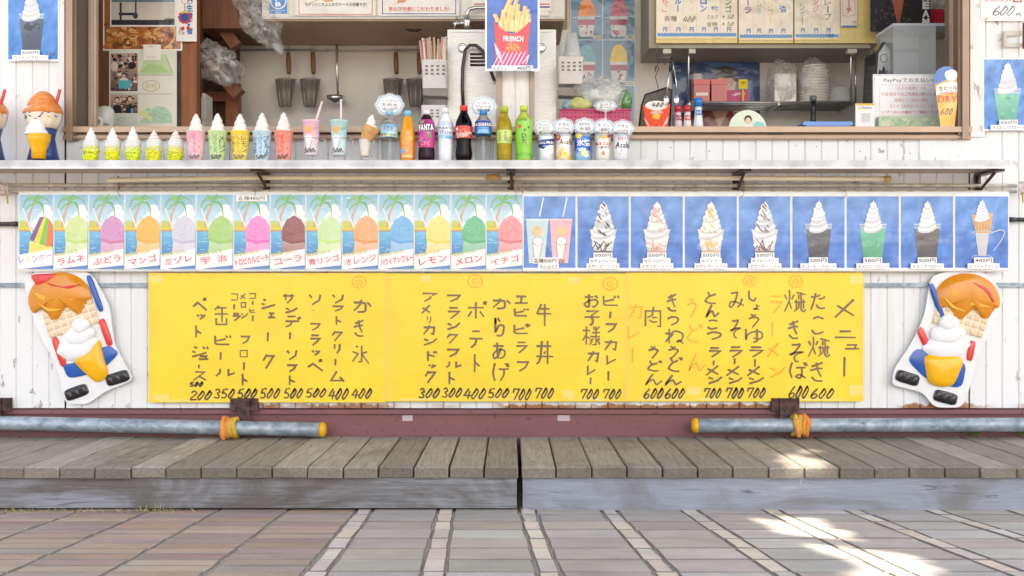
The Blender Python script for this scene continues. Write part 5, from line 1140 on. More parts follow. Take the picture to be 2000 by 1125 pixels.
def can(px, lab, cols, afn):
    Y = YS; t = thing('drink_can', lab, 'drink can', (PX(px, Y), Y, ZS), 'row of beer and drink cans on the shelf'); x = PX(px, Y)
    m = carts(px, 16.1); m.lathe(x, Y, 0, pr([(12, BOT), (13.5, BOT-.3), (15.9, BOT-4), (15.9, 296), (15.9, 278), (15.9, 268), (14, 262.5)]), 30, lambda j: cols[j]); afn(m, px); m.build('body', MT['can'], t)
    m = MB(); m.lathe(x, Y, 0, pr([(14, 262.7), (13.2, 260), (13.8, 259), (13.8, 258), (13, 258), (12.4, 259.4), (0, 259.6)]), 26, (206, 206, 208)); m.build('rim', MT['chrome'], t)
def c1(m, p): m.po([(p-15, 289), (p-6, 293), (p+4, 286), (p+15, 284), (p+15, 272), (p-15, 276)], [(30, 50, 130), (60, 40, 130), (40, 70, 170), (60, 120, 210), (40, 90, 190), (30, 50, 130)], 1); m.text('ALL-FREE', p-14, 278, p+14, 283, (240, 240, 246), .03, 3); m.rect(p-6, 287, p+6, 288.4, (200, 210, 240), 3); m.rect(p+6, 303, p+12, 304, (160, 180, 210), 2); m.rect(p+6, 306, p+12, 307, (160, 180, 210), 2)
def c2(m, p): m.text('Asahi', p-9, 274, p+15, 284, (60, 50, 40), .0, 3, shear=.1); m.ell(p-11, 270, 4.4, 6, (196, 60, 50), 2, 12); m.text('吟', p-13, 266, p-9, 274, (240, 210, 200), 0, 4); [m.ell(p+R.uniform(-12, 12), R.uniform(290, 309), R.uniform(2, 5), R.uniform(2, 6), R.choice([(240, 190, 90), (248, 220, 170), (236, 170, 60)]), 1, 10, .2) for k in range(12)]
def c3(m, p): m.text('氷結', p-12, 274, p+13, 287, (250, 250, 252), .03, 4); m.ell(p-8, 268, 5, 5, (250, 214, 70), 2, 10); [m.po([(p+a, b), (p+a+4, b+R.uniform(3, 8)), (p+a-3, b+6)], R.choice([(60, 130, 220), (240, 244, 250), (120, 190, 240)]), 2) for a, b in [(R.uniform(-11, 11), R.uniform(288, 305)) for k in range(16)]]; m.ell(p+2, 300, 7, 6, (248, 206, 110), 3, 14); m.ell(p+2, 300, 5, 4, (252, 230, 170), 4, 14)
def c4(m, p): m.stroke(catmull([(p-8, 272), (p-3, 266), (p+4, 266), (p+9, 272)], 4), 1.6, (200, 160, 70), 2); m.ell(p, 271, 5, 3, (206, 160, 60), 2, 10, .2); m.rect(p-14, 280, p+14, 285.5, (206, 100, 60), 2); m.text('KIRIN', p-10, 280.8, p+10, 284.8, (246, 236, 224), .03, 4); m.text('一番搾り', p-12, 287, p+12, 293, (60, 50, 46), 0, 3); m.po([(p-3, 305), (p+3, 305), (p+3, 300), (p, 295), (p-3, 300)], (220, 110, 60), 2); m.ell(p+11, 267, 3, 4, (180, 60, 50), 2, 10)
def c5(m, p): m.text('Asahi', p-12, 279, p+14, 291, (60, 60, 64), .015, 3, shear=.1); m.text('DRY', p-7, 270, p+8, 276, (206, 70, 70), .01, 3, shear=.1); m.text('生', p-4, 293, p+3, 298, (110, 110, 114), 0, 3); m.rect(p-6, 302, p+8, 303, (150, 150, 156), 2)
SIL = (206, 208, 212)
can(1067, 'white drink can with a dark blue band, leftmost can', [SIL, SIL, (226, 230, 238), (232, 236, 242), (224, 228, 236), SIL], c1)
can(1101, 'cream and golden drink can with a red oval mark, second can', [SIL, (240, 220, 180), (244, 226, 190), (240, 226, 206), (236, 224, 206), SIL], c2)
can(1138, 'blue and white patterned chilled cocktail can with a lemon slice', [SIL, (110, 170, 220), (150, 200, 236), (40, 90, 190), (60, 120, 210), (150, 170, 200)], c3)
can(1177, 'cream beer can with a red-brown band across it', [SIL, (234, 226, 212), (238, 232, 222), (240, 234, 224), (232, 224, 208), SIL], c4)
can(1213, 'silver beer can with large black lettering, rightmost can', [SIL, (214, 216, 220), (226, 228, 232), (230, 232, 234), (218, 220, 224), SIL], c5)

def cloud(px, py, rx, ry, lab, lines, Y, w_=8):
    t = thing('cloud_card', lab, 'price card', (PX(px, Y), Y, ZS), 'cloud shaped handwritten price cards'); k = S(Y)
    m = MB(); o = [(PX(px+math.cos(a)*(rx+4)*(1+.05*math.cos(w_*a)), Y), PZ(py-math.sin(a)*(ry+4)*(1+.05*math.cos(w_*a)), Y)) for a in [2*math.pi*i/40 for i in range(40)]]; m.prism(o, Y+.0004, .0006, (226, 234, 240)); m.build('laminate', MT['clear'], t)
    a = Art(Y); sc = lambda q: [(px+math.cos(b)*rx*q*(1+.07*abs(math.cos(w_*b/2))), py-math.sin(b)*ry*q*(1+.07*abs(math.cos(w_*b/2)))) for b in [2*math.pi*i/48 for i in range(48)]][::-1]
    a.po(sc(1), (240, 246, 250), 1); a.po(sc(.93), (150, 200, 236), 2); a.po(sc(.85), (250, 251, 252), 3)
    n = len(lines); hh = ry*1.25/n
    for i, tx in enumerate(lines): wd = rx*.66*(1-.25*abs(i-(n-1)/2)/n); y0 = py-ry*.62+i*hh; a.text(tx, px-wd, y0+hh*.1, px+wd, y0+hh*.88, (66, 62, 62), 0, 5, rot=R.uniform(-.05, .05))
    a.build('card', MT['paper'], t)
    s = MB(); s.box(PX(px, Y)-.004, PX(px, Y)+.004, Y+.0022, Y+.0035, ZS, PZ(py, Y), (230, 234, 236)); s.box(PX(px, Y)-.012, PX(px, Y)+.012, Y-.008, Y+.02, ZS-.0005, ZS+.003, (230, 234, 236)); s.build('card_stand', MT['clear'], t)
cloud(761, 205, 25, 19, 'large cloud card behind the clear water bottle with the pale blue cap', ['ペットボトル', '天然水', '1本200円'], -.115)
cloud(944, 208, 23, 17, 'cloud card behind the blue capped sports drink bottle', ['ペットボトル', 'ジュース', '各種'], -.115)
for px, py, ls, lb in ((1064, 250, ['サントリー', 'オールフリー', 'ノンアルコール'], 'cloud card behind the can with the blue band'), (1101, 248, ['アサヒ', 'クリアアサヒ'], 'cloud card behind the golden can'), (1142, 247, ['あわ付け', '氷結'], 'cloud card behind the blue and white cocktail can'), (1179, 249, ['キリン', '一番搾り'], 'cloud card behind the can with the red-brown band'), (1216, 251, ['アサヒ', 'スーパードライ'], 'cloud card behind the silver can at the right end')):
    cloud(px, py, 18.5, 14, lb, ls, -.112-.0015*((px//30) % 3))
# ------------------------------------------------------------------ inside the kiosk, left: posts, notices, angled shelf frame
CT = 1.36                                                    # top of the inner counter
def flat(Y, x0, y0, x1, y1, c=(240, 240, 238), th=.003): a = Art(Y); a.sheet(x0, y0, x1, y1, c, th); return a
def post(a, b, Y, d, c, label, zt=ROOF-.005, zb_=.32):
    m = MB(); m.box(PX(a, Y), PX(b, Y), Y, Y+d, zb_, zt, c); return solo(m, 'timber_post', MT['wood'], label, 'post')
post(193, 214, .46, .06, (126, 78, 52), 'dark brown timber post left of the pinned photos'); post(354, 384, .46, .05, (150, 92, 62), 'reddish timber post right of the pinned photos')
a = flat(.455, 201, -60, 356, 99, (244, 240, 232)); a.rect(204, -58, 353, 96, (176, 104, 52), 1)
for k in range(150): a.ell(R.uniform(206, 351), R.uniform(48, 94), R.uniform(2, 9), R.uniform(1.5, 5), jc(R.choice([(196, 122, 58), (150, 84, 40), (214, 152, 90), (110, 62, 34), (226, 176, 120)]), 12), 2+R.random()*2, 8, .3, R.uniform(-.5, .5))
a.stroke(catmull([(330, 40), (342, 60), (338, 80), (322, 95)], 4), 3.5, (226, 190, 130), 6)
solo(a, 'food_photo', MT['lam'], 'large brown photo poster of a simmered dish on the left timber frame', 'poster')
a = flat(.45, 215, -60, 344, 52, (246, 246, 244)); a.grad(218, -58, 341, 0, (150, 186, 220), (90, 130, 170), 1); a.grad(218, 0, 341, 4, (110, 130, 150), (90, 110, 120), 2); a.grad(218, 4, 341, 40, (196, 190, 180), (216, 208, 196), 2)
a.rect(218, 39, 341, 49, (46, 46, 56), 3); a.rect(218, 5, 232, 40, (206, 204, 200), 3); a.rect(232, 25, 268, 30, (44, 46, 56), 4); a.rect(234, 5, 238, 44, (54, 54, 64), 4); a.rect(264, -50, 267, 36, (60, 66, 84), 4); a.ell(265, 31, 5, 6, (60, 66, 90), 5)
for k in range(8): a.rect(322+k*2.4, 36, 323.6+k*2.4, 44, (40, 40, 46), 5)
solo(a, 'beach_photo', MT['lam'], 'framed dark photo of a beach hut scene over the brown food poster', 'poster')
a = flat(.45, 213, 98, 345, 250, (226, 226, 214)); 
a.grad(216, 104, 269, 178, (196, 170, 160), (90, 70, 66), 1)
for k in range(90): a.ell(R.uniform(218, 267), R.uniform(106, 176), R.uniform(1, 5), R.uniform(1, 4), R.choice([(230, 220, 210), (60, 44, 48), (150, 96, 84), (206, 140, 110), (120, 90, 110), (40, 34, 40)]), 2+R.random(), 7, .3)
a.ell(224, 130, 7, 9, (228, 206, 200), 4); a.ell(258, 128, 8, 7, (40, 36, 40), 4); a.ell(242, 146, 4, 5, (90, 60, 54), 4); a.ell(242, 149, 3, 4, (226, 190, 164), 5); a.rect(232, 157, 256, 173, (92, 184, 196), 5); a.ell(242, 156, 9, 4, (230, 226, 220), 4)
a.grad(216, 185, 269, 221, (200, 176, 160), (110, 76, 64), 1)
for k in range(60): a.ell(R.uniform(218, 267), R.uniform(187, 218), R.uniform(1, 5), R.uniform(1, 3), R.choice([(226, 206, 190), (60, 44, 48), (130, 80, 60), (180, 140, 120)]), 2+R.random(), 7, .3)
for (x, y, c) in ((229, 196, (226, 196, 172)), (254, 194, (222, 188, 164))): a.ell(x, y-2.5, 4.6, 4.5, (36, 30, 34), 4); a.ell(x, y, 3.8, 4.4, c, 5); a.po([(x-9, 221), (x+9, 221), (x+7, 206), (x-6, 205)], (34, 34, 48), 4)
a.rect(256, 212, 261, 221, (90, 160, 200), 6)
a.po([(270, 145), (338, 144), (322, 106), (300, 104), (280, 120)], (196, 220, 176), 1); a.po([(272, 142), (330, 142), (318, 128), (290, 124)], (176, 210, 150), 2); a.stroke([(323, 106), (337, 142)], .8, (130, 150, 110), 3); a.rect(269, 146, 337, 147.2, (150, 160, 150), 3)
a.ell(295, 168, 17, 11, (150, 150, 140), 2, 30); a.ell(295, 168, 16, 10, (228, 224, 204), 3, 30); a.scrib(284, 162, 306, 174, (170, 160, 130), 9, .5, 4)
a.rect(214, 183, 337, 184.2, (170, 170, 160), 2); a.po([(272, 240), (337, 240), (335, 222), (322, 209), (306, 207), (290, 216)], (178, 212, 190), 2); a.po([(268, 222), (300, 240), (290, 212), (280, 214)], (214, 222, 170), 2)
for k in range(40): a.ell(R.uniform(285, 333), R.uniform(212, 238), R.uniform(1, 4), R.uniform(1, 3), jc((170, 206, 180), 16), 3, 7, .3)
a.rect(216, 223, 268, 246, (206, 214, 206), 1); a.stroke([(228, 234), (238, 229), (246, 234), (238, 238), (228, 234)], .6, (120, 130, 130), 3)
for k in range(30): x = R.uniform(218, 330); a.stroke([(x, 242), (x+1.5, 243)], .7, (150, 156, 150), 3)
solo(a, 'newspaper_page', MT['paper'], 'pinned picture page with two small photos and pale green hills', 'poster')
a = flat(.444, 280, 87, 314, 118, (244, 240, 232), .001); a.scrib(288, 90, 306, 92.5, (90, 90, 90), 7, .5); a.scrib(287, 110, 306, 114, (170, 170, 170), 7, .4); solo(a, 'small_notice', MT['paper'], 'small white slip pinned over the food poster and picture page', 'notice')
a = flat(.44, 344, -60, 384, 81, (240, 238, 234), .004)
a.vtext('食品衛生責任者', 364, -36, 377, 68, (40, 110, 190), .03, 2)
for ch in (0,): pass
a.ring(361, 2, 6, 5, 1, (180, 140, 110), 3); a.stroke([(361, 8), (361, 24)], 1.2, (80, 70, 80), 3)
for q in range(10): b = 6.283*q/10; a.ell(361+9*math.cos(b), 34+9*math.sin(b), 4.2, 4.2, (206, 60, 70) if q not in (7, 8) else (236, 196, 60), 4, 10)
a.ell(361, 34, 8.4, 8.4, (50, 80, 160), 6, 18); a.ell(357, 56, 3.5, 4, (206, 60, 66), 5, 10, .1); a.ell(368, 55, 3.5, 4, (206, 60, 66), 5, 10, .1); a.text('味', 355, 62, 361, 69, (150, 140, 140), 0, 5); a.scrib(350, 49, 353, 72, (80, 80, 90), 1, .6, 4)
solo(a, 'hygiene_notice', MT['paper'], 'narrow white vertical notice with blue characters and a red and blue rosette', 'notice')
post(384, 392, .60, .04, (96, 62, 44), 'thin dark post behind the reddish timber post')
fr = thing('timber_shelf_frame', 'brown timber shelf frame with slanted braces in the left part of the kitchen', 'shelf frame', (PX(420, .8), .8, .32))
def beam_(p, q, w_, d, name='brace', c=(128, 80, 56)):
    m = MB(); a_, b_ = Vector(p), Vector(q); dd = (b_-a_); L_ = dd.length; an = math.atan2(dd.z, dd.x); rot = Matrix.Rotation(-an, 3, 'Y'); mid = (a_+b_)/2
    m.box(mid.x-L_/2, mid.x+L_/2, mid.y-d/2, mid.y+d/2, mid.z-w_/2, mid.z+w_/2, c, rot); return m.build(name, MT['wood'], fr)
beam_(P(372, -40, .72), P(463, 92, .72), .055, .06); beam_(P(380, 92, .70), P(468, 186, .70), .055, .06)
beam_(P(384, 190, .86), P(466, 190, .86), .045, .05, 'rail', (140, 86, 58)); beam_(P(384, 88, .86), P(462, 88, .86), .03, .05, 'rail', (120, 74, 50))
m = MB(); m.box(PX(440, .84), PX(465, .84), .84, .90, .35, PZ(160, .84), (150, 92, 62)); m.build('leg', MT['wood'], fr)
m = MB(); m.box(PX(380, .9), PX(466, .9), .9, .93, .35, PZ(-60, .9), (84, 54, 40)); m.build('back_board', MT['wood'], fr)
m = MB(); m.box(PX(400, .70), PX(492, .70), .62, .95, PZ(55, .62), PZ(-50, .62), (120, 76, 52)); m.build('upper_box', MT['wood'], fr)
def bag(px, py, rx, ry, Y, label, seed, c=(225, 225, 220), rot=0, dy=.06, amp=.55):
    m = MB(); k = S(Y); m.blob(PX(px, Y), Y, PZ(py, Y), rx*k, dy, ry*k, c, 34, 22, amp, 2.4, seed, Matrix.Rotation(rot, 3, 'Y')); return solo(m, 'plastic_bag', MT['bag'], label, 'plastic bag')
bag(505, 28, 34, 62, .56, 'crumpled white plastic bag hanging beside the blue round sticker', 3, rot=-.5); bag(425, 122, 50, 32, .62, 'clear crumpled plastic bag hung on the slanted timber brace', 9, rot=.6)
m = MB(); m.box(PX(386, .62), PX(400, .62), .62, .74, CT, PZ(182, .62), (226, 226, 216)); m.box(PX(388, .6), PX(402, .6), .608, .619, PZ(232, .6), PZ(190, .6), (206, 206, 198)); solo(m, 'switch_box', MT['paint'], 'off-white box behind the reddish timber post', 'box')
m = MB(); Y = .3; m.lathe(PX(206, Y), Y, 0, [(.036, CT), (.037, PZ(225, Y)), (.035, PZ(216, Y)), (.026, PZ(210, Y)), (.012, PZ(207.5, Y)), (0, PZ(207, Y))], 26, (214, 214, 210)); solo(m, 'plastic_jug', MT['gloss'], 'translucent white round topped jar in front of the picture page', 'jar')
m = MB(); Y = .2
for (p, q) in (((158, 206), (199, 236)), ((158, 222), (196, 247))):
    A_, B_ = P(*p, Y), P(*q, Y); m.tube([A_, B_], .005, 4, (230, 230, 226), smooth=False); m.tube([A_+Vector((.0, .1, 0)), B_+Vector((0, .1, 0))], .005, 4, (230, 230, 226), smooth=False)
for f in (0, .25, .5, .75, 1): A_ = P(158, 206, Y)+(P(199, 236, Y)-P(158, 206, Y))*f; m.box(A_.x-.004, A_.x+.004, Y, Y+.1, A_.z-.004, A_.z+.004, (226, 226, 222))
m.box(PX(157, Y), PX(161, Y), Y-.004, Y+.006, CT, PZ(205, Y), (236, 236, 232)); m.box(PX(196, Y), PX(200, Y), Y-.004, Y+.006, CT, PZ(236, Y), (236, 236, 232)); m.box(PX(157, Y), PX(161, Y), Y+.095, Y+.105, CT, PZ(205, Y), (220, 220, 216))
solo(m, 'slanted_rack', MT['paint'], 'small white slanted plastic rack in the left window corner', 'rack')
m = MB(); m.box(PX(159, .09), PX(177, .09), .09, .094, CT, 2.4, (206, 202, 194)); solo(m, 'window_pane_edge', MT['plaster'], 'pale narrow panel between the left sash stiles', 'panel')

# ------------------------------------------------------------------ hood with framed signs
hood = thing('wall_cabinet', 'long white cabinet above the kitchen with framed snack signs', 'cabinet', (PX(815, .55), .8, PZ(38, .55)))
m = MB(); Y = .55; m.box(PX(512, Y), PX(1103, Y), Y, BY-.012, PZ(38, Y), 2.5, (226, 224, 216)); m.build('cabinet_body', MT['paint'], hood)
m = MB(); m.box(PX(514, Y), PX(1101, Y), Y+.004, BY-.013, PZ(38, Y)-.006, PZ(38, Y)-.0006, (186, 156, 128)); m.build('underside_panel', MT['plaster'], hood)
m = MB(); m.box(PX(514, Y), PX(1101, Y), Y-.006, Y-.0005, PZ(38, Y), PZ(33, Y), (206, 204, 196)); m.build('bottom_lip', MT['paint'], hood)
for a, b in ((576, 735), (738, 898), (902, 1072)):
    m = MB(); m.box(PX(a, Y), PX(b, Y), Y-.008, Y-.0005, PZ(31.5, Y), 2.3, (236, 234, 228)); m.build('cabinet_door', MT['paint'], hood)
Ys = .539
a = flat(Ys, 580, -80, 732, 30.5, (238, 234, 226)); a.stroke([(584, -78), (584, 28), (727, 28), (727, -78)], 1.6, (226, 96, 60), 2); a.text('サクッとしたふんわりケーキが自慢です!', 595, 5, 716, 12.5, (70, 62, 56), .012, 3); a.po([(626, -2), (636, 4), (650, 3), (656, -6), (640, -16)], (226, 160, 90), 2); a.stroke([(598, 12), (606, 6), (626, -3)], 2, (226, 180, 130), 1)
solo(a, 'snack_sign', MT['lam'], 'cream cabinet sign with an orange-red border line', 'sign', 'framed snack signs on the white cabinet')
a = flat(Ys, 742, -80, 896, 31, (238, 234, 226)); a.stroke([(747, -78), (747, 27), (890, 27), (890, -78)], 1.6, (64, 84, 150), 2); a.text('あらびき感にこだわりました!', 759, 13, 878, 22, (226, 100, 66), .018, 3); a.po([(775, 6), (790, 5), (800, -5), (796, -14), (780, -6)], (214, 140, 96), 2); a.stroke([(767, 10), (780, 3)], 1.6, (230, 190, 150), 1)
solo(a, 'snack_sign', MT['lam'], 'cream cabinet sign with a dark blue border line', 'sign', 'framed snack signs on the white cabinet')
a = flat(Ys, 922, -80, 1076, 21, (240, 236, 230)); a.rect(926, 12, 1074, 15.5, (58, 70, 120), 2); a.rect(926, 7, 1074, 9.5, (200, 84, 74), 2)
solo(a, 'snack_sign', MT['lam'], 'cream cabinet sign with red and navy stripes, half hidden by the fries poster', 'sign', 'framed snack signs on the white cabinet')
a = flat(.5445, 525, -40, 562, 33, (240, 240, 238), .001); a.rect(526, -38, 561, 27, (36, 130, 200), 1); a.ring(543.5, 2, 15, 15, 2.4, (240, 244, 248), 2, 28); a.text('JU', 538, -10, 549, 3, (240, 244, 248), .04, 3); a.text('B', 538, 4, 549, 13, (240, 244, 248), .04, 3); a.scrib(530, 19, 557, 22, (236, 240, 246), 12, .6, 3); a.scrib(538, 23, 550, 26, (236, 240, 246), 5, .6, 3); a.scrib(534, 28.5, 560, 31, (150, 150, 156), 10, .5, 3)
solo(a, 'round_sticker', MT['lam'], 'blue sticker with a white ring mark on the cabinet end', 'sticker')
m = MB(); m.lathe(PX(735, .7), .75, PZ(55, .7), [(.06, .0), (.13, .012), (.15, .03), (.15, .06)], 26, (206, 196, 180), sx=1.3, sy=.8); solo(m, 'ceiling_fitting', MT['paint'], 'beige shallow fitting under the white cabinet', 'light fitting')
m = MB(); m.tube([P(778, 38, .7), P(785, 52, .7), P(800, 60, .7), P(815, 60.5, .7), P(828, 53, .7), P(836, 38, .7)], .0055, 8, (40, 36, 34)); solo(m, 'black_cable', MT['gloss'], 'black cable looping below the white cabinet', 'cable')

# ------------------------------------------------------------------ hanging strainers and ladle
def strainer(px, top, label, w_=62, slant=0, face=True):
    Y = BY-.085; t = thing('noodle_strainer', label, 'strainer', (PX(px, Y), Y, PZ(210, Y)), 'noodle strainers on the hanging rail'); x = PX(px, Y); k = S(Y)
    m = MB(); m.tube([P(px+3, 90, BY-.052), P(px+3, 97, BY-.06), P(px+2, 104, Y)], .0018, 5, (160, 150, 140)); m.tube([P(px-3, 90, BY-.052), P(px-3, 97, BY-.06), P(px-1, 104, Y)], .0018, 5, (160, 150, 140)); m.tube([P(px, 100, Y), P(px, 106, Y)], .003, 6, (170, 165, 160)); m.tube([P(px, 142, Y), P(px+2, 155, Y)], .003, 6, (160, 155, 150)); m.build('hook', MT['steel'], t)
    m = MB(); m.tube([P(px, 103, Y), P(px+.5, 115, Y), P(px+1, 132, Y), P(px+1.5, 144, Y)], lambda u: (5.2-1.2*abs(2*u-1))*k, 10, (136, 96, 64)); m.build('handle', MT['wood'], t)
    cx = px-5; m = MB(); m.lathe(PX(cx, Y), Y, 0, [(10*k, PZ(210, Y)), (13.5*k, PZ(206, Y)), (16*k, PZ(192, Y)), (19.5*k, PZ(155, Y))], 22, (136, 126, 116), sy=.8, caps=True); m.build('basket', MT['mesh'], t)
    m = MB()
    for rr, py in ((19.8, 155), (10.5, 209)): m.tube([(PX(cx, Y)+rr*k*math.cos(q), Y+rr*k*.8*math.sin(q), PZ(py, Y)+.006*math.sin(q)) for q in [6.283*i/20 for i in range(20)]], .0026, 6, (190, 184, 178), closed=True)
    for q in (3.4, 4.1, 4.7, 5.3, 6.0): m.tube([(PX(cx, Y)+r_*k*math.cos(q), Y+r_*k*.82*math.sin(q), PZ(py, Y)) for r_, py in ((19.8, 155), (16.4, 192), (13.8, 206), (10, 209.5))], .0016, 5, (190, 184, 178))
    for j in range(9): rr = 19.5-4*j/9; m.tube([(PX(cx, Y)+rr*k*math.cos(q), Y+rr*k*.8*math.sin(q), PZ(158+j*4.4, Y)) for q in [6.283*i/16 for i in range(16)]], .0006, 4, (120, 112, 106), closed=True)
    m.build('wire_frame', MT['wire'], t)
for px, lb in ((563, 'leftmost noodle strainer with a wooden handle'), (611, 'noodle strainer just left of the steel ladle'), (773, 'noodle strainer between the ladle and the straw holder'), (818, 'noodle strainer partly hidden by the straw holder')): strainer(px, 100, lb)
Y = BY-.07; t = thing('soup_ladle', 'stainless steel soup ladle hanging between the strainers', 'ladle', (PX(658, Y), Y, PZ(205, Y))); k = S(Y)
m = MB(); m.tube([P(658, 86, BY-.04), P(658, 92, Y), P(658, 130, Y), P(660, 185, Y)], .006, 8, (180, 180, 178)); m.build('handle', MT['chrome'], t)
m = MB(); m.lathe(PX(657, Y), Y-.02, 0, [(0, PZ(206, Y)), (9*k, PZ(204, Y)), (16*k, PZ(197, Y)), (18.5*k, PZ(189.5, Y)), (17.6*k, PZ(189.5, Y)), (14*k, PZ(197, Y)), (0, PZ(202, Y))], 26); m.build('bowl', MT['chrome'], t)

# ------------------------------------------------------------------ baskets, straws, machine
def holder(px0, px1, y0, y1, Y, label, d=.09):
    t = thing('plastic_holder', label, 'holder', (PX((px0+px1)/2, Y), Y, PZ(y1, Y)), 'white perforated plastic holders'); a = Art(Y); th = .003
    X0, X1, Z0, Z1 = PX(px0, Y), PX(px1, Y), PZ(y1, Y), PZ(y0, Y); c = (240, 234, 228)
    n = 10; ol = []
    for (sx_, sy_) in ((1, 1), (-1, 1), (-1, -1), (1, -1)):
        for j in range(5):
            q = {(1, 1): 0, (-1, 1): 90, (-1, -1): 180, (1, -1): 270}[(sx_, sy_)]+j*22.5; r = .012; ol.append(((X1-r if sx_ > 0 else X0+r)+r*math.cos(rad(q)), (Y+d-r if sy_ > 0 else Y+r)+r*math.sin(rad(q))))
    b0 = len(a.v); k = len(ol); mx, my = (X0+X1)/2, Y+d/2
    for (z, s_) in ((Z0, .93), (Z1, 1), (Z1, .955), (Z0+.006, .89)): a.v += [(mx+(x-mx)*s_, my+(y-my)*s_, z) for x, y in ol]
    for j in range(3):
        for i in range(k): i2 = (i+1) % k; a.face((b0+j*k+i, b0+j*k+i2, b0+(j+1)*k+i2, b0+(j+1)*k+i), c, j != 1)
    a.face([b0+i for i in range(k)], c); a.face([b0+3*k+i for i in range(k)], c)
    w_ = px1-px0; h_ = y1-y0; a.Y = Y-.0005
    for r_ in range(3):
        for q in range(4): x = px0+w_*(.15+.22*q); y = y0+h_*(.20+.135*r_)*1.0; a.Y = Y+.0006; a.rect(x, y, x+w_*.105, y+h_*.06, (110, 100, 92), 2)
    a.build('holder_body', MT['paint'], t); return t
holder(823, 873, 116, 172, .28, 'white perforated holder filled with pastel straws'); holder(822, 873, 205, 250, .2, 'lower white perforated holder behind the magenta soda bottle'); holder(1089, 1140, 110, 163, .28, 'white perforated holder with a stack of clear cups')
for a_, b_, y_, lb in ((826, 873, .29, 'grey bracket below the straw holder'), (1091, 1140, .29, 'grey bracket below the cup holder')):
    m = MB(); m.prism([(PX(a_, y_), PZ(186, y_)), (PX(b_, y_), PZ(188, y_)), (PX(b_, y_), PZ(172.5, y_)), (PX(a_, y_), PZ(172.5, y_))], y_, .08, (140, 132, 124)); solo(m, 'holder_bracket', MT['paint'], lb, 'bracket')
for i in range(26):
    px = 826+R.uniform(2, 42); tp = R.uniform(70, 84); ln = (px-848)*.25+R.uniform(-3, 3); y = .28+R.uniform(.02, .07)
    m = MB(); c = R.choice([(246, 214, 206), (240, 200, 170), (238, 226, 200), (236, 190, 190), (240, 236, 230), (220, 224, 206)]); m.tube([P(px, 160, y), P(px+ln*.5, 118, y), P(px+ln, tp, y)], .0042, 8, c)
    m.tube([P(px, 160, y-.004), P(px+ln, tp+.2, y-.004)], .0012, 4, (226, 120, 110)) if i % 2 else None
    solo(m, 'drinking_straw', MT['gloss'], 'pastel drinking straw standing in the white perforated holder', 'straw', 'straws in the holder')
t = thing('clear_cup_stack', 'stack of clear plastic cups upside down in the white holder', 'cup stack', (PX(1118, .32), .32, PZ(112, .32))); m = MB(); Y = .32; k = S(Y)
for j in range(6): py = 66+j*6.5; m.lathe(PX(1118, Y), Y, 0, [((17.5)*k, PZ(py+46, Y)), (10.5*k, PZ(py, Y)), (0, PZ(py, Y))], 20, (236, 238, 238), caps=False)
m.build('cups', MT['clearcup'], t)
m = MB(); m.lathe(PX(1104, .36), .36, 0, [(14*S(.36), PZ(112, .36)), (10*S(.36), PZ(88, .36)), (9*S(.36), PZ(80, .36)), (9.5*S(.36), PZ(78, .36))], 20, (232, 234, 234), caps=False); solo(m, 'clear_cup', MT['clearcup'], 'single clear cup beside the cup stack in the holder', 'cup')
mach = thing('soft_serve_machine', 'tall stainless steel soft serve machine behind the bottles', 'machine', (PX(980, .45), .6, CT))
Y = .43; m = MB(); r_ = .012; X0, X1 = PX(875, Y), PX(1085, Y); zt_ = PZ(57, Y)
m.box(X0, X1, Y, .9, .4, zt_-.004, (206, 206, 204)); m.box(X0+.006, X1-.006, Y+.006, .89, zt_-.0035, zt_, (206, 206, 204)); m.build('steel_body', MT['steel'], mach)
m = MB(); m.box(X0-.002, X0+.012, Y-.004, Y-.0006, CT, zt_-.003); m.box(X1-.012, X1+.002, Y-.004, Y-.0006, CT, zt_-.003); m.box(X0+.0125, X1-.0125, Y-.004, Y-.0006, zt_-.014, zt_-.003); m.build('edge_trim', MT['steel'], mach)
for px in (903, 1057):
    m = MB(); M2 = Matrix.Rotation(rad(90), 3, 'X'); m.lathe(PX(px, Y), Y-.0008, PZ(94, Y), [(8*S(Y), 0), (9*S(Y), .006), (6*S(Y), .009), (4*S(Y), .003)], 20, (214, 212, 208), M=M2); m.build('knob', MT['chrome'], mach)
m = MB()
for j in range(4): m.tube([P(918, 106+j*7, Y-.001), P(968, 106+j*7, Y-.001)], .0055, 8, (56, 50, 46))
m.build('vent_slots', MT['gloss'], mach)
m = MB(); m.tube([P(905, 215, Y-.05), P(903, 170, Y-.05), P(904, 130, Y-.05), P(909, 97, Y-.045), P(918, 88, Y-.045), P(930, 89, Y-.045), P(942, 99, Y-.045), P(950, 116, Y-.04), P(966, 158, Y-.02)], .0075, 10, (58, 52, 50)); m.build('drain_hose', MT['gloss'], mach)
t = thing('water_tap', 'chrome water tap with a swan neck above the steel machine', 'tap', (PX(912, .5), .5, PZ(57, .5))); Y = .5; k = S(Y)
m = MB(); m.lathe(PX(912, Y), Y, 0, [(6*k, PZ(57.5, Y)), (6.5*k, PZ(50, Y)), (8*k, PZ(46, Y)), (8*k, PZ(36, Y)), (5*k, PZ(33, Y))], 18); m.tube([P(898, 46, Y), P(912, 44, Y)], 4.5*k, 10); m.build('tap_body', MT['chrome'], t)
m = MB(); m.tube([P(912, 34, Y), P(912, 26, Y), P(917, 18, Y), P(928, 15, Y), P(960, 14.5, Y), P(990, 15, Y)], .0085, 12); m.build('spout', MT['chrome'], t)
m = MB(); m.tube([P(893, 34, Y-.01), P(890, 46, Y-.01), P(887, 56, Y-.01)], .0045, 8); m.tube([P(884, 46, Y), P(898, 46, Y)], .008, 10); m.build('tap_handle', MT['chrome'], t)

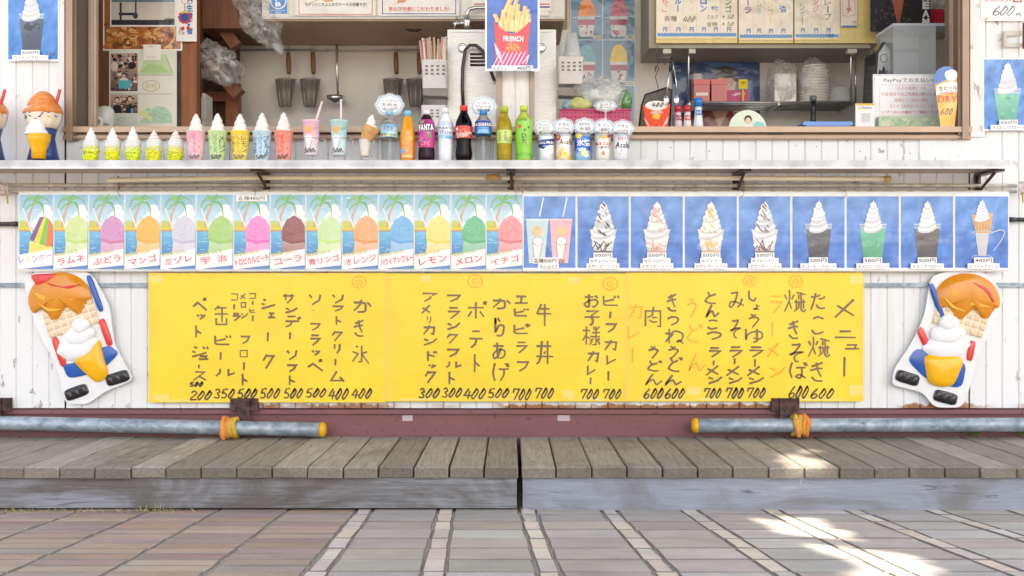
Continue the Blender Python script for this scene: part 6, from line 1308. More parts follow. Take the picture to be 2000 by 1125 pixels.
# fries poster hanging in front of the mullion
YFP = -.055; a = Art(YFP); a.sheet(947.5, -40, 1054, 139, (240, 243, 248), .002); photo_bg(a, 951, -38, 1050, 134, Vector((5, 5, 0)), ((52, 104, 196), (46, 100, 190)), 9)
for (xa, ya, xb, yb) in ((972, 40, 966, 28), (976, 50, 998, -4), (983, 30, 1001, -10), (979, 58, 984, 20), (1008, 50, 1012, 8), (1016, 62, 1021, 30), (1023, 40, 1037, 40), (970, 44, 974, 36), (1000, 30, 1011, -6), (988, 60, 999, 10), (996, 62, 1004, 12), (1004, 62, 1002, 40), (1012, 55, 1016, 22), (1020, 55, 1026, 12), (1030, 50, 1030, 18), (1026, 60, 1033, 28), (990, 62, 986, 30), (1000, 60, 997, 36), (1010, 64, 1009, 34)):
    w1 = R.uniform(7.5, 9.5); a.stroke([(xa, ya), (xb, yb)], w1, jc((238, 190, 106), 12), 3+R.random()*3); a.stroke([(xa-1.5, ya), (xb-1.5, yb)], w1*.45, jc((250, 220, 150), 8), 7+R.random()*2)
a.po([(972, 128), (1028, 128), (1036, 44)][::1]+[(1033, 44)]+[(1033-i*(1033-966)/10, 44+22*math.sin(math.pi*i/10)) for i in range(1, 10)]+[(964, 43)], (230, 52, 70), 11)
a.po([(969, 128), (1030, 128), (1033, 92), (1020, 104), (1000, 108), (982, 104), (965, 84)], (206, 60, 130), 12)
for i in range(9): x = 964+i*8; a.stroke([(x, 128-(3 if i > 6 else 0)), (min(1033, x+14), 128-26+(6 if i > 6 else 0))], 2.2, (240, 214, 230), 13)
for i in range(5): a.stroke([(966+i*2.5, 84+i*4.5), (971+i*2.3, 108+i*4)], 1.6, (240, 214, 230), 13)
a.text('FRENCH', 983, 71, 1022, 82, (250, 244, 240), .05, 15, rot=.03); a.text('FRIED', 992, 85, 1013, 91, (246, 190, 60), .03, 15, rot=.03); a.text('POTATO', 988, 92, 1017, 99.5, (250, 200, 70), .045, 15, rot=.02)
a.rect(960, 128.5, 1041, 138.5, (246, 247, 249), 16); a.text('☆ポテト', 962, 130.5, 990, 137.5, (60, 60, 66), .006, 18); a.text('400円', 1010, 130, 1036, 137.5, (50, 50, 56), .02, 18)
solo(a, 'fries_poster', MT['lam'], 'blue poster of french fries in a red carton hanging in the middle of the window', 'poster')

# ------------------------------------------------------------------ shaved-ice photo sheet on the back wall
YI = BY-.006; a = flat(YI, 1113, -80, 1241, 238, (206, 214, 220), .002)
def romance(x0, y0, x1, y1, ice, ice2, jug):
    a.grad(x0, y0, x1, y1, (96, 138, 176), (120, 156, 184), 1); cx = (x0+x1)/2; w_ = x1-x0
    a.po([(cx-13, y1-5), (cx+13, y1-5), (cx+17, y1-42), (cx-17, y1-42)], (216, 216, 218), 3); a.po([(cx-16, y1-28), (cx+16, y1-28), (cx+17, y1-39), (cx-17, y1-39)], (176, 80, 100), 4)
    for k in range(8): a.ell(cx+R.uniform(-11, 11), R.uniform(y1-26, y1-9), R.uniform(1.5, 4), R.uniform(1.5, 3), R.choice([(90, 110, 170), (200, 90, 100), (240, 236, 232)]), 4, 9, .2)
    a.ell(cx, y1-44, 18, 3.6, (230, 232, 234), 5); a.po([(cx+17*math.cos(q)*(1+.06*math.sin(4*q)), y1-45-34*max(0, math.sin(q))**.9) for q in [math.pi*i/20 for i in range(21)]], ice, 6)
    for k in range(22): q = R.uniform(.2, 2.9); rr = math.sqrt(R.random())*.85; a.ell(cx+16*math.cos(q)*rr, y1-46-32*math.sin(q)*rr, R.uniform(1, 2.5), R.uniform(1, 2), mixc(ice, ice2, R.uniform(.2, .9)), 7, 7, .3)
    a.rect(x1-17, y1-7, x1-1, y1-1, (230, 220, 196), 6); a.text('400', x1-15, y1-6, x1-3, y1-2, (60, 60, 60), 0, 8)
    if jug: a.text(jug, x0+14, y1-7, x1-22, y1-1, (50, 60, 80), 0, 8)
    a.stroke([(x0+3, y0+45), (x1-3, y0+42)], 2.4, (190, 206, 222), 8) if y0 < 0 else None
romance(1115, -10, 1176, 77, (240, 140, 50), (226, 106, 30), 'オレンジ'); romance(1178, -10, 1239, 77, (196, 74, 100), (170, 50, 80), 'イチゴ'); romance(1115, 79, 1176, 166, (104, 176, 190), (70, 150, 170), 'ブルー'); romance(1178, 79, 1239, 166, (240, 206, 40), (220, 180, 20), 'レモン'); a.grad(1115, 168, 1176, 236, (110, 150, 180), (120, 156, 184), 1); a.grad(1178, 168, 1239, 236, (110, 150, 180), (120, 156, 184), 1)
solo(a, 'shaved_ice_chart', MT['lam'], 'sheet of shaved ice cup photos in orange, red, blue and yellow on the back wall', 'poster')
m = MB(); m.box(PX(1058, BY-.01), PX(1112, BY-.01), BY-.02, BY-.0105, CT, PZ(60, BY), (232, 230, 222)); solo(m, 'white_board', MT['plaster'], 'plain white wall board between the machine and the shaved ice sheet', 'board')
# pink basket with snack bags
Y = .24; bt = thing('pink_basket', 'pink perforated plastic basket holding snack bags', 'basket', (PX(1160, Y), Y+.08, CT)); a = Art(Y); zb2, zt2 = CT+.002, PZ(214, Y)
a.box(PX(1094, Y), PX(1232, Y), Y, Y+.004, zb2, zt2, (206, 60, 110)); a.box(PX(1094, Y), PX(1232, Y), Y+.156, Y+.16, zb2, zt2, (206, 60, 110)); a.box(PX(1094, Y), PX(1094, Y)+.004, Y+.0045, Y+.1555, zb2, zt2, (206, 60, 110)); a.box(PX(1232, Y)-.004, PX(1232, Y), Y+.0045, Y+.1555, zb2, zt2, (206, 60, 110)); a.tube([P(1092, 214.5, Y-.001), P(1234, 214.5, Y-.001)], .0042, 8, (222, 90, 136)); a.box(PX(1096, Y), PX(1230, Y), Y+.005, Y+.155, zb2, zb2+.003, (200, 60, 110))
for i in range(17):
    for j in range(3): a.ell(1101+i*7.7, 220+j*8, 1.9, 1.9, (120, 40, 64), 1, 10)
a.build('basket_body', MT['paint'], bt)
def snack(px, py, rx, ry, Y, mat, c, label, seed, amp=.25): m = MB(); k = S(Y); m.blob(PX(px, Y), Y, PZ(py, Y), rx*k, .03, ry*k, c, 28, 16, amp, 3, seed); solo(m, 'snack_bag', MT[mat], label, 'snack bag')
snack(1132, 205, 24, 14, .28, 'opaque', (206, 206, 130), 'rounded yellow-green snack pack at the left of the pink basket', 2); snack(1190, 190, 36, 28, .33, 'opaque', (206, 214, 214), 'silvery white snack bag standing in the pink basket', 5, .4); snack(1152, 192, 34, 22, .34, 'opaque', (186, 206, 214), 'pale blue snack bag with a red patch in the pink basket', 8, .35); snack(1222, 198, 12, 22, .30, 'opaque', (96, 150, 90), 'green snack bag at the right end of the pink basket', 4, .3); snack(1112, 206, 14, 12, .29, 'opaque', (150, 200, 220), 'small light blue snack bag at the left corner of the basket', 11, .3)
m = MB(); k = S(.30); m.blob(PX(1170, .30), .30, PZ(188, .30), 54*k, .05, 38*k, (240, 240, 240), 30, 16, .35, 2.5, 6); solo(m, 'plastic_bag', MT['bag'], 'clear film bag covering the snack packs in the pink basket', 'plastic bag')
cloud(1183, 207, 19, 7.5, 'small white cloud card leaning on the pink basket', ['手作り', '梅ジャム', '各100円'], .2)

# ------------------------------------------------------------------ right part: menu cabinet, shelf and counter things
cab = thing('menu_cabinet', 'cream yellow wall cabinet carrying three handwritten syrup menus', 'cabinet', (PX(1495, .7), .85, PZ(85, .7))); Y = .7
m = MB(); m.box(PX(1281, Y), PX(1712, Y), Y, BY-.002, PZ(84, Y), 2.5, (236, 214, 140)); m.build('cabinet_body', MT['paint'], cab)
m = MB(); m.box(PX(1268, Y+.01), PX(1703, Y), Y+.02, BY-.003, PZ(92, Y), PZ(84.6, Y), (172, 164, 152)); m.box(PX(1268, Y+.01), PX(1280, Y+.01), Y+.02, BY-.003, PZ(84.6, Y), 2.4, (176, 170, 158)); m.build('underside_tray', MT['plaster'], cab)
for a_, b_ in ((1297, 1313), (1348, 1361), (1660, 1678)):
    m = MB(); m.box(PX(a_, Y), PX(b_, Y), Y+.03, Y+.06, PZ(101, Y), PZ(92.2, Y), (206, 200, 180)); m.build('bracket_clip', MT['paint'], cab)
for px, pa in ((1348, 208), (1665, 206)):
    m = MB(); m.tube([P(px, 98, .78), P(px-3, 106, .78), P(px-3, pa, .78)], .0045, 8); m.build('hanging_rod', MT['chrome'], cab); m = MB(); m.tube([P(px+6, 98, .95), P(px+6, pa, .95)], .0045, 8); m.build('hanging_rod', MT['chrome'], cab)
def panel(x0, x1, y1, cols, label, sub=None, hand_=None):
    a = flat(Y-.004, x0, -80, x1, y1, (236, 226, 206), .003)
    for x in (c[1]+10 for c in cols[:-1]): a.rect(x, -80, x+.7, y1-8, (214, 200, 176), 1)
    for tx, x, yb, c, b, w_ in cols: a.vtext(tx, x-w_/2, yb-len(tx)*14.5, x+w_/2, yb, c, b, 3)
    for tx, x, yb, c, b, w_ in cols: a.text('円', x-4+1, y1-27+4, x+4+1, y1-14, (36, 100, 180), .03, 3)
    pts = []
    n = int((x1-x0)/3)
    for i in range(n+1): pts.append((x0+2+(x1-x0-4)*i/n, y1-11-(1.3 if i % 2 else -.6)))
    a.po([(x0+2, y1-5), (x1-2, y1-5)]+pts[::-1], (30, 130, 196), 3)
    a.rect(x0, y1-3, x1, y1, (236, 214, 140), 2)
    if hand_: hand_(a)
    a.build('menu_panel', MT['lam'], cab)
PK, BL_, GN, PU, YL = (226, 120, 140), (40, 120, 200), (90, 150, 120), (150, 90, 150), (226, 190, 110)
def hw(a):
    a.text('各種', 1297, 31, 1322, 42, (60, 54, 50), 0, 4)
    for i, ch in enumerate('400'): a.hand(ch, 1334+i*8, 32, 1341+i*8, 43, (60, 54, 50), 1.1, 4, .2, .2)
    a.text('ミルク', 1381, 29, 1402, 37, (60, 54, 50), 0, 4); a.text('金時', 1380, 43, 1401, 52, (60, 54, 50), 0, 4)
    for q in (33, 47): a.text('+', 1410, q-3, 1416, q+3, (60, 54, 50), 0, 4); [a.hand(ch, 1420+i*6.5, q-4, 1426+i*6.5, q+4, (60, 54, 50), 1.0, 4, .1, .15) for i, ch in enumerate('50')]
panel(1282, 1440, 76, [('いちご', 1298, 24, PK, .03, 12), ('ンブルー', 1324, 24, BL_, .04, 13), ('レモン', 1350, 22, (240, 196, 196), .02, 11), ('メロン', 1374, 24, BL_, .04, 13), ('蜜', 1397, 25, BL_, .05, 16), ('マンゴ', 1423, 25, GN, .03, 12)], '', None, hw)
panel(1443, 1549, 79, [('コーラ', 1461, 27, PU, .04, 14), ('ラムネ', 1482, 29, (140, 180, 130), -.005, 12), ('マンゴー', 1505, 45, YL, 0, 11), ('治', 1529, 25, (60, 140, 200), .05, 15)], '')
panel(1552, 1640, 78, [('ンボー', 1567, 50, (150, 180, 130), -.005, 11), ('レンジ', 1593, 25, PK, .02, 11), ('グレープ', 1617, 40, (70, 64, 64), -.005, 13)], '')
a = flat(.69, 1642, -80, 1674, 53, (236, 228, 214), .002); a.stroke([(1646, -70), (1646, 30), (1658, 32), (1670, 29), (1669, -70)], .8, (230, 130, 130), 2); a.vtext('ピーチ', 1652, -12, 1664, 27, (220, 70, 70), .03, 3); a.rect(1643, 50, 1673, 53, (40, 130, 196), 3); a.text('円', 1666, 41, 1672, 47, (60, 60, 70), 0, 3); a.build('menu_panel', MT['lam'], cab)
m = MB(); 
for a_, b_ in ((1440.2, 1442.8), (1549.2, 1551.8)): m.box(PX(a_, Y), PX(b_, Y), Y-.0012, Y-.0002, PZ(84, Y), 2.3, (120, 96, 50))
m.build('door_gap', MT['paint'], cab)
# rack shelf on the back wall
rk = thing('wire_shelf', 'stainless pipe shelf hung below the yellow cabinet', 'shelf', (PX(1508, .85), .85, PZ(203, .78)))
m = MB(); zr = PZ(200, .78)
for yy in (.78, .83, .88, .93, .98): m.tube([(PX(1344, .78), yy, zr), (PX(1668, .78), yy, zr)], .0055, 8, (150, 146, 140))
for px in (1346, 1520, 1666): m.box(PX(px, .78)-.004, PX(px, .78)+.004, .77, .99, zr-.014, zr-.0056, (130, 124, 118))
m.build('shelf_pipes', MT['steel'], rk)
ZK = zr+.0056
a = flat(BY-.006, 1312, 118, 1484, 250, (30, 70, 130), .002); a.grad(1313, 119, 1483, 250, (34, 72, 134), (24, 56, 116), 1)
for k in range(6): x = R.uniform(1330, 1450); a.ell(x, 123+R.uniform(0, 5), 14, 3, (60, 110, 170), 2, 10, .3)
a.text('Gold', 1314, 134, 1329, 141, (206, 214, 226), 0, 3); a.scrib(1316, 128, 1326, 131, (190, 200, 220), 4, .5, 3)
a.ell(1416, 153, 24, 25, (46, 40, 40), 3, 24, .04); a.po([(1398, 180), (1434, 180), (1438, 160), (1428, 152), (1404, 152), (1394, 160)], (206, 156, 128), 4); a.stroke([(1401, 163), (1411, 161)], 1.6, (60, 44, 40), 6); a.stroke([(1421, 161), (1432, 163)], 1.6, (60, 44, 40), 6); a.ell(1407, 166, 2, 1.2, (40, 34, 34), 6, 8); a.ell(1427, 166, 2, 1.2, (40, 34, 34), 6, 8)
a.po([(1370, 248), (1470, 248), (1462, 205), (1440, 190), (1390, 190), (1366, 206)], (216, 186, 160), 3); a.po([(1370, 248), (1404, 248), (1388, 212), (1366, 214)], (150, 46, 58), 5); a.po([(1406, 248), (1448, 248), (1432, 222), (1428, 208)], (160, 50, 62), 5)
solo(a, 'beer_poster', MT['lam'], 'dark blue poster of a dark haired person, half hidden behind the red tubs', 'poster')
def tub(px, label):
    Y = .84; t = thing('red_tub', label, 'tub', (PX(px, Y), Y, ZK), 'square tubs with red lids on the pipe shelf'); x = PX(px, Y); k = S(Y); zt3 = PZ(158, Y)
    m = MB(); m.box(x-15*k, x+15*k, Y-15*k, Y+15*k, ZK, zt3-.024, (196, 76, 66)); m.box(x-11*k, x+12*k, Y-15.4*k, Y-15.05*k, ZK+.03, ZK+.045, (230, 210, 200)) if px < 1380 else None; m.build('tub_body', MT['gloss'], t)
    m = MB(); m.box(x-16*k, x+16*k, Y-16*k, Y+16*k, zt3-.0235, zt3, (206, 66, 44)); m.build('lid', MT['gloss'], t)
tub(1368, 'red lidded square tub with a white label on the pipe shelf'); tub(1402, 'red lidded square tub without a label, right of the labelled one')
m = MB(); m.lathe(PX(1362, .95), .95, 0, [(.028, ZK), (.028, PZ(146, .95)), (.01, PZ(146, .95))], 20, (226, 220, 214)); solo(m, 'paper_roll', MT['paper'], 'white paper roll standing behind the red tubs', 'roll')
a = Art(.82); a.box(PX(1420, .82), PX(1462, .82), .8205, .88, ZK, PZ(176, .82), (206, 96, 130)); a.po([(1428, 185), (1446, 181), (1452, 180), (1436, 188)], (240, 190, 206), 2); a.text('DOLCE', 1436, 181, 1456, 186, (244, 214, 224), .02, 3); solo(a, 'pink_box', MT['paper'], 'pink paper box on the pipe shelf', 'box')
a = Art(.80); a.sheet(1443, 155, 1460, 173, (240, 214, 40), .002); a.rect(1447, 160, 1456, 162, (90, 80, 30), 2); a.rect(1447, 165, 1456, 166, (120, 110, 40), 2); m_ = a.box(PX(1450, .8), PX(1453, .8), .8021, .8041, ZK, PZ(173, .8), (240, 214, 40)); solo(a, 'price_card', MT['paper'], 'yellow price card standing above the pink box', 'price card')
def bagstack(px, top, w_, label, plates, seed):
    Y = .87; t = thing('bagged_dishes', label, 'bagged dishes', (PX(px, Y), Y, ZK), 'white disposable dishes in clear bags on the pipe shelf'); x = PX(px, Y); k = S(Y); m = MB(); z0 = ZK+.004; zt4 = PZ(top+(14 if plates else 32), Y)
    if plates:
        n = 13
        for i in range(n): z = z0+(zt4-z0)*i/n; f = 1-.25*max(0, (i-8)/5)**1.5; m.lathe(x, Y, z, [(w_*.36*k*f, 0), (w_*.48*k*f, .011), (w_*.47*k*f, .013), (w_*.34*k*f, .003)], 24, jc((232, 230, 222), 5))
    else: m.box(x-w_*.34*k, x+w_*.40*k, Y-.04, Y+.05, z0, zt4, (232, 230, 224)); m.box(x-w_*.32*k, x+w_*.38*k, Y-.038, Y+.048, zt4+.0005, zt4+.012, (222, 220, 214))
    m.build('dishes', MT['gloss'], t)
    b = MB(); b.blob(x, Y, (ZK+.002+PZ(top, Y))/2, w_*.53*k, .075, (PZ(top, Y)-ZK)*.53, (230, 230, 226), 30, 20, .22, 2.2, seed); b.build('clear_bag', MT['bag'], t)
bagstack(1528, 120, 56, 'bagged square white dishes, left of the round plates', False, 3); bagstack(1590, 116, 64, 'tall stack of round white plates in a clear bag', True, 8)
m = MB(); k = S(.86); m.lathe(PX(1640, .86), .86, ZK, [(.05, 0), (.055, .03), (.045, .07), (.02, .085), (0, .086)], 22, (226, 224, 216)); solo(m, 'white_bowl', MT['clearcup'], 'pale translucent bowl upside down at the right end of the pipe shelf', 'bowl')
m = MB(); Y = .22
for z in range(14): zz = CT+.01+z*.0085; m.lathe(PX(1588, .3), .3, zz, [(.0105, 0), (.0125, .004), (.0105, .008)], 12, (34, 34, 36), caps=False)
m.lathe(PX(1588, .3), .3, PZ(198, .3), [(.0135, 0), (.0145, .02), (.012, .022), (0, .022)], 14, (96, 100, 98)); m.lathe(PX(1588, .3), .3, CT, [(.011, 0), (.011, PZ(198, .3)-CT)], 12, (30, 30, 32)); solo(m, 'black_hose', MT['gloss'], 'upright black ribbed hose with a grey tip behind the blue tray', 'hose')
m = MB(); Y = .14; zz = PZ(243, Y); m.box(PX(1575, Y), PX(1660, Y), Y, Y+.16, CT, zz-.002, (60, 120, 206)); m.prism([(PX(1566, Y), zz), (PX(1575, Y), zz-.006), (PX(1660, Y), zz-.006), (PX(1666, Y), zz), (PX(1664, Y), zz+.011), (PX(1570, Y), zz+.011)], Y-.004, .168, (80, 140, 220)); solo(m, 'blue_tray', MT['gloss'], 'flat blue plastic tray on the inner counter', 'tray')
# fan, spices, fries carton, tongs and gauze
Y = .13; a = Art(Y); a.box(PX(1455, Y), PX(1465, Y), Y+.003, Y+.008, CT, PZ(230, Y), (236, 236, 230))
dp_ = [(1460+36.5*math.cos(q), 251-36*math.sin(q)) for q in [math.pi*i/26 for i in range(27)]]; a.prism([(PX(x, Y), PZ(y, Y)) for x, y in dp_], Y, .002, (222, 232, 214)); a.po(dp_, (222, 234, 212), 1); a.po([(1462, 250), (1496, 250), (1490, 240), (1478, 237)], (150, 214, 206), 2)
a.ell(1461, 233, 7.5, 8, (70, 56, 52), 3); a.ell(1461, 236, 5.4, 6.4, (230, 200, 180), 4); a.po([(1450, 250), (1474, 250), (1468, 243), (1456, 243)], (240, 236, 230), 3)
solo(a, 'round_fan', MT['paper'], 'pale green round paper fan with a small portrait of a person', 'fan')
def spice(px, top, w_, cap, body, cw, label, sal=False):
    Y = .14; t = thing('seasoning_bottle', label, 'seasoning bottle', (PX(px, Y), Y, CT), 'small seasoning bottles at the window sill'); k = S(Y); x = PX(px, Y); m = Art(Y, cylfn(px, w_*.5, Y)); cb = top+(17 if sal else 12)
    m.lathe(x, Y, 0, [(w_*.5*k*(1.25 if sal else 1), CT), (w_*.48*k*(1.1 if sal else 1), PZ(238, Y)), (w_*.42*k, PZ(cb+12, Y)), (w_*.40*k, PZ(cb, Y))], 20, body); m.rect(px-w_*.34, cb+7, px+w_*.34, cb+17, cw, 3); m.scrib(px-w_*.28, cb+9, px+w_*.28, cb+15, (250, 240, 240), 3, .8, 4); m.build('bottle_body', MT['gloss'], t)
    m = MB(); m.lathe(x, Y, 0, [(w_*.47*k, PZ(cb, Y)), (w_*.47*k, PZ(top+1, Y)), (w_*.42*k, PZ(top, Y)), (0, PZ(top, Y))], 18, cap); m.build('cap', MT['gloss'], t)
spice(1324.5, 207, 15, (196, 34, 44), (230, 200, 200), (150, 40, 60), 'small seasoning bottle with a red cap and dark label, next to the fries carton'); spice(1342.5, 207, 15, (196, 34, 44), (236, 226, 214), (220, 70, 60), 'small seasoning bottle with a red cap and orange-red label'); spice(1364, 192, 17, (28, 120, 200), (232, 236, 240), (60, 120, 200), 'larger white seasoning bottle with a blue cap', True)
Y = .12; a = Art(Y); a.prism([(PX(1263, Y), CT), (PX(1304, Y), CT), (PX(1308, Y), PZ(203, Y)), (PX(1256, Y), PZ(206, Y))], Y, .03, (226, 76, 40)); a.po([(1263, 250), (1304, 250), (1309, 204), (1256, 206)], (232, 80, 44), 1); a.prism([(PX(1282+22*math.cos(q), Y), PZ(206-9*math.sin(q)-(0), Y)) for q in [math.pi*2*i/24 for i in range(24)]], Y-.002, .0015, (240, 236, 228))
for i, ch in enumerate('400'): a.hand(ch, 1273+i*8, 201, 1279.5+i*8, 209, (40, 36, 36), 1.5, 9, .2, .1)
a.text('円', 1298, 203, 1303, 208, (40, 36, 36), .01, 9); a.po([(1270, 222), (1295, 221), (1291, 215), (1282, 213), (1274, 215)], (244, 226, 214), 3); a.ell(1282, 227, 8, 6, (246, 190, 70), 3, 14, .06)
for i in range(6): a.stroke([(1258+i*.9, 230+i*2), (1263+i*1.4, 238+i*2.2)], 1, (246, 220, 206), 3); a.stroke([(1305-i*.5, 228+i*2.2), (1299-i, 238+i*2)], 1, (246, 220, 206), 3)
a.text('FRENCH', 1273, 215.5, 1292, 220.5, (226, 90, 60), .02, 5); solo(a, 'fries_carton', MT['paper'], 'orange-red fries carton with a handwritten price at the window sill', 'carton')
Y = .30; sc_ = thing('gauze_skimmer', 'square wire gauze skimmer leaning behind the fries carton', 'skimmer', (PX(1280, Y), Y, CT)); cn = [P(1248, 250, Y), P(1253, 206, Y), P(1260, 185, Y), P(1302, 171, Y), P(1312, 176, Y), P(1308, 250, Y)]; m = MB(); m.tube(cn, .0035, 8, (52, 48, 46)); m.build('frame', MT['wire'], sc_); m = MB(); m.prism([(p.x, p.z) for p in cn], Y+.002, .001, (70, 64, 60)); m.build('gauze', MT['mesh'], sc_)
Y = .28; tg = thing('kitchen_tongs', 'steel kitchen tongs with black grips hanging below the yellow cabinet', 'tongs', (PX(1310, Y), Y, PZ(205, Y)))
m = MB(); m.tube([P(1311, 118, Y), P(1305, 160, Y), P(1301, 192, Y)], .004, 8, (170, 168, 166)); m.tube([P(1313, 118, Y), P(1320, 160, Y), P(1322, 185, Y)], .004, 8, (170, 168, 166))
for px in (1301, 1321): m.blob(PX(px, Y), Y, PZ(196, Y), 6*S(Y), .006, 10*S(Y), (180, 180, 178), 12, 8)
m.build('arms', MT['chrome'], tg); m = MB(); m.tube([P(1312, 112, Y), P(1313, 135, Y), P(1319, 165, Y)], .0052, 8, (32, 32, 34)); m.tube([P(1311, 112, Y), P(1308, 140, Y)], .0048, 8, (36, 36, 38)); m.build('grips', MT['gloss'], tg)
m = MB(); m.tube([P(1281, 128, Y), P(1279, 140, Y), P(1284, 128, Y-.01), P(1287, 132, Y), P(1280, 150, Y), P(1284, 165, Y), P(1286, 174, Y)], .0016, 5, (40, 38, 38)); m.tube([P(1283, 130, Y), P(1288, 118, Y), P(1284, 108, Y+.02)], .0012, 5, (60, 56, 54)); m.tube([P(1296, 114, Y), P(1299, 128, Y), P(1303, 120, Y)], .0012, 5, (60, 56, 54)); solo(m, 'wire_hook', MT['wire'], 'thin black wire hooks hanging left of the tongs', 'hook')
m = MB(); m.tube([P(1278, 112, Y), P(1320, 112, Y)], .003, 6, (120, 114, 108)); m.tube([P(1282, 112, Y), P(1284, 96, .5), P(1284, 90, .74)], .0018, 5, (110, 104, 98)); solo(m, 'utensil_bar', MT['wire'], 'short wire bar under the yellow cabinet from which the tongs hang', 'bar')

# right end: dark cone poster, red basket, clear box, payment sign, beer cup sign
a = flat(.62, 1700, -80, 1817, 62, (44, 40, 48), .003)
for k in range(120): x, y = R.uniform(1702, 1780), R.uniform(-10, 60); a.ell(x, y, R.uniform(.6, 3), R.uniform(.5, 1.6), jc((92, 90, 104), 20), 1+R.random(), 7, .4) if (x-1702)*.5+y > 18 else None
a.po([(1753, 50), (1756, 50), (1772, -40), (1734, -40)], (196, 112, 88), 4)
for k in range(6): a.stroke([(1738+k*5.5, -20), (1752+k*.7, 46)], .7, (150, 80, 62), 5); a.stroke([(1740, -20+k*9), (1764-k*1.4, -14+k*9)], .6, (150, 80, 62), 5)
a.vtext('CREAM', 1801, -30, 1815, 51, (244, 240, 236), .06, 4)
solo(a, 'cone_poster', MT['lam'], 'black poster of a waffle cone with large white vertical capitals', 'poster')
Y = .66; a = Art(Y); a.box(PX(1818, Y), PX(1880, Y), Y, Y+.2, PZ(49, Y), PZ(18, Y), (206, 44, 66)); [a.ell(1823+i*6.6, 26+j*6.5, 1.7, 1.7, (120, 20, 36), 1, 9) for i in range(9) for j in range(4)]
solo(a, 'red_basket', MT['paint'], 'red perforated basket right of the black cone poster', 'basket')
m = MB(); k = S(.68); m.blob(PX(1848, .72), .76, PZ(5, .72), 30*k, .08, 24*k, (232, 228, 222), 26, 16, .3, 3, 4); solo(m, 'plastic_bag', MT['bag'], 'whitish bag heaped in the red basket', 'plastic bag')
m = MB(); m.box(PX(1816, .66), PX(1884, .66), .65, .9, PZ(52, .66), PZ(49.2, .66), (200, 190, 176)); m.box(PX(1866, .66), PX(1884, .66), .70, .72, CT-.9, PZ(52.2, .66), (190, 180, 168)); m.box(PX(1816, .66), PX(1826, .66), .88, .9, CT-.9, PZ(52.2, .66), (190, 180, 168)); solo(m, 'side_shelf', MT['plaster'], 'beige side shelf carrying the red basket', 'shelf')
Y = .36; bx_ = thing('clear_display_box', 'clear acrylic display box behind the payment sign', 'display box', (PX(1790, Y), Y+.1, CT)); X0, X1 = PX(1745, Y), PX(1828, Y); zt5 = PZ(51, Y)
m = MB(); m.box(X0, X1, Y, Y+.003, CT, zt5); m.box(X0, X0+.003, Y+.0035, Y+.2, CT, zt5); m.box(X1-.003, X1, Y+.0035, Y+.2, CT, zt5); m.build('acrylic_walls', MT['clear'], bx_)
m = MB(); m.box(X0-.002, X1+.06, Y-.002, Y+.2, zt5+.0005, zt5+.012, (206, 216, 224)); m.build('lid', MT['gloss'], bx_)
m = MB(); m.box(X0+.006, X1-.006, Y+.17, Y+.174, CT, zt5-.004, (206, 214, 222)); m.box(X0+.0065, X1-.0065, Y+.16, Y+.1695, PZ(100, Y+.16), PZ(94, Y+.16), (190, 196, 204)); m.build('back_panel', MT['gloss'], bx_)
m = MB(); Y = .46; m.prism([(PX(1704, Y), CT), (PX(1745, Y), CT), (PX(1746, Y), PZ(84, Y)), (PX(1724, Y), PZ(82, Y)), (PX(1712, Y), PZ(100, Y))], Y, .15, (56, 54, 58)); a = Art(Y-.001); a.ell(1726, 112, 10, 12, (206, 208, 206), 1, 18); a.po([(1713, 146), (1738, 146), (1738, 98), (1728, 86), (1716, 104)], (196, 200, 200), 1); a.ell(1726, 114, 8, 9, (120, 126, 126), 3, 16); a.ell(1726, 114, 6, 7, (206, 208, 206), 4, 16); a.po([(1714, 146), (1737, 146), (1734, 136), (1730, 140), (1726, 128), (1721, 140), (1718, 134)], (60, 64, 64), 4)
a.v += m.v; n0 = len(a.v)-len(m.v); [a.face([i+n0 for i in f], c) for f, c in zip(m.f, m.c)]; solo(a, 'dark_tin', MT['gloss'], 'dark tin with a pale round emblem behind the payment sign', 'tin')
Y = .16; a = flat(Y, 1705, 145, 1846, 250, (240, 240, 244), .003); a.stroke([(1707, 147), (1844, 147), (1844, 240), (1707, 240), (1707, 147)], .8, (180, 186, 200), 1); a.text('PayPayでお支払いの方', 1726, 152, 1842, 162, (70, 70, 76), .004, 2); a.stroke([(1718, 166), (1842, 166), (1842, 226), (1718, 226), (1718, 166)], .6, (196, 170, 176), 1)
for i, (tx, x0_, x1_, b) in enumerate((('1人のお客様につき', 1752, 1808, 0), ('毎日1回までのご利用をお願いします', 1721, 1836, .012), ('複数人でご来店の際は', 1747, 1813, 0), ('まとめてお支払いいただくか', 1738, 1824, 0), ('1人ずつ別々の端末でご精算ください', 1722, 1838, .012))): a.text(tx, x0_, 168.5+i*11.8, x1_, 175.5+i*11.8, (216, 140, 152), b, 2)
solo(a, 'payment_sign', MT['lam'], 'white payment sign with pink lines leaning on the green box', 'sign')
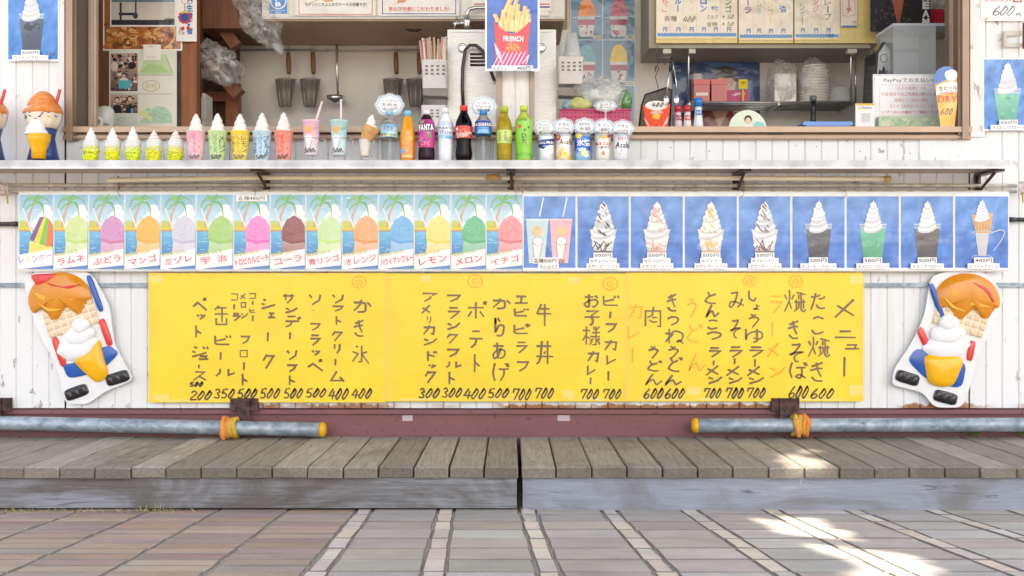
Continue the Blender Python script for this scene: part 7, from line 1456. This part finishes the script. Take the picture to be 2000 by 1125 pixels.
Y = .12; m = MB(); m.box(PX(1717, Y), PX(1838, Y), Y, Y+.03, CT, PZ(227, Y), (196, 214, 186)); a = Art(Y); [a.ell(R.uniform(1722, 1834), R.uniform(230, 244), R.uniform(2, 6), R.uniform(1.5, 4), R.choice([(226, 232, 206), (170, 200, 160), (214, 222, 190)]), 1+R.random(), 9, .3) for k in range(40)]; a.v += m.v; n0 = len(a.v)-len(m.v); [a.face([i+n0 for i in f], c) for f, c in zip(m.f, m.c)]; solo(a, 'green_box', MT['paper'], 'pale green patterned flat box under the payment sign', 'box')
a = flat(.13, 1671, 202, 1708, 252, (244, 244, 244), .004); a.rect(1671.5, 202.3, 1707.5, 205.5, (240, 190, 60), 1); a.ell(1679, 211, 3, 3, (240, 206, 120), 1, 10); a.text('PayPay', 1684, 208.5, 1703, 213.5, (90, 90, 96), .015, 2); a.rect(1682, 221, 1700, 238, (214, 214, 212), 1)
solo(a, 'payment_stand', MT['paper'], 'small white payment stand with a yellow top edge left of the payment sign', 'stand')
Y = -.016; ol = [(1837, 247.8), (1864, 247.8), (1870, 200), (1872, 160), (1868, 140), (1856, 130), (1842, 130), (1830, 137), (1825, 150), (1827, 170), (1832, 205)]; a = Art(Y); a.prism([(PX(x, Y), PZ(y, Y)) for x, y in ol], Y, .003, (240, 236, 228))
a.po(ol, (244, 180, 70), 1); a.po([(1826, 165), (1866, 150), (1868, 140), (1856, 130), (1842, 130), (1830, 137), (1825, 150)], (70, 120, 196), 2); a.po([(1828, 186), (1870, 180), (1871, 162), (1860, 158), (1836, 164), (1829, 168)], (240, 236, 230), 3); a.ell(1858, 147, 13, 11, (246, 240, 232), 3, 16, .05); a.po([(1836, 232), (1866, 232), (1870, 196), (1832, 196)], [(246, 196, 80), (240, 160, 50), (248, 214, 130), (244, 180, 60)], 2)
a.text('生ビール', 1833, 168, 1869, 176, (50, 46, 44), .015, 5, rot=-.06); a.text('SUPER', 1836, 179, 1862, 184, (206, 80, 70), .01, 5, shear=.1); a.text('DRY', 1832, 187, 1869, 200, (214, 84, 66), .015, 5); [a.hand(ch, 1837+i*8, 212, 1844+i*8, 224, (46, 44, 60), 1.3, 5, .2, .15) for i, ch in enumerate('600')]
solo(a, 'beer_cup_sign', MT['lam'], 'tall cut-out sign shaped like a foaming golden beer cup at the right window jamb', 'sign')
